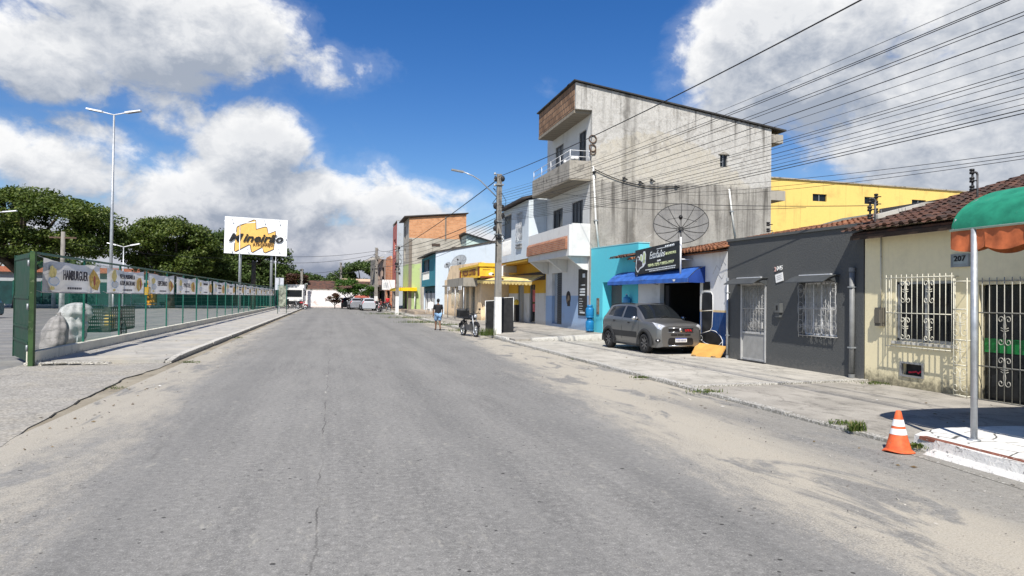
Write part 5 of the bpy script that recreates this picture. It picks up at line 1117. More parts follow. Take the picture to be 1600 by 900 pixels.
BT = [('HAMBURGUER', None), ('PIZZA MUSSARELA', 'ATUM, BACALHAU'), ('ESPETINHO', None), ('PASTEL', None)]
LABS = ['white cloth banner reading HAMBURGUER with golden food, the one nearest the green gate', 'white cloth banner with two lines of dark words, right after the HAMBURGUER one', 'white cloth banner with one dark word and two golden snacks, above the orange pillar', 'white cloth banner with one short dark word, the fourth from the green gate',
        'fifth small white banner on the fence counted from the green gate', 'sixth small white banner on the fence counted from the green gate', 'seventh small white banner, just left of the lamp post under the big billboard', 'eighth small white banner, just right of the lamp post under the big billboard',
        'ninth small white banner on the fence counted from the green gate', 'tenth small white banner on the fence counted from the green gate', 'eleventh small white banner on the fence counted from the green gate', 'third last small white banner at the far end of the fence', 'second last small white banner at the far end of the fence', 'last small white banner at the far end of the fence']
rb = random.Random(21)
for k in range(14):
    y0 = 18.45+4.93*k; L = 4.3; y1 = y0+L; z0, z1 = 1.71, 2.52-(.02 if k else 0); X = FX+.045
    B = thing('banner', LABS[k], 'banner', (X, y0, z0), group='banners hung along the green fence'); ph = rb.uniform(0, 6)
    def srf(i, j, X=X, y0=y0, L=L, z0=z0, z1=z1, ph=ph):
        sag = .06*sin(pi*i)*(j) if k else .045*sin(pi*i)*j
        return (X+.03*sin(i*9+ph)*(.4+.6*j)+.012*sin(i*23+ph*2), y0+i*L, z0+(z1-z0)*j-sag+.012*sin(i*17+ph)*j-.01*i)
    mb = MB(); mb.grid(srf, 24, 4, 0, True); part(mb, 'cloth', BAN, B, fix=False)
    mb = MB(); mb.tube([(X, y0, z0), (X, y1, z0-.01)], .018, 5)
    for i in (0, 1):
        for j in (0, 1): p = srf(i, j); mb.tube([p, (FX-.01, p[1]+(-.18 if i == 0 else .18), p[2]+.05)], .006, 4)
    part(mb, 'hem_bar', flat('banner_hem', (.42, .40, .40), .6), B)
    pr = X+.048; h = z1-z0
    if k < 4:
        a, c = BT[k]
        if c: ptext(B, 'lettering', a, PRINT, origin=(pr, y0+L*.27, z0+h*.60), right=(0, 1, 0), up=(0, 0, 1), height=.145, width=L*.40, bold=.0); ptext(B, 'lettering', c, PRINT, origin=(pr, y0+L*.27, z0+h*.33), right=(0, 1, 0), up=(0, 0, 1), height=.145, width=L*.40, bold=.0)
        else: ptext(B, 'lettering', a, PRINT, origin=(pr, y0+L*.29, z0+h*.40), right=(0, 1, 0), up=(0, 0, 1), height=.25 if k == 0 else .19, width=L*(.42 if k == 0 else .36), bold=.012)
    mb = MB()
    if k >= 4:
        for z in (.62, .42)[:1+k % 2]: mb.box(pr, pr+.002, y0+L*.32, y0+L*.62, z0+h*z, z0+h*(z+.13))
    x = y0+L*.36
    while x < y0+L*.6: q = rb.uniform(.05, .14); mb.box(pr, pr+.002, x, x+q, z0+h*.10, z0+h*.17); x += q+.03
    if mb.v: part(mb, 'print', PRINT, B)
    mb = MB()
    def blob(cy, cz, ry, rz, m, n=11, jit=.25, x=pr):
        mb.prism([(x, cy+ry*(1+rb.uniform(-jit, jit))*cos(2*pi*q/n), cz+rz*(1+rb.uniform(-jit, jit))*sin(2*pi*q/n)) for q in range(n)], (.002, 0, 0), m)
    blob(y0+L*.13, z0+h*(.64+rb.uniform(-.05, .05)), L*rb.uniform(.055, .08), h*rb.uniform(.16, .23), 1); blob(y0+L*.15, z0+h*.34, L*.085, h*.15, 2, jit=.06); blob(y0+L*.15, z0+h*.34, L*.07, h*.11, 4, jit=.05, x=pr+.003); blob(y0+L*.13, z0+h*.12, L*.035, h*.06, 1)
    part(mb, 'logo_print', [FOOD, PALEY, PALEB2, REDF, WHITE], B); mb = MB()
    blob(y0+L*rb.uniform(.80, .85), z0+h*.42, L*rb.uniform(.09, .13), h*rb.uniform(.28, .38), 0, n=rb.choice((7, 9, 13)), jit=.22); blob(y0+L*.84, z0+h*.42, L*.022, h*.2, 3, x=pr+.003); blob(y0+L*.80, z0+h*.3, L*.02, h*.12, 1, x=pr+.003)
    part(mb, 'food_picture', [FOOD, PALEY, PALEB2, REDF, WHITE], B)
o = tag(part(MB().box(FX+.03, FX+.16, 28.30, 28.62, 1.66, 1.95), 'yellow_lamp', flat('small_yellow_lamp_body', (.45, .28, .03), .5)), 'small yellow lamp box fixed on the fence between the second and third banner', 'lamp'); MB().box(FX+.16, FX+.165, 28.36, 28.56, 1.70, 1.90).build('lens', flat('pale_lens', (.7, .62, .4), .3), o)
# green sheet-metal gate, swung open
G = thing('metal_gate', 'tall dark green sheet metal gate leaf standing open beside a lighter green post', 'gate', (-6.98, 18.0, 0))
ge = g(21, 556, .08); lp = [(-6.78, 18.02), (ge.x, ge.y)]; d_ = Vector((lp[1][0]-lp[0][0], lp[1][1]-lp[0][1], 0)); Lg = d_.length; d_.normalize(); n_ = Vector((-d_.y, d_.x, 0))
def gb(a, b, z0, z1, t, mb, off=0):
    c = Vector((lp[0][0], lp[0][1], (z0+z1)/2))+d_*((a+b)/2)+n_*off; mb.obox(c, d_*((b-a)/2), n_*t, Vector((0, 0, (z1-z0)/2)))
mb = MB(); gb(.0, Lg*1.0, .10, 2.62, .012, mb); part(mb, 'leaf', GREENG, G)
mb = MB()
for z in (.5, .86, 1.55, 2.5): gb(-.0, Lg, z, z+.06, .03, mb)
gb(Lg-.05, Lg, .08, 2.64, .03, mb); part(mb, 'leaf_frame', GREENG, G)
mb = MB(); mb.box(-6.77, -6.67, 17.95, 18.07, 0, 2.64); part(mb, 'post', GREENP, G)
mb = MB()
for z in (.35, 1.3, 2.3): mb.tube([(-6.79, 17.94, z), (-6.79, 17.94, z+.14)], .022, 6)
part(mb, 'hinge', STEEL, G)
# broken pale strip and a flattened dark sheet on the pavement by the gate
mb = MB(); mb.hexa([(-6.9, 18.05, .0), (-5.2, 18.25, 0), (-5.15, 18.45, 0), (-6.85, 18.3, 0), (-6.9, 18.08, .07), (-5.25, 18.3, .045), (-5.2, 18.45, .05), (-6.85, 18.32, .08)])
for k in range(6): x = -6.7+k*.27; mb.obox((x, 18.1+rnd.uniform(-.05, .08), .06), (.12, .02, .008), (-.01, .04, 0), (0, 0, .018))
tag(mb.build('broken_kerb_edge', KERBC), 'broken pale kerb pieces at the foot of the green gate post', 'kerb stones')
# tall double lamps of the parking lot
def lot_lamp(x, y, h, label, arm=.95, r=.075, base=True, yaw=.0, tiny=False):
    T = thing('parking_lamp', label, 'street lamp', (x, y, 0), yaw, 'double headed lamps in the parking lot')
    mb = MB(); mb.tube([(0, 0, 0), (0, 0, h*.45), (0, 0, h)], [r*1.15, r, r*.6], 8); mb.build('pole', GALV, T)
    if base: MB().lathe([(.0, .0), (.24, 0), (.24, .62), (.16, .66), (0, .66)], (0, 0, 0), 14).build('base', flat('yellow_painted_footing', (.50, .36, .10), .7, var=.15, wear=(.45, .42, .36)), T)
    for sg in (-1, 1):
        mb = MB(); mb.tube([(0, 0, h), (sg*arm*.45, 0, h+.13)], .03, 6); mb.hexa([(sg*arm*.42, -.11, h+.09), (sg*arm, -.13, h+.22), (sg*arm, .13, h+.22), (sg*arm*.42, .11, h+.09), (sg*arm*.42, -.11, h+.17), (sg*arm, -.10, h+.29), (sg*arm, .10, h+.29), (sg*arm*.42, .11, h+.17)])
        o = mb.build('lamp_head', WHITEM, T)
        if not tiny: mb = MB(); mb.hexa([(sg*arm*.52, -.09, h+.100), (sg*arm*.95, -.10, h+.200), (sg*arm*.95, .10, h+.200), (sg*arm*.52, .09, h+.100), (sg*arm*.52, -.09, h+.108), (sg*arm*.95, -.10, h+.208), (sg*arm*.95, .10, h+.208), (sg*arm*.52, .09, h+.108)]); mb.build('lens', flat('lamp_lens', (.2, .2, .2), .3), o)
    return T
p = onY(167, 500, 37); t_ = onY(184, 180, 37); lot_lamp(p.x+.12, 37, t_.z, 'tall silver double headed lamp with a yellow base behind the second banner', 1.25, yaw=-.15)
p = onY(375, 350, 75); lot_lamp(p.x, 75, p.z, 'tall thin double headed lamp standing in front of the big billboard', 1.5, .065, False, tiny=True)
p = onY(193, 386, 52); lot_lamp(p.x, 52, p.z, 'short double headed lamp in front of the middle tree', 1.0, .05, False, tiny=True)
p = onY(-12, 333, 60); lot_lamp(p.x, 60, p.z, 'double headed lamp at the left edge of the photo, only one head in view', 1.6, .07, False, tiny=True)
p = onY(431, 392, 92); lot_lamp(p.x, 92, p.z, 'far thin lamp just below the right corner of the billboard', 1.3, .06, False, tiny=True)
# billboard
BL = Vector((-12.45, 85, 6.55)); r_ = Vector((1, -.02, -.032)).normalized(); u_ = Vector((.012, 0, 1)).normalized(); BW, BH = 6.95, 4.28; n_ = r_.cross(u_)
if n_.y > 0: n_ = -n_
S = thing('billboard', 'big white billboard with a jagged orange yellow emblem and slanted black lettering on tall posts', 'billboard', (-9, 85.2, 0))
mb = MB(); mb.obox(BL+r_*BW/2+u_*BH/2-n_*.12, r_*BW/2, u_*BH/2, n_*.10); part(mb, 'panel', flat('white_billboard_face', (.80, .81, .82), .5, var=.03), S)
mb = MB()
for f in (.25, .75): b = BL+r_*BW*f; mb.tube([(b.x, 85.45, 0), (b.x, 85.45, 10.6)], .16, 8)
part(mb, 'post', STEEL, S)
Q = lambda zx, zy: ((zx-(132-(zy-85)*.042))/1072, 1-(zy-85-(zx-132)*.062)/660)
J = [(322, 365), (330, 285), (350, 265), (625, 145), (652, 160), (655, 318), (800, 275), (840, 280), (862, 402), (990, 350), (985, 450), (960, 560), (950, 680), (810, 742), (780, 730), (755, 640), (590, 735), (568, 720), (550, 600), (530, 595), (300, 720), (280, 700), (290, 560)]
f3 = lambda a, b, k: BL+r_*BW*a+u_*BH*b+n_*k
mb = MB(); mb.prism([f3(*Q(*q), .0) for q in J], n_*.012); part(mb, 'emblem', flat('orange_yellow_emblem', (.78, .47, .13), .5, var=.06), S)
mb = MB()
for seg in (J[:11], J[11:]+[J[-1]]): mb.tube([f3(*Q(*q), .012) for q in seg], .045, 5)
part(mb, 'emblem_outline', flat('brown_outline', (.09, .05, .03), .5), S)
a = f3(*Q(190, 528), .09); b = f3(*Q(1105, 560), .09); rr_ = (b-a).normalized()
ptext(S, 'lettering', 'M', BLACK, origin=a, right=rr_, up=u_, height=.88, width=1.60, depth=.02, shear=.35, bold=.03)
a = f3(*Q(432, 537), .09); ptext(S, 'lettering', 'ineirão', BLACK, origin=a, right=rr_, up=u_, height=.92, width=4.45, depth=.02, shear=.35, bold=.022)
a = f3(*Q(595, 612), .09); ptext(S, 'lettering', 'ATACAREJO', flat('dark_brown_letters', (.10, .05, .03), .5), origin=a, right=rr_, up=u_, height=.36, width=2.25, depth=.02, bold=.02)
for q in ((260, 148), (800, 165), (1060, 180), (1155, 445), (230, 665), (510, 680), (1040, 690)): mb = MB(); c = f3(*Q(*q), .3); mb.box(c.x-.05, c.x+.05, c.y-.05, c.y+.05, c.z-.04, c.z+.04); mb.tube([c, f3(*Q(q[0]+25, q[1]+90), .05)], .02, 4); part(mb, 'spot_light', STEEL, S)
# sign frames at the far end of the pavement
S = thing('twin_panel_sign', 'pair of grey white sign panels on a post at the far end of the fence', 'sign', (-5.6, 70, 0)); a = onY(430, 434, 70); b = onY(443, 453, 70); mid = (a.x+b.x)/2
mb = MB(); mb.box(a.x, mid-.06, 69.98, 70.02, b.z, a.z); mb.box(mid+.06, b.x, 69.98, 70.02, b.z, a.z); part(mb, 'panel', flat('grey_sign_back', (.48, .50, .54), .5), S); mb = MB(); mb.box(mid-.05, mid+.05, 70.03, 70.12, 0, a.z+.05); part(mb, 'post', STEEL, S)
S = thing('framed_notice_board', 'notice board in a thin green pipe frame standing on the pavement before the truck', 'notice board', (-4.4, 62.9, .09))
mb = MB()
for x in (-4.75, -4.02): mb.tube([(x, 62.9, .09), (x, 62.9, 2.62)], .028, 6)
for z in (.75, 2.6): mb.tube([(-4.75, 62.9, z), (-4.02, 62.9, z)], .025, 6)
part(mb, 'frame', GREENF, S); mb = MB(); mb.box(-4.68, -4.08, 62.89, 62.91, .8, 2.55); part(mb, 'board', flat('mottled_poster', (.22, .24, .19), .6, var=.6, scale=4), S)
# parking lot: far screens, kerb, posts, pillar, hall
mb = MB(); mb.box(-60, -9.5, 94.6, 94.9, 0, .28); stru(mb.build('far_kerb', KERB))
F = thing('screened_fence', 'dark teal screen fence along the far side of the parking lot', 'fence', (-30, 97, 0))
mb = MB(); mb.box(-48, -7.2, 98.05, 98.10, .2, 3.1); part(mb, 'screen', TEAL_SCREEN, F); mb = MB()
for k in range(14): x = -48+k*3.1; mb.box(x-.05, x+.05, 97.95, 98.04, 0, 3.2)
part(mb, 'post', GREENF, F)
o = tag(MB().box(-22.9, -21.9, 95.2, 96.0, 0, 3.25).build('orange_pillar', flat('orange_pillar_paint', (.74, .33, .02), .6, var=.1)), 'bright orange square pillar at the back of the parking lot under the third banner', 'pillar'); mb = MB(); mb.box(-22.92, -21.88, 95.18, 96.02, 3.25, 3.35)
mb.build('cap', flat('pale_orange_cap', (.6, .4, .2), .6), o)
W_ = thing('white_goal_frame', 'thin white pipe frame like a goal at the back of the parking lot', 'goal frame', (-20, 93, 0)); mb = MB(); a = onY(205, 452, 92); b = onY(272, 452, 92); mb.tube([(a.x, 92, 0), (a.x, 92, 3.0), (b.x, 92, 3.0), (b.x, 92, 0)], .06, 6); mb.tube([(a.x, 92, .5), (b.x, 92, .5)], .03, 5); part(mb, 'frame', WHITE, W_)
B = thing('market_hall', 'long low hall with blue lower wall and orange red roof edge behind the parking lot', 'building', (-45, 108, 0))
mb = MB(); mb.wall((-75, 104), (-18, 104), 0, 4.4, [(30+k*5, 33+k*5, .2, 2.6) for k in range(5)], .3, side=1, ); mb.wall((-18, 104.3), (-18, 116), 0, 4.4, [], .3, side=1); mb.wall((-75, 116), (-18, 116), 0, 4.4, [], .3, side=-1); part(mb, 'wall', plaster('pale_wall_over_blue', (.36, .38, .40), amt=.3, bands=((2.2, (.015, .075, .13)),)), B)
mb = MB(); mb.box(-76, -17.5, 103.4, 117, 4.4, 5.1); part(mb, 'roof', flat('orange_red_roof_edge', (.36, .13, .075), .8, var=.2), B); mb = MB(); mb.box(-44.9, -19, 104.31, 104.33, .2, 2.6); part(mb, 'doors', DARKIN, B)
for px, lab in ((83, 'white bollard post behind the sacks'), (174, 'white bollard post just right of the tall lamp')):
    p = g(px, 488 if px > 100 else 480); mb = MB(); mb.lathe([(0, 0), (.16, 0), (.16, 1.5), (.12, 1.62), (0, 1.64)], (p.x, p.y, 0), 10) if px > 100 else mb.lathe([(0, 0), (.22, 0), (.22, 2.6), (.18, 2.7), (0, 2.72)], (p.x, p.y, 0), 10); o = tag(mb.build('white_post', WHITE), lab, 'post', 'white posts in the parking lot')
P = thing('utility_pole', 'pale concrete utility pole rising behind the HAMBURGUER banner', 'utility pole', (onY(97, 430, 58).x, 58, 0), group='concrete utility poles'); z = onY(97, 362, 58).z; MB().tube([(0, 0, 0), (0, 0, z)], [.2, .14], 8).build('shaft', POLEC, P); mb = MB(); mb.box(-.9, .9, -.06, .06, z-.5, z-.38); mb.build('crossarm', RUST, P)
P = thing('utility_pole', 'dark utility pole in front of the trees below the billboard', 'utility pole', (onY(396, 430, 88).x, 88, 0), group='concrete utility poles'); z = onY(396, 408, 88).z; MB().tube([(0, 0, 0), (0, 0, z)], [.3, .24], 8).build('shaft', BARK, P); MB().box(-.8, .8, -.06, .06, z-.4, z-.28).build('crossarm', RUST, P)
# cart with sacks behind the fence
SACKW = flat('white_woven_sack', (.44, .44, .43), .7, var=.22, scale=5, bmp=1.0, bscale=9); SACKG = flat('grey_woven_sack', (.27, .26, .25), .75, var=.3, scale=4, bmp=.9, bscale=16)
def sack(name, label, c, r, mat, lean=(0, 0), seed=1, neck=True):
    q = random.Random(seed); S = thing(name, label, 'sack', (c[0], c[1], c[2]), group='sacks piled behind the fence'); ph = [q.uniform(0, 6) for _ in range(8)]
    def f(i, j):
        a = 2*pi*j; th = pi*(.05+.93*i); zz = .5-.5*cos(th); w_ = sin(th)**(.55 if i < .5 else .85)
        w_ *= 1-.18*zz+.05*sin(a*2+ph[0]+zz*2)+(.02+.10*zz**2)*sin(a*9+ph[1]+zz*2)+.03*sin(a*5+ph[2]-zz*6)+.035*sin(zz*17+ph[3]+2*sin(a+ph[4]))
        return (r[0]*w_*cos(a)+lean[0]*zz, r[1]*w_*sin(a)+lean[1]*zz, r[2]*(zz+.02*sin(a*3+ph[4])*sin(th)))
    MB().grid(f, 30, 56, 0, True).build('body', mat, S); mb = MB(); t0 = Vector((lean[0], lean[1], r[2]*.97))
    if not neck: return S
    mb.tube([t0-Vector((.0, 0, .05)), t0+Vector((.02, .02, .02)), t0+Vector((-.03, .05, .09))], [.07, .04, .07], 7); mb.build('tied_neck', mat, S)
sack('sack', 'grey woven sack leaning over at the near end of the cart behind the fence', (-7.6, 21.6, .02), (.34, .44, 1.02), SACKG, (-.05, .70), 3)
sack('sack', 'big white woven sack standing upright behind the first fence post', (-8.3, 25.2, .02), (.5, .70, 1.05), SACKW, (0, .1), 5, False)
sack('sack', 'white woven sack piled on top of the big white one', (-8.3, 25.5, .66), (.47, .84, .72), SACKW, (.05, .10), 15, False)
K = thing('pedal_cart', 'dark slatted cargo cart with spoked bicycle wheels parked behind the fence', 'cart', (-7.9, 25, 0))
mb = MB()
for y in (23.3, 26.3):
    for z in range(7): mb.box(-8.5, -7.4, y-.015, y+.015, .42+z*.115, .48+z*.115)
for x in (-8.5, -7.4):
    for k in range(15): y = 23.3+k*.214; mb.box(x-.015, x+.015, y-.02, y+.02, .40, 1.22)
    for z in (.42, .8, 1.2): mb.box(x-.022, x+.022, 23.28, 26.32, z, z+.04)
mb.box(-8.5, -7.4, 23.3, 26.3, .37, .40); part(mb, 'cage', flat('dark_weathered_slats', (.045, .042, .038), .85, var=.4), K)
def spoked(mb, c, r, ax, n=12, tr=.022):
    c = Vector(c); ax = Vector(ax).normalized(); u = ax.orthogonal().normalized(); q = ax.cross(u); P = lambda a, rr: c+(u*cos(a)+q*sin(a))*rr
    mb.tube([P(2*pi*k/24, r) for k in range(25)], tr, 6, 0, False)
    for k in range(n): mb.tube([c, P(2*pi*k/n, r)], .004, 3, 1)
    mb.lathe([(0, -.05), (.03, -.05), (.03, .05), (0, .05)], c, 8, 1, ax)
for c in ((-7.3, 24.6, .33), (-8.6, 24.6, .33), (-7.95, 27.0, .33)): mb = MB(); spoked(mb, c, .32, (1, 0, 0)); part(mb, 'wheel', [RUBBER, STEEL], K)
mb = MB(); mb.tube([(-7.95, 26.3, .5), (-7.95, 26.7, .85), (-7.95, 27.0, .33), (-7.95, 26.4, .42), (-7.95, 26.7, .85), (-7.95, 26.95, 1.0)], .022, 6); mb.tube([(-8.2, 27.1, 1.02), (-7.95, 26.95, 1.0), (-7.7, 27.1, 1.02)], .015, 5); mb.ball((-7.95, 26.65, .92), (.09, .13, .04), 8); part(mb, 'frame', flat('dark_blue_cart_frame', (.02, .035, .06), .5), K)
K.location.y += 2.7
for x in (-8.05, ):
    mb = MB(); mb.tube([(-7.5, 23.35, .4), (-7.5, 23.30, .02)], .022, 5); mb.tube([(-8.4, 23.35, .4), (-8.4, 23.30, .02)], .022, 5); part(mb, 'prop_leg', STEEL, K)

# ================================================================ trees
def tree(name, label, x, y, h, crown, limbs, mat, nclump, nleaf, leaf, seed, group=None, clr=(1.2, 1.7), trunk=.4, fork=.35, umbrella=True, low=.0):
    """crown = list of (dx, dy, z, rx, ry, rz) lobes; leaf clumps are spread over their upper shells"""
    q = random.Random(seed); T = thing(name, label, 'tree', (x, y, 0), group=group); cl = []
    tot = sum(c[3]*c[4] for c in crown)
    for (dx_, dy_, z, rx, ry, rz) in crown:
        for _ in range(max(3, int(nclump*rx*ry/tot))):
            a = q.uniform(0, 2*pi); e = q.random()**.6; s_ = q.uniform(.80, 1.0)
            up = math.sqrt(max(0, 1-e*e)); below = q.random() < (.22 if umbrella else .4)
            cl.append((dx_+rx*e*cos(a)*s_, dy_+ry*e*sin(a)*s_, z+(rz*up*s_ if not below else -rz*up*q.uniform(.15, .5)), q.uniform(*clr)))
    mb = MB(); V = []; Fc = []
    for (cx, cy, cz, cr) in cl:
        for _ in range(nleaf):
            d = Vector((q.gauss(0, 1), q.gauss(0, 1), q.gauss(0, .75))); d = d.normalized()*cr*(q.random()**.45); d.z *= .62
            n = Vector((q.gauss(0, .55)+d.x*.35/cr, q.gauss(0, .55)+d.y*.35/cr, .75+q.gauss(0, .4))).normalized(); u = n.orthogonal().normalized(); u.rotate(Quaternion(n, q.uniform(0, 6.28))); v = n.cross(u); s_ = leaf*q.uniform(.6, 1.25); c = Vector((cx, cy, cz))+d; o = len(V)
            V += [c-u*s_, c+v*s_*.55, c+u*s_, c-v*s_*.55]; Fc.append((o, o+1, o+2, o+3))
    mb.add(V, Fc); mb.build('crown', mat, T, fix=False)
    mb = MB(); fk = h*fork
    mb.tube([(0, 0, -.1), (.05, .03, fk*.5), (0, 0, fk)], [trunk*1.25, trunk, trunk*.9], 9)
    tg = q.sample(cl, min(limbs, len(cl)))
    for (cx, cy, cz, cr) in tg:
        m1 = Vector((cx*.35+q.uniform(-.3, .3), cy*.35, fk+(cz-fk)*.45)); m2 = Vector((cx*.75, cy*.75, fk+(cz-fk)*.85)); mb.tube([(0, 0, fk*.9), m1, m2, (cx, cy, cz)], [trunk*.62, trunk*.40, trunk*.22, trunk*.06], 6)
    mb.build('trunk', BARK, T); return T
XY = lambda px, Y: onY(px, 460, Y).x
tree('rain_tree', 'huge wide spreading tree at the left edge, the tallest of the parking lot trees', XY(30, 84), 84, 13.2, [(-2, 0, 8.6, 11, 8, 4.0), (4.4, -1.5, 8.2, 6.0, 6.0, 3.2), (-6, 2, 8.4, 6, 5, 3.4), (7.0, -1, 6.9, 4.0, 4.5, 2.4), (2, -2, 6.4, 9, 5, 1.6)], 22, LEAF_RAIN, 270, 250, .185, 5, 'spreading trees beyond the parking lot', (1.0, 1.7), .55, .30)
tree('rain_tree', 'wide spreading tree in the middle of the row, between the tall lamp and the billboard', XY(265, 90), 90, 11, [(0, 0, 7.4, 5.0, 5, 3.1), (-2.6, -1, 6.7, 3.0, 3.5, 2.2), (3.0, 0, 6.4, 3.0, 3.5, 2.1), (.4, -1, 5.0, 5.0, 4, 1.2)], 18, LEAF_RAIN, 200, 230, .18, 8, 'spreading trees beyond the parking lot', (.9, 1.5), .48, .28)
tree('rain_tree', 'darker spreading tree under and beside the big billboard', XY(366, 96), 96, 9.5, [(0, 0, 7.0, 4.6, 4.5, 3.0), (3.8, 0, 5.8, 3.4, 3.6, 2.4), (-3.4, 0, 5.6, 3.0, 3.4, 2.2), (0, -1.5, 4.2, 6.6, 4, 1.5)], 14, LEAF_DARK, 180, 220, .19, 11, 'spreading trees beyond the parking lot', (.9, 1.5), .45, .25)
tree('broad_tree', 'low lighter green tree between the middle spreading tree and the billboard', XY(318, 102), 102, 6, [(0, 0, 4.3, 4.2, 3.5, 2.0), (2.5, 0, 3.9, 3, 3, 1.6)], 8, LEAF_BR, 50, 160, .19, 14, 'smaller trees around the parking lot', (.9, 1.4), .3, .25)
tree('broad_tree', 'dark tree behind the hall at the far left, seen under the huge crown', XY(-30, 112), 112, 7, [(0, 0, 5.0, 8, 4, 2.6), (9, 0, 4.6, 6, 4, 2.2)], 10, LEAF_DARK, 70, 90, .34, 17, 'smaller trees around the parking lot', (1.1, 1.7), .3, .3)
tree('broad_tree', 'rounded green tree right of the twin panel sign', XY(452, 118), 118, 6, [(0, 0, 3.9, 3.4, 3, 2.1), (-3.2, 0, 4.7, 2.8, 3, 2.3), (3.4, 0, 3.6, 2.2, 3, 1.5)], 8, LEAF_DARK, 70, 140, .22, 19, 'smaller trees at the end of the street', (.8, 1.3), .3, .3)
tree('flame_tree', 'tree with reddish brown crown above the far truck', XY(459, 112), 112, 5, [(0, 0, 4.0, 2.3, 2, 1.0)], 5, LEAF_RED, 26, 80, .22, 20, 'smaller trees at the end of the street', (.6, .9), .2, .35)
tree('broad_tree', 'big dark tree behind the last houses on the right', XY(566, 140), 140, 8.5, [(0, 0, 5.4, 4.6, 4, 3.0), (4.5, 0, 4.9, 4.5, 4, 3.0), (-4.0, 0, 4.3, 3, 3, 2.0), (8, 0, 4.3, 4, 4, 2.6)], 10, LEAF_DARK, 130, 150, .26, 23, 'smaller trees at the end of the street', (1.0, 1.6), .4, .3)
tree('street_tree', 'fresh green rounded tree in front of the far white wall', XY(545, 94), 94, 4.3, [(-.6, 0, 2.7, 1.7, 1.6, 1.2), (1.6, 0, 2.3, 1.9, 1.6, .95), (.4, 0, 2.9, 1.5, 1.4, 1.0), (3.2, .3, 2.2, 1.3, 1.2, .7)], 8, LEAF_BR, 70, 110, .12, 29, 'smaller trees at the end of the street', (.45, .75), .14, .3)
tree('red_leaved_shrub', 'dark reddish shrub at the foot of the far white wall', XY(523, 97), 97, 2.1, [(0, 0, 1.2, .95, .9, .75)], 6, LEAF_RED, 26, 60, .12, 31, None, (.3, .5), .06, .2, False)
mb = MB()
q = random.Random(77); V = []; Fc = []
for _ in range(9000):
    x = q.uniform(-90, 130); yy = q.uniform(185, 215); hh = 4.0+2.6*(.5+.5*sin(x*.17)+.3*sin(x*.41+1)); z = hh*(q.random()**.5); c = Vector((x, yy, z)); n = Vector((q.gauss(0, .6), -.5+q.gauss(0, .5), .7)).normalized(); u = n.orthogonal().normalized(); u.rotate(Quaternion(n, q.uniform(0, 6.28))); v = n.cross(u); s_ = q.uniform(.5, 1.0); o = len(V); V += [c-u*s_, c+v*s_*.7, c+u*s_, c-v*s_*.7]; Fc.append((o, o+1, o+2, o+3))
mb.add(V, Fc); o = mb.build('distant_woods', LEAF_DARK, fix=False); o['kind'] = 'stuff'; tag(o, 'low band of distant green woods on the horizon', 'woods')
# far end of the street
B = thing('white_end_wall', 'bright white wall closing off the far end of the street', 'wall', (-1, 107, 0)); m = plaster('patchy_whitewash', (.80, .78, .77), (.40, .22, .18), .7, .6, .3, .5, scale=.9)
mb = MB(); mb.wall((-7.2, 106.5), (12, 106.5), -.02, lambda u: 2.62-.01*u, [], .25, side=1); part(mb, 'wall', m, B); mb = MB(); mb.box(-7.2, 12, 106.45, 106.8, 2.62, 2.72); part(mb, 'coping', OLDC, B)
B = thing('long_dark_roofed_house', 'long low house with a dark tiled roof behind the far white wall', 'house', (1, 112, 0)); mb = MB(); mb.box(-3.5, 9.5, 110, 118, 0, 2.7); part(mb, 'wall', PEACH, B); mb = MB(); mb.prism([(-4, 109.3, 2.7), (-4, 114, 4.15), (-4, 118.5, 2.7)], (14, 0, 0)); part(mb, 'roof', TILE_D, B)
B = thing('pale_roofed_house', 'small house with a pale orange roof seen over the dark roof at the street end', 'house', (4, 126, 0)); mb = MB(); mb.box(1.5, 9, 125, 131, 0, 3.4); part(mb, 'wall', WHITEW, B); mb = MB(); mb.prism([(1, 124.5, 3.4), (1, 128, 4.9), (1, 131.5, 3.4)], (8.5, 0, 0)); part(mb, 'roof', flat('pale_orange_roof', (.50, .36, .25), .8), B)
B = thing('white_gabled_hut', 'small white hut with a red awning strip left of the patchwork house', 'hut', (6, 103, 0)); a = onY(556, 462, 101); b = onY(577, 462, 101)
mb = MB(); mb.prism([(a.x, 101, 0), (b.x, 101, 0), (b.x, 101, 3.3), (a.x+.9, 101, 3.2), (a.x, 101, 2.2)], (0, 4, 0)); part(mb, 'wall', WHITE, B); mb = MB(); mb.box(a.x-.2, b.x, 100.4, 100.98, 1.5, 1.85); part(mb, 'red_awning', flat('faded_red_strip', (.5, .14, .1), .6), B); mb = MB(); mb.prism([(b.x-1.2, 100.9, 1.9), (b.x+.2, 100.9, 3.1), (b.x+.2, 100.9, 1.9)], (0, -.1, 0)); part(mb, 'dark_stair', DARKIN, B)

# the fence line runs very slightly askew to the road: move fence and banners on to it
def askew(o):
    if o.type == 'MESH' and not o.get('sheared'):
        for v in o.data.vertices: v.co.x += .16-.0050*(v.co.y-18)
        o['sheared'] = 1
    for c in o.children: askew(c)
for o in list(COL.objects):
    if o.name.startswith('banner') and o.parent is None or o.name == 'wire_fence': askew(o)
for o in COL.objects:
    if 'sheared' in o: del o['sheared']
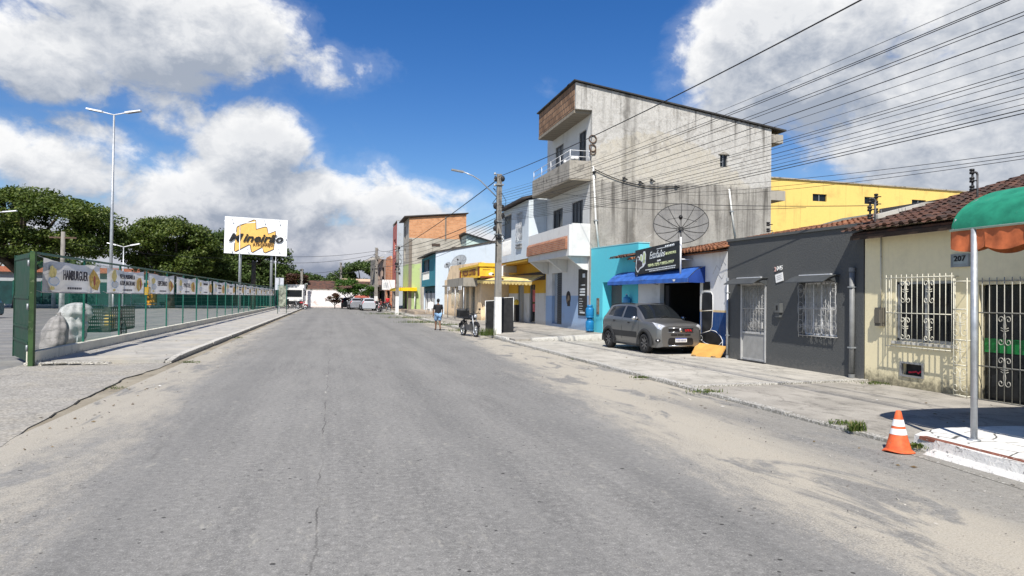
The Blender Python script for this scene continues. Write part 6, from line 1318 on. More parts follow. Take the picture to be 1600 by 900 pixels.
# ================================================================ parked car
CARP, t_, b_, p_ = newmat('grey_metallic_car_paint'); b_.inputs['Base Color'].default_value = (.135, .135, .135, 1); b_.inputs['Metallic'].default_value = .75; b_.inputs['Roughness'].default_value = .42; b_.inputs['Coat Weight'].default_value = .6; b_.inputs['Coat Roughness'].default_value = .06
t_.put(b_.inputs['Base Color'], t_.mix(t_.noise(p_, 3, 5), (.20, .20, .195), (.235, .235, .23)))
CLAD = flat('matt_black_cladding', (.028, .029, .030), .65, var=.2); CHROME = flat('bright_chrome', (.62, .63, .64), .2, .9, var=.04); LAMPG = flat('clear_lamp_glass', (.55, .57, .60), .12, .3, var=.25, scale=14); RIM = flat('dark_alloy_rim', (.16, .16, .165), .35, .6)
ST = [(1.87, [(.60, .24), (.64, .38), (.66, .58), (.64, .78), (.50, .85), (.26, .868), (0, .872)]),
      (1.77, [(.745, .21), (.775, .40), (.785, .60), (.755, .86), (.60, .925), (.3, .94), (0, .945)]),
      (1.48, [(.775, .20), (.81, .42), (.82, .62), (.79, .925), (.65, .965), (.33, .985), (0, .99)]),
      (1.20, [(.78, .20), (.82, .42), (.83, .64), (.80, .96), (.68, .99), (.35, 1.008), (0, 1.012)]),
      (.98, [(.78, .20), (.82, .42), (.83, .65), (.805, .97), (.71, 1.005), (.36, 1.04), (0, 1.05)]),
      (.62, [(.78, .20), (.82, .42), (.833, .65), (.808, .99), (.665, 1.255), (.34, 1.31), (0, 1.32)]),
      (.24, [(.78, .20), (.82, .42), (.835, .65), (.81, 1.0), (.615, 1.445), (.33, 1.495), (0, 1.505)]),
      (-.35, [(.78, .20), (.82, .42), (.835, .65), (.81, 1.01), (.61, 1.475), (.32, 1.525), (0, 1.535)]),
      (-1.0, [(.78, .20), (.82, .42), (.835, .66), (.805, 1.03), (.60, 1.465), (.31, 1.51), (0, 1.52)]),
      (-1.5, [(.77, .22), (.81, .42), (.825, .66), (.79, 1.04), (.575, 1.42), (.30, 1.455), (0, 1.46)]),
      (-1.72, [(.75, .25), (.79, .42), (.80, .66), (.765, 1.0), (.62, 1.14), (.32, 1.15), (0, 1.15)]),
      (-1.84, [(.68, .28), (.72, .42), (.74, .66), (.70, .92), (.55, .99), (.28, 1.0), (0, 1.0)])]
def cr(p0, p1, p2, p3, t, k=.5):
    return p1+(p2-p0)*k*t+((p0*2-p1*5+p2*4-p3)*.5)*t*t+((-p0+p1*3-p2*3+p3)*.5)*t*t*t if k == .5 else p1
def carS(a, b, side=1, off=0.):
    """point of the body skin at station parameter a (0..11) and girth parameter b (0..6)"""
    n = len(ST); i = max(0, min(n-2, int(a))); t = a-i
    def row(k):
        k = max(0, min(n-1, k)); x, pr = ST[k]; j = max(0, min(5, int(b))); s = b-j
        V = lambda q: Vector((x, pr[max(0, min(6, q))][0], pr[max(0, min(6, q))][1])); return V(j).lerp(V(j+1), s)*.55+cr(V(j-1), V(j), V(j+1), V(j+2), s)*.45
    p = row(i).lerp(row(i+1), t)*.5+cr(row(i-1), row(i), row(i+1), row(i+2), t)*.5
    if off:
        e = .02; da = carS(min(a+e, 11), b)-carS(max(a-e, 0), b); db = carS(a, min(b+e, 6))-carS(a, max(b-e, 0)); nn = db.cross(da)
        if nn.length > 1e-9:
            nn.normalize()
            if nn.y < -.2 or (abs(nn.y) <= .2 and nn.z < 0 and b > 3): nn = -nn
            if nn.dot(Vector((0, p.y, p.z-.7))) < 0: nn = -nn
            p = p+nn*off
    return Vector((p.x, p.y*side, p.z))
WX = (1.14, -1.236); WR = .305
def make_car(name, label, paint, loc, rz, detail=True, group=None):
    C = thing(name, label, 'car', loc, rz, group)
    mb = MB(); NA, NB = 66, 24
    for sd in (1, -1):
        vs = [carS(11*i/NA, 6*j/NB, sd) for i in range(NA+1) for j in range(NB+1)]; fs = []
        for i in range(NA):
            for j in range(NB):
                c = (vs[i*(NB+1)+j]+vs[(i+1)*(NB+1)+j+1])/2
                if j/NB*6 < 2.6 and any((c.x-wx)**2+(c.z-WR)**2 < .355**2 for wx in WX): continue
                fs.append((i*(NB+1)+j, (i+1)*(NB+1)+j, (i+1)*(NB+1)+j+1, i*(NB+1)+j+1))
        mb.add(vs, fs, 0, True)
    for a in (0, 11):
        l = [carS(a, 6*j/NB, 1) for j in range(NB+1)]; r = [carS(a, 6*j/NB, -1) for j in range(NB+1)]; mb.poly(l+r[::-1][1:], 0)
    mb.box(-1.75, 1.75, -.74, .74, .19, .24, 1); mb.box(-1.62, 1.5, -.60, .60, .24, .70, 1)
    mb.build('body', [paint, DARKIN], C)
    def patch(name, a0, a1, b0, b1, mat, off=.006, sides=(1, -1), na=10, nb=5, fn=None, parent=C, mir=True):
        mb = MB()
        for sd in sides:
            def P(i, j):
                a, b = (a0+(a1-a0)*i, b0+(b1-b0)*j) if fn is None else fn(i, j); return carS(a, b, sd, off)
            mb.grid(P, na, nb, 0, True)
        return mb.build(name, mat, parent, fix=False)
    patch('windscreen', 4.12, 5.92, 4.08, 6, GLASS, .006, (1, -1), 10, 8)
    patch('rear_window', 9.25, 9.95, 4.15, 6, GLASS, .006)
    for sd in (1, -1):
        patch('side_window', 0, 0, 0, 0, GLASS, .006, (sd,), 10, 5, lambda i, j: (4.75+2.10*i+(1-i)*j*.95, 3.12+.78*j))
        patch('side_window', 0, 0, 0, 0, GLASS, .006, (sd,), 10, 5, lambda i, j: (7.05+.95*i, 3.14+.74*j))
        patch('side_window', 0, 0, 0, 0, GLASS, .006, (sd,), 6, 5, lambda i, j: (8.08+.62*i*(1-.3*j), 3.2+.66*j))
        d = patch('door_cladding', 4.9, 8.0, 1.15, 1.95, CLAD, .012, (sd,), 14, 3)
        mb = MB(); mb.tube([carS(a, .1, sd, .012) for a in [3.6+.3*k for k in range(19)]], .035, 5); mb.build('sill_trim', CLAD, C)
        for a, b in ((6.15, 2.75), (7.75, 2.8)): mb = MB(); p = carS(a, b, sd, .02); mb.ball(p, (.08, .018, .022), 8); mb.build('handle', CLAD, C)
        for a in (4.62, 6.95, 8.1): mb = MB(); mb.tube([carS(a, b, sd, .002) for b in (.8, 1.5, 2.2, 3.05)], .006, 4); mb.build('door_seam', BLACK, C)
        mb = MB(); p = carS(4.95, 3.1, sd); mb.ball(p+Vector((.02, sd*.10, .05)), (.075, .105, .068), 10); mb.tube([p, p+Vector((.02, sd*.06, .03))], .025, 5, 1); mb.build('mirror', [flat('silver_mirror_cap', (.55, .56, .57), .25, .3) if False else CHROME, BLACK], C)
        mb = MB(); mb.tube([carS(a, 4.25, sd, .03) for a in (6.3, 6.8, 7.4, 8.0, 8.6, 9.0)], .016, 5); mb.build('roof_rail', BLACK, C)
        patch('headlight', .10, 2.1, 2.95, 3.75, LAMPG, .008, (sd,), 8, 5, lambda i, j: (.18+1.95*i*(.40+.60*j), 2.72+1.15*j*(1-.42*i)))
        patch('tail_light', 9.9, 10.6, 2.4, 4.0, flat('red_lamp_glass', (.35, .01, .012), .2), .008, (sd,), 4, 5)
    for wx in WX:
        for sd in (1, -1):
            mb = MB(); K = 18; vs = []; fs = []
            for k in range(K+1):
                a = pi*(1.06-1.12*k/K); ca, sa = cos(a), sin(a)
                for rr_, yy in ((.345, .800), (.352, .870), (.425, .866), (.455, .832)): vs.append((wx+rr_*ca, sd*yy, WR+rr_*sa))
            for k in range(K):
                for j in range(3): fs.append((k*4+j, (k+1)*4+j, (k+1)*4+j+1, k*4+j+1))
            mb.add(vs, fs, 0, True); mb.build('wheel_arch', CLAD, C)
            cw = Vector((wx, sd*.745, WR)); mb = MB(); mb.lathe([(.19, .095), (.225, .105), (.285, .095), (.305, .055), (.305, -.055), (.285, -.095), (.19, -.095)], cw, 28, 0, (0, sd, 0)); wh = mb.build('wheel', RUBBER, C)
            mb = MB(); mb.lathe([(.0, .02), (.03, .085), (.055, .085), (.06, .06), (.16, .045), (.185, .06), (.205, .09), (.195, .0), (.0, -.02)], cw, 28, 0, (0, sd, 0))
            for k in range(8):
                a = 2*pi*k/8; d = Vector((cos(a), 0, sin(a))); e = Vector((-sin(a), 0, cos(a))); mb.obox(cw+Vector((0, sd*.080, 0))+d*.115, d*.075, e*.018, Vector((0, .010, 0)), 1)
            mb.build('rim', [flat('black_rim_well', (.03, .03, .03), .5), RIM], wh)
    fx = 1.872
    mb = MB(); mb.box(fx, fx+.018, -.42, .42, .685, .79); gr = mb.build('grille', BLACK, C)
    mb = MB(); mb.tube([(fx+.012, -.44, .80), (fx+.012, .44, .80)], .008, 5); mb.tube([(fx+.012, -.44, .675), (fx+.012, .44, .675)], .008, 5); mb.lathe([(0, .022), (.045, .02), (.06, .0)], (fx+.012, 0, .735), 12, 0, (1, 0, 0)); mb.build('chrome_trim', CHROME, gr)
    if detail: text('red_sticker', 'UTA', flat('red_sticker', (.55, .015, .02), .4), gr, (fx+.019, .14, .70), (0, 1, 0), (0, 0, 1), .06, .24, .004, 0, .02)
    mb = MB()
    for k in range(3): mb.box(fx-.02, fx+.012, -.34+.235*k, -.13+.235*k, .575, .615)
    mb.build('upper_intake', BLACK, C)
    mb = MB(); mb.prism([(fx-.02, -.44, .33), (fx-.02, -.40, .29), (fx-.02, .40, .29), (fx-.02, .44, .33), (fx-.02, .42, .47), (fx-.02, .38, .50), (fx-.02, -.38, .50), (fx-.02, -.42, .47)], (.038, 0, 0)); mb.build('lower_grille', BLACK, C)
    mb = MB(); mb.box(fx+.02, fx+.03, -.20, .20, .375, .50); pl = mb.build('number_plate', WHITE, C); mb = MB(); mb.box(fx+.0305, fx+.032, -.20, .20, .477, .50, 0)
    for k in range(7): mb.box(fx+.0305, fx+.032, -.17+.05*k, -.135+.05*k, .395, .458, 1)
    mb.build('plate_print', [flat('plate_blue', (.02, .06, .35), .4), flat('plate_grey_characters', (.22, .23, .30), .5)], pl)
    mb = MB(); mb.tube([(fx+.005, -.42, .268), (fx+.02, 0, .262), (fx+.005, .42, .268)], .02, 5); mb.build('skid_plate', CHROME, C)
    for sd in (1, -1):
        mb = MB(); p = carS(.75, 1.05, sd, .008); mb.ball(p+Vector((0, 0, .02)), (.05, .10, .055), 9, 0); mb.ball(p+Vector((.035, sd*.02, .02)), (.022, .035, .03), 8, 1); mb.build('fog_lamp', [BLACK, LAMPG], C)
    mb = MB(); mb.tube([(1.02, -.2, 1.09), (.80, .28, 1.165)], .008, 4); mb.tube([(1.02, .3, 1.08), (.82, -.2, 1.16)], .008, 4); mb.build('wiper', BLACK, C)
    return C
fw = Vector((9.37, 19.40)); rw = Vector((9.17, 21.80)); hd = (fw-rw).normalized(); ang = math.atan2(hd.y, hd.x)
lft = Vector((-hd.y, hd.x)); ctr = (fw+rw)/2+lft*.76-hd*(-.048)
make_car('parked_hatchback', 'grey compact hatchback with black wheel arches parked on the pavement in front of the workshop', CARP, (ctr.x, ctr.y, .058), ang)
SILV = flat('silver_car_paint', (.30, .31, .33), .3, .3, var=.05); WCAR = flat('white_car_paint', (.40, .42, .45), .3, var=.04); TCAR = flat('teal_car_paint', (.05, .12, .14), .3, .2, var=.1); DCAR = flat('black_car_paint', (.02, .02, .022), .3)
p = g(575, 486.5); make_car('parked_car', 'pale silver car parked at the kerb under the far pole, rear towards the viewer', WCAR, (p.x+.15, p.y+4.5, 0), pi/2+.06, False, 'cars parked at the end of the street')
p = g(558, 485); make_car('parked_car', 'darker silver car parked just beyond the pale silver one at the end of the street', SILV, (p.x-.1, p.y+6, 0), pi/2+.1, False, 'cars parked at the end of the street')
p = g(545, 484); make_car('parked_car', 'dark car parked by the fresh green tree at the end of the street', DCAR, (p.x, 97, 0), pi/2, False, 'cars parked at the end of the street')
make_car('parked_car', 'teal car in the parking lot, half hidden behind the green gate', TCAR, (onY(2, 490, 50.5).x-2.3, 51.3, 0), pi-.10, False)
# ================================================================ motorcycles
def make_moto(name, label, paint, loc, rz, box=True, group=None):
    T = thing(name, label, 'motorcycle', loc, rz, group)                 # +x is forward
    for x in (.64, -.62):
        mb = MB(); c = Vector((x, 0, .30)); mb.lathe([(.22, .035), (.26, .045), (.295, .03), (.30, 0), (.295, -.03), (.26, -.045), (.22, -.035)], c, 24, 0, (0, 1, 0)); wh = mb.build('wheel', RUBBER, T)
        mb = MB(); mb.lathe([(.225, .03), (.205, .03), (.205, -.03), (.225, -.03)], c, 24, 0, (0, 1, 0)); mb.lathe([(0, -.06), (.05, -.05), (.05, .05), (0, .06)], c, 10, 0, (0, 1, 0))
        for k in range(6): a = pi*k/3; mb.tube([c, c+Vector((cos(a)*.21, 0, sin(a)*.21))], .014, 5)
        mb.lathe([(.05, .045), (.12, .045), (.12, .05), (.05, .05)], c, 16, 0, (0, 1, 0)); mb.build('rim', GALV, wh)
    mb = MB()
    for sy in (-.085, .085): mb.tube([(.64, sy, .30), (.52, sy, .62), (.42, sy*.9, .92)], .026, 7)
    mb.build('fork', GALV, T)
    mb = MB(); mb.tube([(.42, 0, .88), (.15, 0, .55), (-.15, 0, .33), (-.25, 0, .55), (-.55, 0, .70)], .028, 6); mb.tube([(.42, 0, .88), (0, 0, .76), (-.6, 0, .74)], .026, 6)
    for sy in (-.09, .09): mb.tube([(-.62, sy, .30), (-.2, sy, .36)], .022, 5); mb.tube([(-.62, sy, .30), (-.5, sy, .68)], .024, 6)
    mb.build('frame', BLACK, T)
    mb = MB(); mb.box(-.12, .22, -.12, .12, .28, .52); mb.lathe([(.075, 0), (.08, .05), (.075, .1), (.08, .15), (.05, .2)], (.12, 0, .46), 10, 0, (.35, 0, 1)); mb.build('engine', flat('dark_engine_casting', (.07, .07, .072), .5), T)
    mb = MB(); mb.tube([(.2, .1, .45), (.25, .14, .28), (-.2, .15, .26), (-.75, .15, .36)], [.02, .025, .04, .045], 7); mb.build('exhaust', GALV, T)
    mb = MB(); mb.ball((.17, 0, .84), (.25, .14, .12), 10); mb.ball((.30, 0, .80), (.12, .17, .10), 8); mb.build('tank', paint, T)
    mb = MB(); mb.ball((-.28, 0, .80), (.36, .13, .06), 10); mb.build('seat', BLACK, T)
    mb = MB(); mb.tube([(.64+.34*cos(a), 0, .30+.34*sin(a)) for a in [pi*(.15+.07*k) for k in range(9)]], .05, 6); mb.build('front_mudguard', paint, T)
    mb = MB(); mb.tube([(-.62+.36*cos(a), 0, .30+.36*sin(a)) for a in [pi*(.35+.07*k) for k in range(8)]], .05, 6); mb.box(-.98, -.93, -.07, .07, .35, .55); mb.build('rear_mudguard', BLACK, T)
    mb = MB(); mb.tube([(.28, -.36, 1.02), (.38, -.2, 1.03), (.42, 0, .96), (.38, .2, 1.03), (.28, .36, 1.02)], .018, 6)
    mb.build('handlebar', BLACK, T)
    for sy in (-.3, .3): mb = MB(); mb.tube([(.36, sy*.8, 1.03), (.34, sy, 1.17)], .008, 4); mb.ball((.33, sy*1.05, 1.20), (.02, .06, .045), 8); mb.build('mirror', BLACK, T)
    mb = MB(); mb.ball((.52, 0, .90), (.09, .10, .11), 10, 0); mb.ball((.585, 0, .90), (.035, .08, .085), 10, 1); mb.build('headlight', [paint, LAMPG], T)
    mb = MB(); mb.tube([(-.1, .12, .3), (-.2, .24, .02)], .012, 4); mb.build('side_stand', STEEL, T)
    if box: mb = MB(); mb.box(-.92, -.50, -.22, .22, .84, 1.20); bx = mb.build('cargo_box', BLACK, T); mb = MB(); mb.box(-.93, -.49, -.23, .23, 1.14, 1.17); mb.box(-.935, -.92, -.12, .12, .95, 1.05); mb.build('lid_trim', flat('grey_box_trim', (.16, .16, .16), .6), bx)
    return T
mo = make_moto('motorcycle', 'black motorcycle with a cargo box parked by the nearest utility pole', BLACK, (5.80, 29.6, 0), -pi/2+.26, True, 'parked motorcycles')
M2 = dup(mo, (5.45, 78.5, 0), -.5, 'black motorcycle parked at the foot of the farthest white based pole')
MR = make_moto('motorcycle', 'red motorcycle parked just behind the pale silver car', flat('red_moto_paint', (.35, .03, .035), .35), (4.95, 77.2, 0), -pi/2-.2, False, 'parked motorcycles')
dup(MR, (5.9, 84.0, .15), .3, 'dark red motorcycle on the pavement beside the seated person')
dup(mo, (-4.75, 84.5, .09), -.3, 'dark motorcycle with box standing on the left pavement in front of the truck')
dup(MR, (-4.05, 88.5, .0), -.2, 'motorcycle at the road edge right of the far truck')
MT = thing('truck', 'white truck seen from the front at the far left end of the street', 'truck', (-6.0, 95, 0))
a = onY(452, 456, 95); b = onY(466, 483, 95); tx = (a.x+b.x)/2
mb = MB(); mb.box(tx-1.15, tx+1.15, 95, 97.0, .5, 2.75); mb.box(tx-1.2, tx+1.2, 97.1, 103, .9, 3.2); part(mb, 'body', WHITE, MT); mb = MB(); mb.box(tx-1.0, tx+1.0, 94.95, 94.998, 1.55, 2.45); part(mb, 'windscreen', GLASS, MT)
mb = MB(); mb.box(tx-1.1, tx+1.1, 94.9, 94.998, .5, 1.0); part(mb, 'bumper', BLACK, MT)
for sx in (-.85, .85):
    mb = MB(); mb.lathe([(0, -.14), (.45, -.14), (.45, .14), (0, .14)], (tx+sx, 95.8, .45), 16, 0, (1, 0, 0)); part(mb, 'wheel', RUBBER, MT); mb = MB(); mb.box(tx+sx-.15, tx+sx+.15, 94.93, 94.998, 1.05, 1.3); part(mb, 'headlight', LAMPG, MT)
mb = MB(); mb.tube([(tx-1.6, 95.1, 2.4), (tx+1.6, 95.1, 2.4)], .03, 5); mb.box(tx+1.35, tx+1.55, 95.05, 95.12, 1.7, 2.35); mb.box(tx-1.55, tx-1.35, 95.05, 95.12, 1.7, 2.35); part(mb, 'mirror', BLACK, MT)

# ================================================================ people
SKIN = flat('brown_skin', (.165, .085, .05), .55, var=.1); HAIR = flat('black_hair', (.012, .010, .009), .6); DENIM = flat('pale_blue_denim', (.22, .36, .55), .8, var=.15, scale=10); BSHIRT = flat('black_shirt_cloth', (.018, .018, .021), .85, var=.25); RSHIRT = flat('red_shirt_cloth', (.50, .025, .03), .8); DTROU = flat('dark_trousers', (.04, .045, .06), .85)
def skin(name, joints, edges, mat, parent, lev=1):
    me = bpy.data.meshes.new(name); me.from_pydata([j[0] for j in joints], edges, []); me.materials.append(mat); o = bpy.data.objects.new(name, me); link(o, parent)
    o.modifiers.new('Skin', 'SKIN'); sv = me.skin_vertices[0].data if me.skin_vertices else None
    if sv is None:
        bm = bmesh.new(); bm.from_mesh(me); bm.verts.layers.skin.verify(); bm.to_mesh(me); bm.free(); sv = me.skin_vertices[0].data
    for i, j in enumerate(joints): r = j[1]; sv[i].radius = r if isinstance(r, tuple) else (r, r); sv[i].use_root = (i == 0)
    s_ = o.modifiers.new('Subdivision', 'SUBSURF'); s_.levels = lev; s_.render_levels = lev; o.modifiers['Skin'].use_smooth_shade = True
    return o
def person(label, loc, rz, shirt, trouser, stride=.16, short=True, seated=False, arm=.0):
    T = thing('person', label, 'person', loc, rz); T.scale = (.93, .93, .92)       # faces +y
    if not seated:
        hip = .86; kl = (.09, -stride*.3+.03, .47); kr = (-.09, stride*.75, .48); al = (.085, -stride*1.4, .10); ar = (-.085, stride*.9, .075); tl = (.09, -stride*1.4+.17, .03); tr = (-.09, stride*.9+.2, .03); hl = (.10, 0, hip); hr = (-.10, 0, hip); base = 0
    else:
        hip = .48; kl = (.12, .42, .48); kr = (-.12, .42, .48); al = (.12, .42, .08); ar = (-.12, .42, .08); tl = (.13, .62, .03); tr = (-.13, .62, .03); hl = (.10, .03, hip); hr = (-.10, .03, hip)
    up = lambda z, y=0: (0, y, hip+z)
    J = [(up(.05), .11), (up(.22), (.10, .08)), (up(.42), (.12, .085)), (up(.55), (.10, .07)), (up(.615), .055), (up(.69, .01), .052),
         ((.185, 0, hip+.52), .058), ((.245, -.02-arm, hip+.26), .043), ((.26, .10, hip+.04), .034), ((.265, .14, hip-.05), .036),
         ((-.185, 0, hip+.52), .058), ((-.25, .03-arm, hip+.26), .043), ((-.27, -.02, hip+.02), .034), ((-.275, .01, hip-.08), .036),
         (hl, .098), (kl, .064), (al, .042), (tl, (.045, .03)), (hr, .098), (kr, .064), (ar, .042), (tr, (.045, .03))]
    E_ = [(0, 1), (1, 2), (2, 3), (3, 4), (4, 5), (3, 6), (6, 7), (7, 8), (8, 9), (3, 10), (10, 11), (11, 12), (12, 13), (0, 14), (14, 15), (15, 16), (16, 17), (0, 18), (18, 19), (19, 20), (20, 21)]
    body = skin('body', J, E_, SKIN, T)
    mb = MB(); mb.ball((0, .015, hip+.79), (.078, .098, .118), 12); mb.ball((0, .112, hip+.78), (.014, .02, .022), 6)
    for sx in (-1, 1): mb.ball((sx*.08, .01, hip+.785), (.012, .022, .032), 6); mb.ball((sx*.032, .098, hip+.81), (.014, .01, .009), 6, 1)
    mb.ball((0, .104, hip+.735), (.028, .01, .009), 6, 1); mb.build('head', [SKIN, HAIR], T)
    mb = MB(); mb.ball((0, -.012, hip+.825), (.088, .105, .10), 12); mb.ball((0, -.05, hip+.79), (.08, .07, .09), 10); mb.build('hair', HAIR, T)
    skin('shirt', [(up(-.04), (.20, .165)), (up(.2), (.195, .16)), (up(.42), (.21, .155)), (up(.555), (.15, .11)), ((.19, 0, hip+.525), .095), ((.232, -.012-arm*.5, hip+.30), .078), ((-.19, 0, hip+.525), .095), ((-.235, .018-arm*.5, hip+.30), .078)], [(0, 1), (1, 2), (2, 3), (3, 4), (4, 5), (3, 6), (6, 7)], shirt, T)
    k = 1.06 if short else .55
    mid = lambda a, b, f: tuple(a[i]+(b[i]-a[i])*f for i in range(3))
    if short: skin('shorts', [(up(.03), (.17, .145)), (hl, .13), (mid(hl, kl, .92), .118), (hr, .13), (mid(hr, kr, .92), .118)], [(0, 1), (1, 2), (0, 3), (3, 4)], trouser, T)
    else: skin('trousers', [(up(.06), (.15, .125)), (hl, .115), (kl, .085), (mid(kl, al, .95), .06), (hr, .115), (kr, .085), (mid(kr, ar, .95), .06)], [(0, 1), (1, 2), (2, 3), (0, 4), (4, 5), (5, 6)], trouser, T)
    mb = MB()
    for a, t in ((al, tl), (ar, tr)): mb = MB(); mb.ball(((a[0]+t[0])/2, (a[1]+t[1])/2+.01, .028), (.05, .13, .026), 8); mb.build('sandal', BLACK, T)
    # fingers
    mb = MB()
    for hnd, sx in ((J[9][0], 1), (J[13][0], -1)):
        h = Vector(hnd)
        for f in range(4): mb.tube([h+Vector((0, .03-.02*f, -.01)), h+Vector((-sx*.004, .034-.022*f, -.055)), h+Vector((-sx*.02, .03-.02*f, -.085+.008*(f % 2)))], [.010, .009, .007], 5)
        mb.tube([h+Vector((0, .03, .01)), h+Vector((-sx*.01, .06, -.02)), h+Vector((-sx*.015, .062, -.05))], [.011, .010, .008], 5)
    mb.build('fingers', SKIN, T)
    return T
person('person in a black shirt and pale denim shorts walking away along the kerb', (5.22, 35.15, 0), .1, BSHIRT, DENIM)
p = onY(605.5, 480, 79); person('person in a red shirt and dark trousers standing before the shop at the far poles', (p.x, 79, .20), 2.6, RSHIRT, DTROU, .06, False)
p = onY(592, 480, 83); SE = (p.x+.2, 83, .16); person('person in a dull reddish shirt sitting on a low seat beside the far pole', SE, 2.2, flat('dull_red_shirt_cloth', (.22, .06, .06), .85), DTROU, 0, False, True)
mb = MB(); mb.box(SE[0]-.22, SE[0]+.22, SE[1]-.22, SE[1]+.22, .50, .54)
for sx in (-.19, .19):
    for sy in (-.19, .19): mb.box(SE[0]+sx-.02, SE[0]+sx+.02, SE[1]+sy-.02, SE[1]+sy+.02, .14, .50)
tag(mb.build('stool', WHITE), 'low white stool under the seated person by the far pole', 'stool')
p = onY(678, 487, 60); C_ = thing('white_plastic_chair', 'white plastic chair with a dark towel in front of the teal house', 'chair', (p.x-.5, 59.2, .3), 2.6)
mb = MB(); mb.box(-.25, .25, -.25, .25, .42, .46); mb.build('seat', WHITE, C_); mb = MB(); mb.prism([(-.26, -.26, .46), (.26, -.26, .46), (.24, -.30, .95), (0, -.31, 1.02), (-.24, -.30, .95)], (0, .03, 0)); mb.build('backrest', WHITE, C_)
for sx in (-.22, .22):
    for sy in (-.22, .22): MB().tube([(sx, sy, .42), (sx*1.15, sy*1.15, 0)], .025, 5).build('leg', WHITE, C_)

# ================================================================ cone, boards at the pole
K = thing('traffic_cone', 'orange traffic cone with two white bands beside the whitewashed block', 'traffic cone', (6.27, 6.46, .004), .5)
prof = [(.145, .035), (.122, .13), (.115, .16)]; R = lambda z: .150-.118*(z-.03)/.47 if z < .5 else .03
MB().lathe([(R(.03)+.006, .03), (R(.16), .16), (R(.30), .30), (R(.42), .42), (R(.485), .485), (.026, .50), (.018, .50), (.016, .40), (.10, .05)], (0, 0, 0), 32).build('body', ORANGE, K)
for z0, z1 in ((.215, .285), (.315, .395)): MB().lathe([(R(z0)+.0025, z0), (R(z1)+.0025, z1)], (0, 0, 0), 32).build('white_band', REFLW, K)
mb = MB()
for k in range(2): pass
def base(i, j):
    a = 2*pi*j; r = .150+.045*i*(1+.10*abs(cos(2*a))); return (r*cos(a), r*sin(a), .036-.020*i+.016*i*sin(a*2+1)+.012*i*sin(a*3))
mb.grid(base, 4, 40, 0, True); mb.grid(lambda i, j: tuple(c-(0 if k < 2 else .014) for k, c in enumerate(base(i, j))), 4, 40, 0, True); mb.grid(lambda i, j: (base(1, j)[0], base(1, j)[1], base(1, j)[2]-.014*i), 1, 40, 0, True); mb.build('base', ORANGE, K)
mb = MB(); mb.lathe([(0, .0), (.010, .0)], (-.034, -.018, .468), 8, 0, (-.85, -.45, .2)); mb.build('hole', BLACK, K)
K.scale = (.86, .86, .93)
def bboard(label, c, w_, h, lean, tw, frame):
    B = thing('black_board', label, 'board', c, tw, group='black boards leaning on the utility pole'); mb = MB(); mb.hexa([(-w_/2, 0, 0), (w_/2, 0, 0), (w_/2, .04, 0), (-w_/2, .04, 0), (-w_/2, lean, h), (w_/2, lean, h+.05), (w_/2, lean+.04, h+.05), (-w_/2, lean+.04, h)]); mb.build('panel', BLACK, B)
    mb = MB(); top = .5
    P = lambda x, t: (x, lean*t-.012, h*t)
    mb.tube([P(-w_/2, .32 if frame else 0), P(-w_/2, 1), P(w_/2, 1.03), P(w_/2, .35 if frame else 0)], .022, 4); mb.build('white_edge', WHITE, B)
bboard('black board with a white edge leaning on the left side of the utility pole', (6.92, 29.75, .14), .72, 1.42, .12, .06, True)
bboard('black board with a white edge leaning on the right side of the utility pole', (7.50, 29.72, .15), .66, 1.55, .14, -.10, True)

# ================================================================ weeds
def tuft(label, x, y, z, h, n, spread, seed, green=GRASS):
    q = random.Random(seed); T = thing('weed_tuft', label, 'weeds', (x, y, z), group='weeds along the kerb'); mb = MB()
    for _ in range(n):
        a = q.uniform(0, 6.28); bx, by = q.gauss(0, spread), q.gauss(0, spread*.6); L = h*q.uniform(.3, .95); ln = q.uniform(.15, .75)*L; w_ = q.uniform(.004, .009); d = Vector((cos(a), sin(a), 0)); s_ = Vector((-sin(a), cos(a), 0))*w_; p0 = Vector((bx, by, 0)); p1 = p0+d*ln*.35+Vector((0, 0, L*.6)); p2 = p0+d*ln+Vector((0, 0, L*.9))
        mb.add([p0-s_, p0+s_, p1+s_*.8, p1-s_*.8, p2], [(0, 1, 2, 3), (3, 2, 4)])
    mb.build('blades', green, T, fix=False)
    mb = MB()
    for _ in range(max(4, n//12)): a = q.uniform(0, 6.28); r = q.uniform(0, spread*1.6); c = Vector((r*cos(a), r*sin(a)*.6, q.uniform(.01, .05))); s_ = q.uniform(.02, .04); mb.add([c+Vector((-s_, 0, 0)), c+Vector((0, s_*.6, .01)), c+Vector((s_, 0, 0)), c+Vector((0, -s_*.6, .01))], [(0, 1, 2, 3)])
    mb.build('leaves', green, T, fix=False)
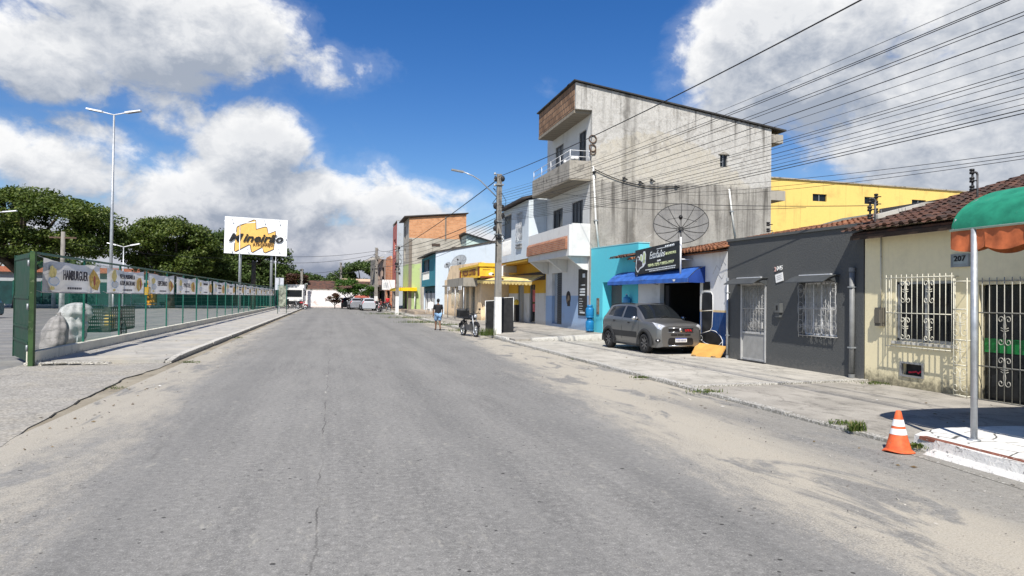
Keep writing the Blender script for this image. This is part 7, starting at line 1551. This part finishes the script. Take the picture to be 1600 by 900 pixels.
for px, py, h, n, sp, lab in ((1338, 672, .17, 190, .06, 'spiky grass tuft at the kerb just left of the traffic cone'), (1312, 661, .07, 90, .10, 'thin dry weeds at the kerb left of the spiky grass tuft'), (1430, 697, .06, 150, .09, 'low dark weeds between the cone and the whitewashed block'), (1107, 612, .07, 170, .17, 'green weeds on the kerb where the white strip crosses it'), (1003, 590, .06, 130, .10, 'small weeds on the kerb in front of the parked car'),
                              (905, 561, .07, 110, .14, 'pair of small weeds on the kerb left of the parked car'), (1372, 599, .06, 190, .17, 'weeds at the foot of the cream wall beside the grey house'), (762, 524, .42, 330, .16, 'leafy weeds at the foot of the nearest utility pole'), (725, 517, .22, 320, .38, 'grass clump at the kerb beside the black motorcycle'), (660, 504, .24, 420, .7, 'long grass patch on the verge in front of the walking person'), (700, 508, .2, 220, .4, 'grass patch on the verge right behind the walking person'), (606, 491, .26, 420, 1.0, 'grass on the verge around the white based far pole'), (640, 497, .26, 420, .9, 'grass on the verge between far pole and walking person'), (295, 566, .06, 120, .12, 'weeds in the gutter at the start of the left kerb'), (372, 528, .06, 90, .1, 'weeds in the gutter halfway along the left kerb'), (178, 606, .03, 60, .10, 'tiny weeds in the cracked seam of the driveway apron')):
    z = .05 if px > 1000 else .13 if px in (762, 640, 606, 660, 700) else .01
    p = g(px, py, z); tuft(lab, p.x, p.y, z-.01, h, n, sp, px)
# ================================================================ awning over the glass door (green and orange)
AG = flat('green_awning_fabric', (.018, .20, .12), .65, var=.30, scale=2.5, bmp=.5, bscale=7, wear=(.06, .22, .14)); AO = flat('orange_awning_valance', (.50, .135, .05), .7, var=.32, scale=4, bmp=.5, bscale=9)
A = thing('green_awning', 'green barrel shaped awning with an orange scalloped valance at the right edge', 'awning', (7.1, 4, 2.4))
AX0, AY0, AY1 = 7.06, 6.50, -3.2
def prof_(t):
    """profile across the pavement from the street edge (t=0) over the crown to the wall (t=1)"""
    a = pi*.5*min(1, t/.55); return (AX0+1.25*(1-cos(a)) if t < .55 else AX0+1.25+(11-AX0-1.25)*(t-.55)/.45, 2.56+.56*sin(a) if t < .55 else 3.12-.30*((t-.55)/.45)**1.5)
mb = MB(); mb.grid(lambda i, j: (prof_(i)[0], AY0+(AY1-AY0)*j, prof_(i)[1]-(.030*(sin(j*pi*4)**2)+.010*sin(j*41+i*9)+.008*sin(i*31-j*17))*sin(pi*min(1, i*1.1))), 40, 60, 0, True); part(mb, 'fabric', AG, A, fix=False)
mb = MB(); pf = [prof_(k/22) for k in range(23)]
mb.prism([(x, AY0-.004, z) for x, z in pf]+[(11, AY0-.004, 2.56)], (0, .008, 0)); part(mb, 'end_panel', AG, A)
mb = MB(); K = 22; dy = (AY1-AY0)/K
for k in range(K):
    y0 = AY0+dy*k
    def vf(i, j, y0=y0): y = y0+dy*i; dep = .205+.045*sin(pi*i); return (AX0-.012+.012*sin(i*6.28+j*3+y0*3)*j+.007*sin(i*15+y0*7), y, 2.55-dep*j)
    mb.grid(vf, 10, 4, 0, True)
for k in range(7):
    x0 = AX0+.56*k
    mb.grid(lambda i, j, x0=x0: (x0+.56*i, AY0+.01+.015*sin(i*6.28)*j, 2.55-(.18+.05*sin(pi*i))*j), 8, 3, 0, True)
part(mb, 'valance', AO, A, fix=False)
mb = MB(); mb.tube([(AX0-.02, AY0, 2.56), (AX0-.02, AY1, 2.56)], .014, 6); mb.tube([(AX0, AY0+.01, 2.56), (11, AY0+.01, 2.56)], .014, 6); part(mb, 'piping', flat('pale_green_piping', (.45, .55, .42), .6), A)
for y, x in ((6.2, 7.06), (1.0, 7.08), (-3, 7.08)):
    mb = MB(); mb.tube([(x, y, .13), (x, y, 2.56)], .036, 12); mb.lathe([(.036, .15), (.07, .15), (.07, .16), (.036, .17)], (x, y, 0), 12); part(mb, 'post', GALV, A)
mb = MB()
for k in range(5):
    y = AY0-.02+(AY1-AY0+.04)*k/4; mb.tube([(x, y, z-.02) for x, z in pf[::2]], .014, 5)
mb.tube([(AX0, AY0-.02, 2.53), (11, AY0-.02, 2.53)], .014, 5); part(mb, 'frame', STEEL, A)
o = thing('cable_clip', 'dark clips on the cable bundle crossing the bare concrete wall', 'cable clips', (0, 0, 0)); mb = MB()
for px, py in ((975, 278), (1000, 284), (1018, 281), (1056, 291)): p = onY(px, py, 28.34); mb.ball(p, (.09, .05, .05), 7); mb.tube([p, p+Vector((.25, .1, -.05))], .02, 4)
mb.build('clips', WIRE, o)

# ================================================================ poles and wires
def pole(label, x, y, h, r0=.15, r1=.10, lamp=None, z0=0):
    P = thing('utility_pole', label, 'utility pole', (x, y, z0), group='concrete utility poles')
    mb = MB(); mb.hexa([(-r0, -r0*.8, 0), (r0, -r0*.8, 0), (r0, r0*.8, 0), (-r0, r0*.8, 0), (-r1, -r1*.8, h), (r1, -r1*.8, h), (r1, r1*.8, h), (-r1, r1*.8, h)]); mb.build('shaft', POLEC, P)
    mb = MB(); q = random.Random(int(y)); 
    for k in range(16):
        z = h*q.choice((.60, .66, .70, .74, .80, .97)); a = q.uniform(0, 6.28); c = Vector((cos(a)*.18, sin(a)*.16, z)); mb.ball(c, (q.uniform(.06, .12), q.uniform(.06, .10), q.uniform(.07, .16)), 7)
    for k in range(9): z = h*q.uniform(.60, .98); a = q.uniform(0, 6.28); mb.tube([(cos(a)*.14, sin(a)*.13, z), (cos(a)*.42, sin(a)*.36, z-q.uniform(.1, .5)), (cos(a+1)*.3, sin(a+1)*.3, z-q.uniform(.3, .9)), (cos(a+1.6)*.13, sin(a+1.6)*.12, z-.5)], .014, 4)
    mb.tube([(-.13, -.12, h*.45), (-.15, -.14, h*.8)], .02, 4); mb.build('cable_boxes', WIRE, P)
    mb = MB()
    for z in (h*.93, h*.70, h*.62): mb.box(-.18, .18, -.14, .14, z, z+.05)
    for z in (h-.05, h-.3, h-.55): mb.lathe([(0, 0), (.05, .01), (.06, .05), (.03, .07), (.05, .11), (0, .12)], (-.2, 0, z), 8); mb.tube([(-.2, 0, z+.05), (0, 0, z+.05)], .016, 4)
    mb.build('bracket', STEEL, P)
    if lamp:
        mb = MB(); mb.tube([(0, -.05, lamp[0]), (lamp[1]*.45, -.08, lamp[0]+lamp[2]*.70), (lamp[1]*.62, -.1, lamp[0]+lamp[2]*.86), (lamp[1]*.86, -.1, lamp[0]+lamp[2])], .026, 6); ar = mb.build('lamp_arm', GALV, P)
        mb = MB(); x0 = lamp[1]*.84; mb.obox((lamp[1]*.97, -.1, lamp[0]+lamp[2]*1.015), (.26, 0, -.035), (0, .10, 0), (0, 0, .03)); mb.build('lamp_head', flat('grey_lamp_head', (.25, .26, .27), .4), ar)
    return P
pz = onY(777, 272, 29.2); PX, PY = 6.97, 29.2
lz = onY(776, 312, 29.2).z; hx = onY(712, 268, 29.2)
pole('nearest concrete utility pole with a whitewashed foot, tangled black cables and a street lamp arm', PX, PY, pz.z-.12, .15, .10, (lz-.12, hx.x-PX, hx.z-lz), .12)
p = g(620, 492); h1 = onY(620, 384, p.y).z; pole('second utility pole with a white foot in front of the yellow canopy', p.x, p.y, h1, .16, .12); P1 = (p.x, p.y, h1)
p = g(587, 484); h2 = onY(584, 387, p.y).z; pole('third utility pole with a white foot beside the parked pale silver car', p.x, p.y, h2, .22, .16, (h2*.82, 1.9, 0.9)); P2 = (p.x, p.y, h2)
h3 = onY(532, 410, 112).z; pole('far dark pole standing behind the white end wall', onY(532, 450, 112).x, 112, h3, .22, .16, (h3*.6, -1.8, 1.2))
h4 = onY(472, 420, 104).z; pole('far pale pole at the left end of the white end wall', onY(471, 450, 104).x, 104, h4, .2, .15); P4 = (onY(471, 450, 104).x, 104, h4)
def wire(label, a, b, sag=.3, r=.014, n=20, group='overhead wires'):
    a = Vector(a); b = Vector(b); mb = MB(); mb.tube([a.lerp(b, k/n)-Vector((0, 0, sag*4*(k/n)*(1-k/n))) for k in range(n+1)], r, 5); return tag(mb.build('overhead_wire', WIRE), label, 'wire', group)
def far_end_(px, py, Y=8.0, ext=1.35, z=None):
    a = Vector((PX, PY, 6)); return onY(px, py, Y)
# heavy service cable from the pole top, out of the picture at the top
def run(label, zpole, px, py, Y, sag, r):
    a = Vector((PX-.05, PY, zpole)); b = onY(px, py, Y); c = a+(b-a)*1.25; wire(label, a, c, sag, r)
zt = lambda py: onY(777, py, PY).z
run('thick black cable running from the top of the nearest pole to the top edge', zt(276), 1315, 0, 8.9, .25, .013)
tops = [('thin wire leaving the top edge right of the thick cable', 300, 1478, 0, .010), ('first of two close wires reaching the top right corner', 304, 1515, 0, .016), ('second of two close wires reaching the top right corner', 308, 1522, 0, .016), ('upper wire of a close pair ending in the very corner', 312, 1588, 0, .016), ('lower wire of a close pair ending in the very corner', 316, 1598, 2, .015)]
for lab, yp, px, py, r in tops: run(lab, zt(yp), px, py, 6.9, .30, r*.40)
rights = [(24, 320, .017), (41, 322, .010), (62, 325, .009), (82, 329, .012), (88, 330, .012), (97, 332, .010), (110, 335, .013), (120, 337, .010), (127, 339, .010), (137, 341, .010), (145, 343, .016), (151, 345, .016)]
names = ['strong dark wire, the uppermost on the right edge below the corner', 'thin wire second on the right edge', 'thin wire third on the right edge', 'wire fourth on the right edge, close above its twin', 'wire fifth on the right edge, close below its twin', 'thin wire sixth on the right edge', 'dark wire seventh on the right edge', 'thin wire eighth on the right edge', 'thin wire ninth on the right edge', 'thin wire tenth on the right edge', 'thick wire of the lowest close pair, upper one', 'thick wire of the lowest close pair, lower one']
for (py, yp, r), lab in zip(rights, names): run(lab, zt(yp), 1599, py, 6.05, .30, r*.40)
for py, b, lab in ((221, (14.2, 28.2, 6.8), 'upper of three thin wires slanting over the yellow hall'), (227, (14.9, 28.2, 6.6), 'middle of three thin wires slanting over the yellow hall'), (232, (15.6, 28.2, 6.5), 'lowest of three thin wires slanting over the yellow hall')):
    a = onY(1599, py, 9.0); bb = Vector(b); wire(lab, bb, bb+(a-bb)*1.3, .25, .006)
wire('thin wire running level in front of the bare concrete wall to the black mast', onY(860, 300, 28.3), (11.0, 12.02, 3.75), .2, .008)
wire('slack cable looping across the bare concrete wall', onY(925, 262, 28.36), onY(1062, 290, 28.36), .35, .022)
wire('thin wire from the balcony corner down to the antenna roof', onY(905, 320, 28.0), (14, 18, 4.6), .15, .008)
P0 = (PX, PY)
aw_ = [(330, .98, .02), (338, .93, .012), (343, .86, .012), (347, .80, .012), (351, .74, .014), (356, .70, .012)]
nm = ['uppermost', 'second', 'third', 'fourth', 'fifth', 'lowest']
for (yp, f, r), s_ in zip(aw_, nm): wire(f'{s_} wire between the nearest pole and the pole at the yellow canopy', (PX, PY, zt(yp)), (P1[0], P1[1], P1[2]*f), .35, r)
wire('thick cable from the nearest pole top to the brick house', (PX, PY, zt(278)), (P1[0], P1[1], P1[2]*.96), .2, .022)
for f, s_ in ((.97, 'upper'), (.84, 'middle'), (.74, 'lower')): wire(f'{s_} wire between the two far white footed poles', (P1[0], P1[1], P1[2]*f), (P2[0], P2[1], P2[2]*f), .3, .02)
L0 = onY(440, 403, 78)
wire('high wire crossing the street to the lamp beside the trees', (P2[0], P2[1], P2[2]*.95), (L0.x-4, 78, L0.z+.3), .5, .02)
wire('second high wire crossing the street to the far pale pole', (P2[0], P2[1], P2[2]*.9), (L0.x-2, 80, L0.z-.4), .5, .02)
for f, s_ in ((.90, 'upper'), (.80, 'middle'), (.72, 'lower')): wire(f'{s_} wire between the far pale pole and the far dark pole', (P4[0], 104, P4[2]*f), (onY(532, 450, 112).x, 112, h3*f*.95), .3, .025)
for f, s_ in ((.9, 'upper'), (.76, 'lower')): wire(f'{s_} wire from the third pole to the far dark pole', (P2[0], P2[1], P2[2]*f), (onY(532, 450, 112).x, 112, h3*f), .4, .025)
wire('wire along the trees from the concrete pole to the billboard', (onY(97, 420, 58).x, 58, 5.5), (-9, 86, 6.2), .5, .012)

# ---------------------------------------------------------------- loose grit and litter on the sandy shoulders
q = random.Random(99); mb = MB()
for _ in range(2600):
    y = 2.2+26*q.random()**1.7
    if q.random() < .68: x = q.gauss(5.3, .75); x = min(x, 6.5)
    else: x = q.gauss(-3.0, .45); x = max(x, -3.5)
    r = q.uniform(.004, .013)*(1 if q.random() < .93 else 2.0); v = [Vector((q.gauss(0, 1), q.gauss(0, 1), q.gauss(0, .6))).normalized()*r*q.uniform(.7, 1.2)+Vector((x, y, r*.4)) for _ in range(4)]
    mb.add(v, [(0, 1, 2), (0, 2, 3), (0, 3, 1), (1, 3, 2)])
m_, t_, b_, p_ = newmat('mixed_grit'); r_ = t_.node('ShaderNodeNewGeometry').outputs['Random Per Island']; t_.put(b_.inputs['Base Color'], t_.mix(r_, (.12, .11, .10), (.48, .45, .40))); b_.inputs['Roughness'].default_value = .9
o = tag(mb.build('loose_gravel', m_, fix=False), 'scattered small stones and grit on the sandy road shoulders', 'gravel'); o['kind'] = 'stuff'
mb = MB()
for _ in range(240):
    y = 3+30*q.random()**1.4; x = q.choice((q.uniform(5.6, 6.5), q.uniform(6.9, 10.6), q.uniform(-3.8, -2.9), q.uniform(-6.5, -4.1) if y > 19 else -3.2)); z = .062 if x > 6.7 and y > 12.3 else .034 if x > 6.7 else .105 if x < -4 else .006
    a = q.uniform(0, 6.28); L = q.uniform(.015, .04); d = Vector((cos(a), sin(a), 0)); e = Vector((-sin(a), cos(a), .25))*L*.4; c = Vector((x, y, z+.004)); mb.add([c-d*L, c-e, c+d*L, c+e+Vector((0, 0, .006))], [(0, 1, 2, 3)])
m_, t_, b_, p_ = newmat('dry_leaves_and_scraps'); r_ = t_.node('ShaderNodeNewGeometry').outputs['Random Per Island']; t_.put(b_.inputs['Base Color'], t_.mix(t_.sm(r_, .85, .9), t_.mix(r_, (.10, .065, .03), (.22, .16, .07)), (.6, .6, .58))); b_.inputs['Roughness'].default_value = .8
o = tag(mb.build('leaf_litter', m_, fix=False), 'dry leaves and paper scraps scattered along the kerbs', 'litter'); o['kind'] = 'stuff'
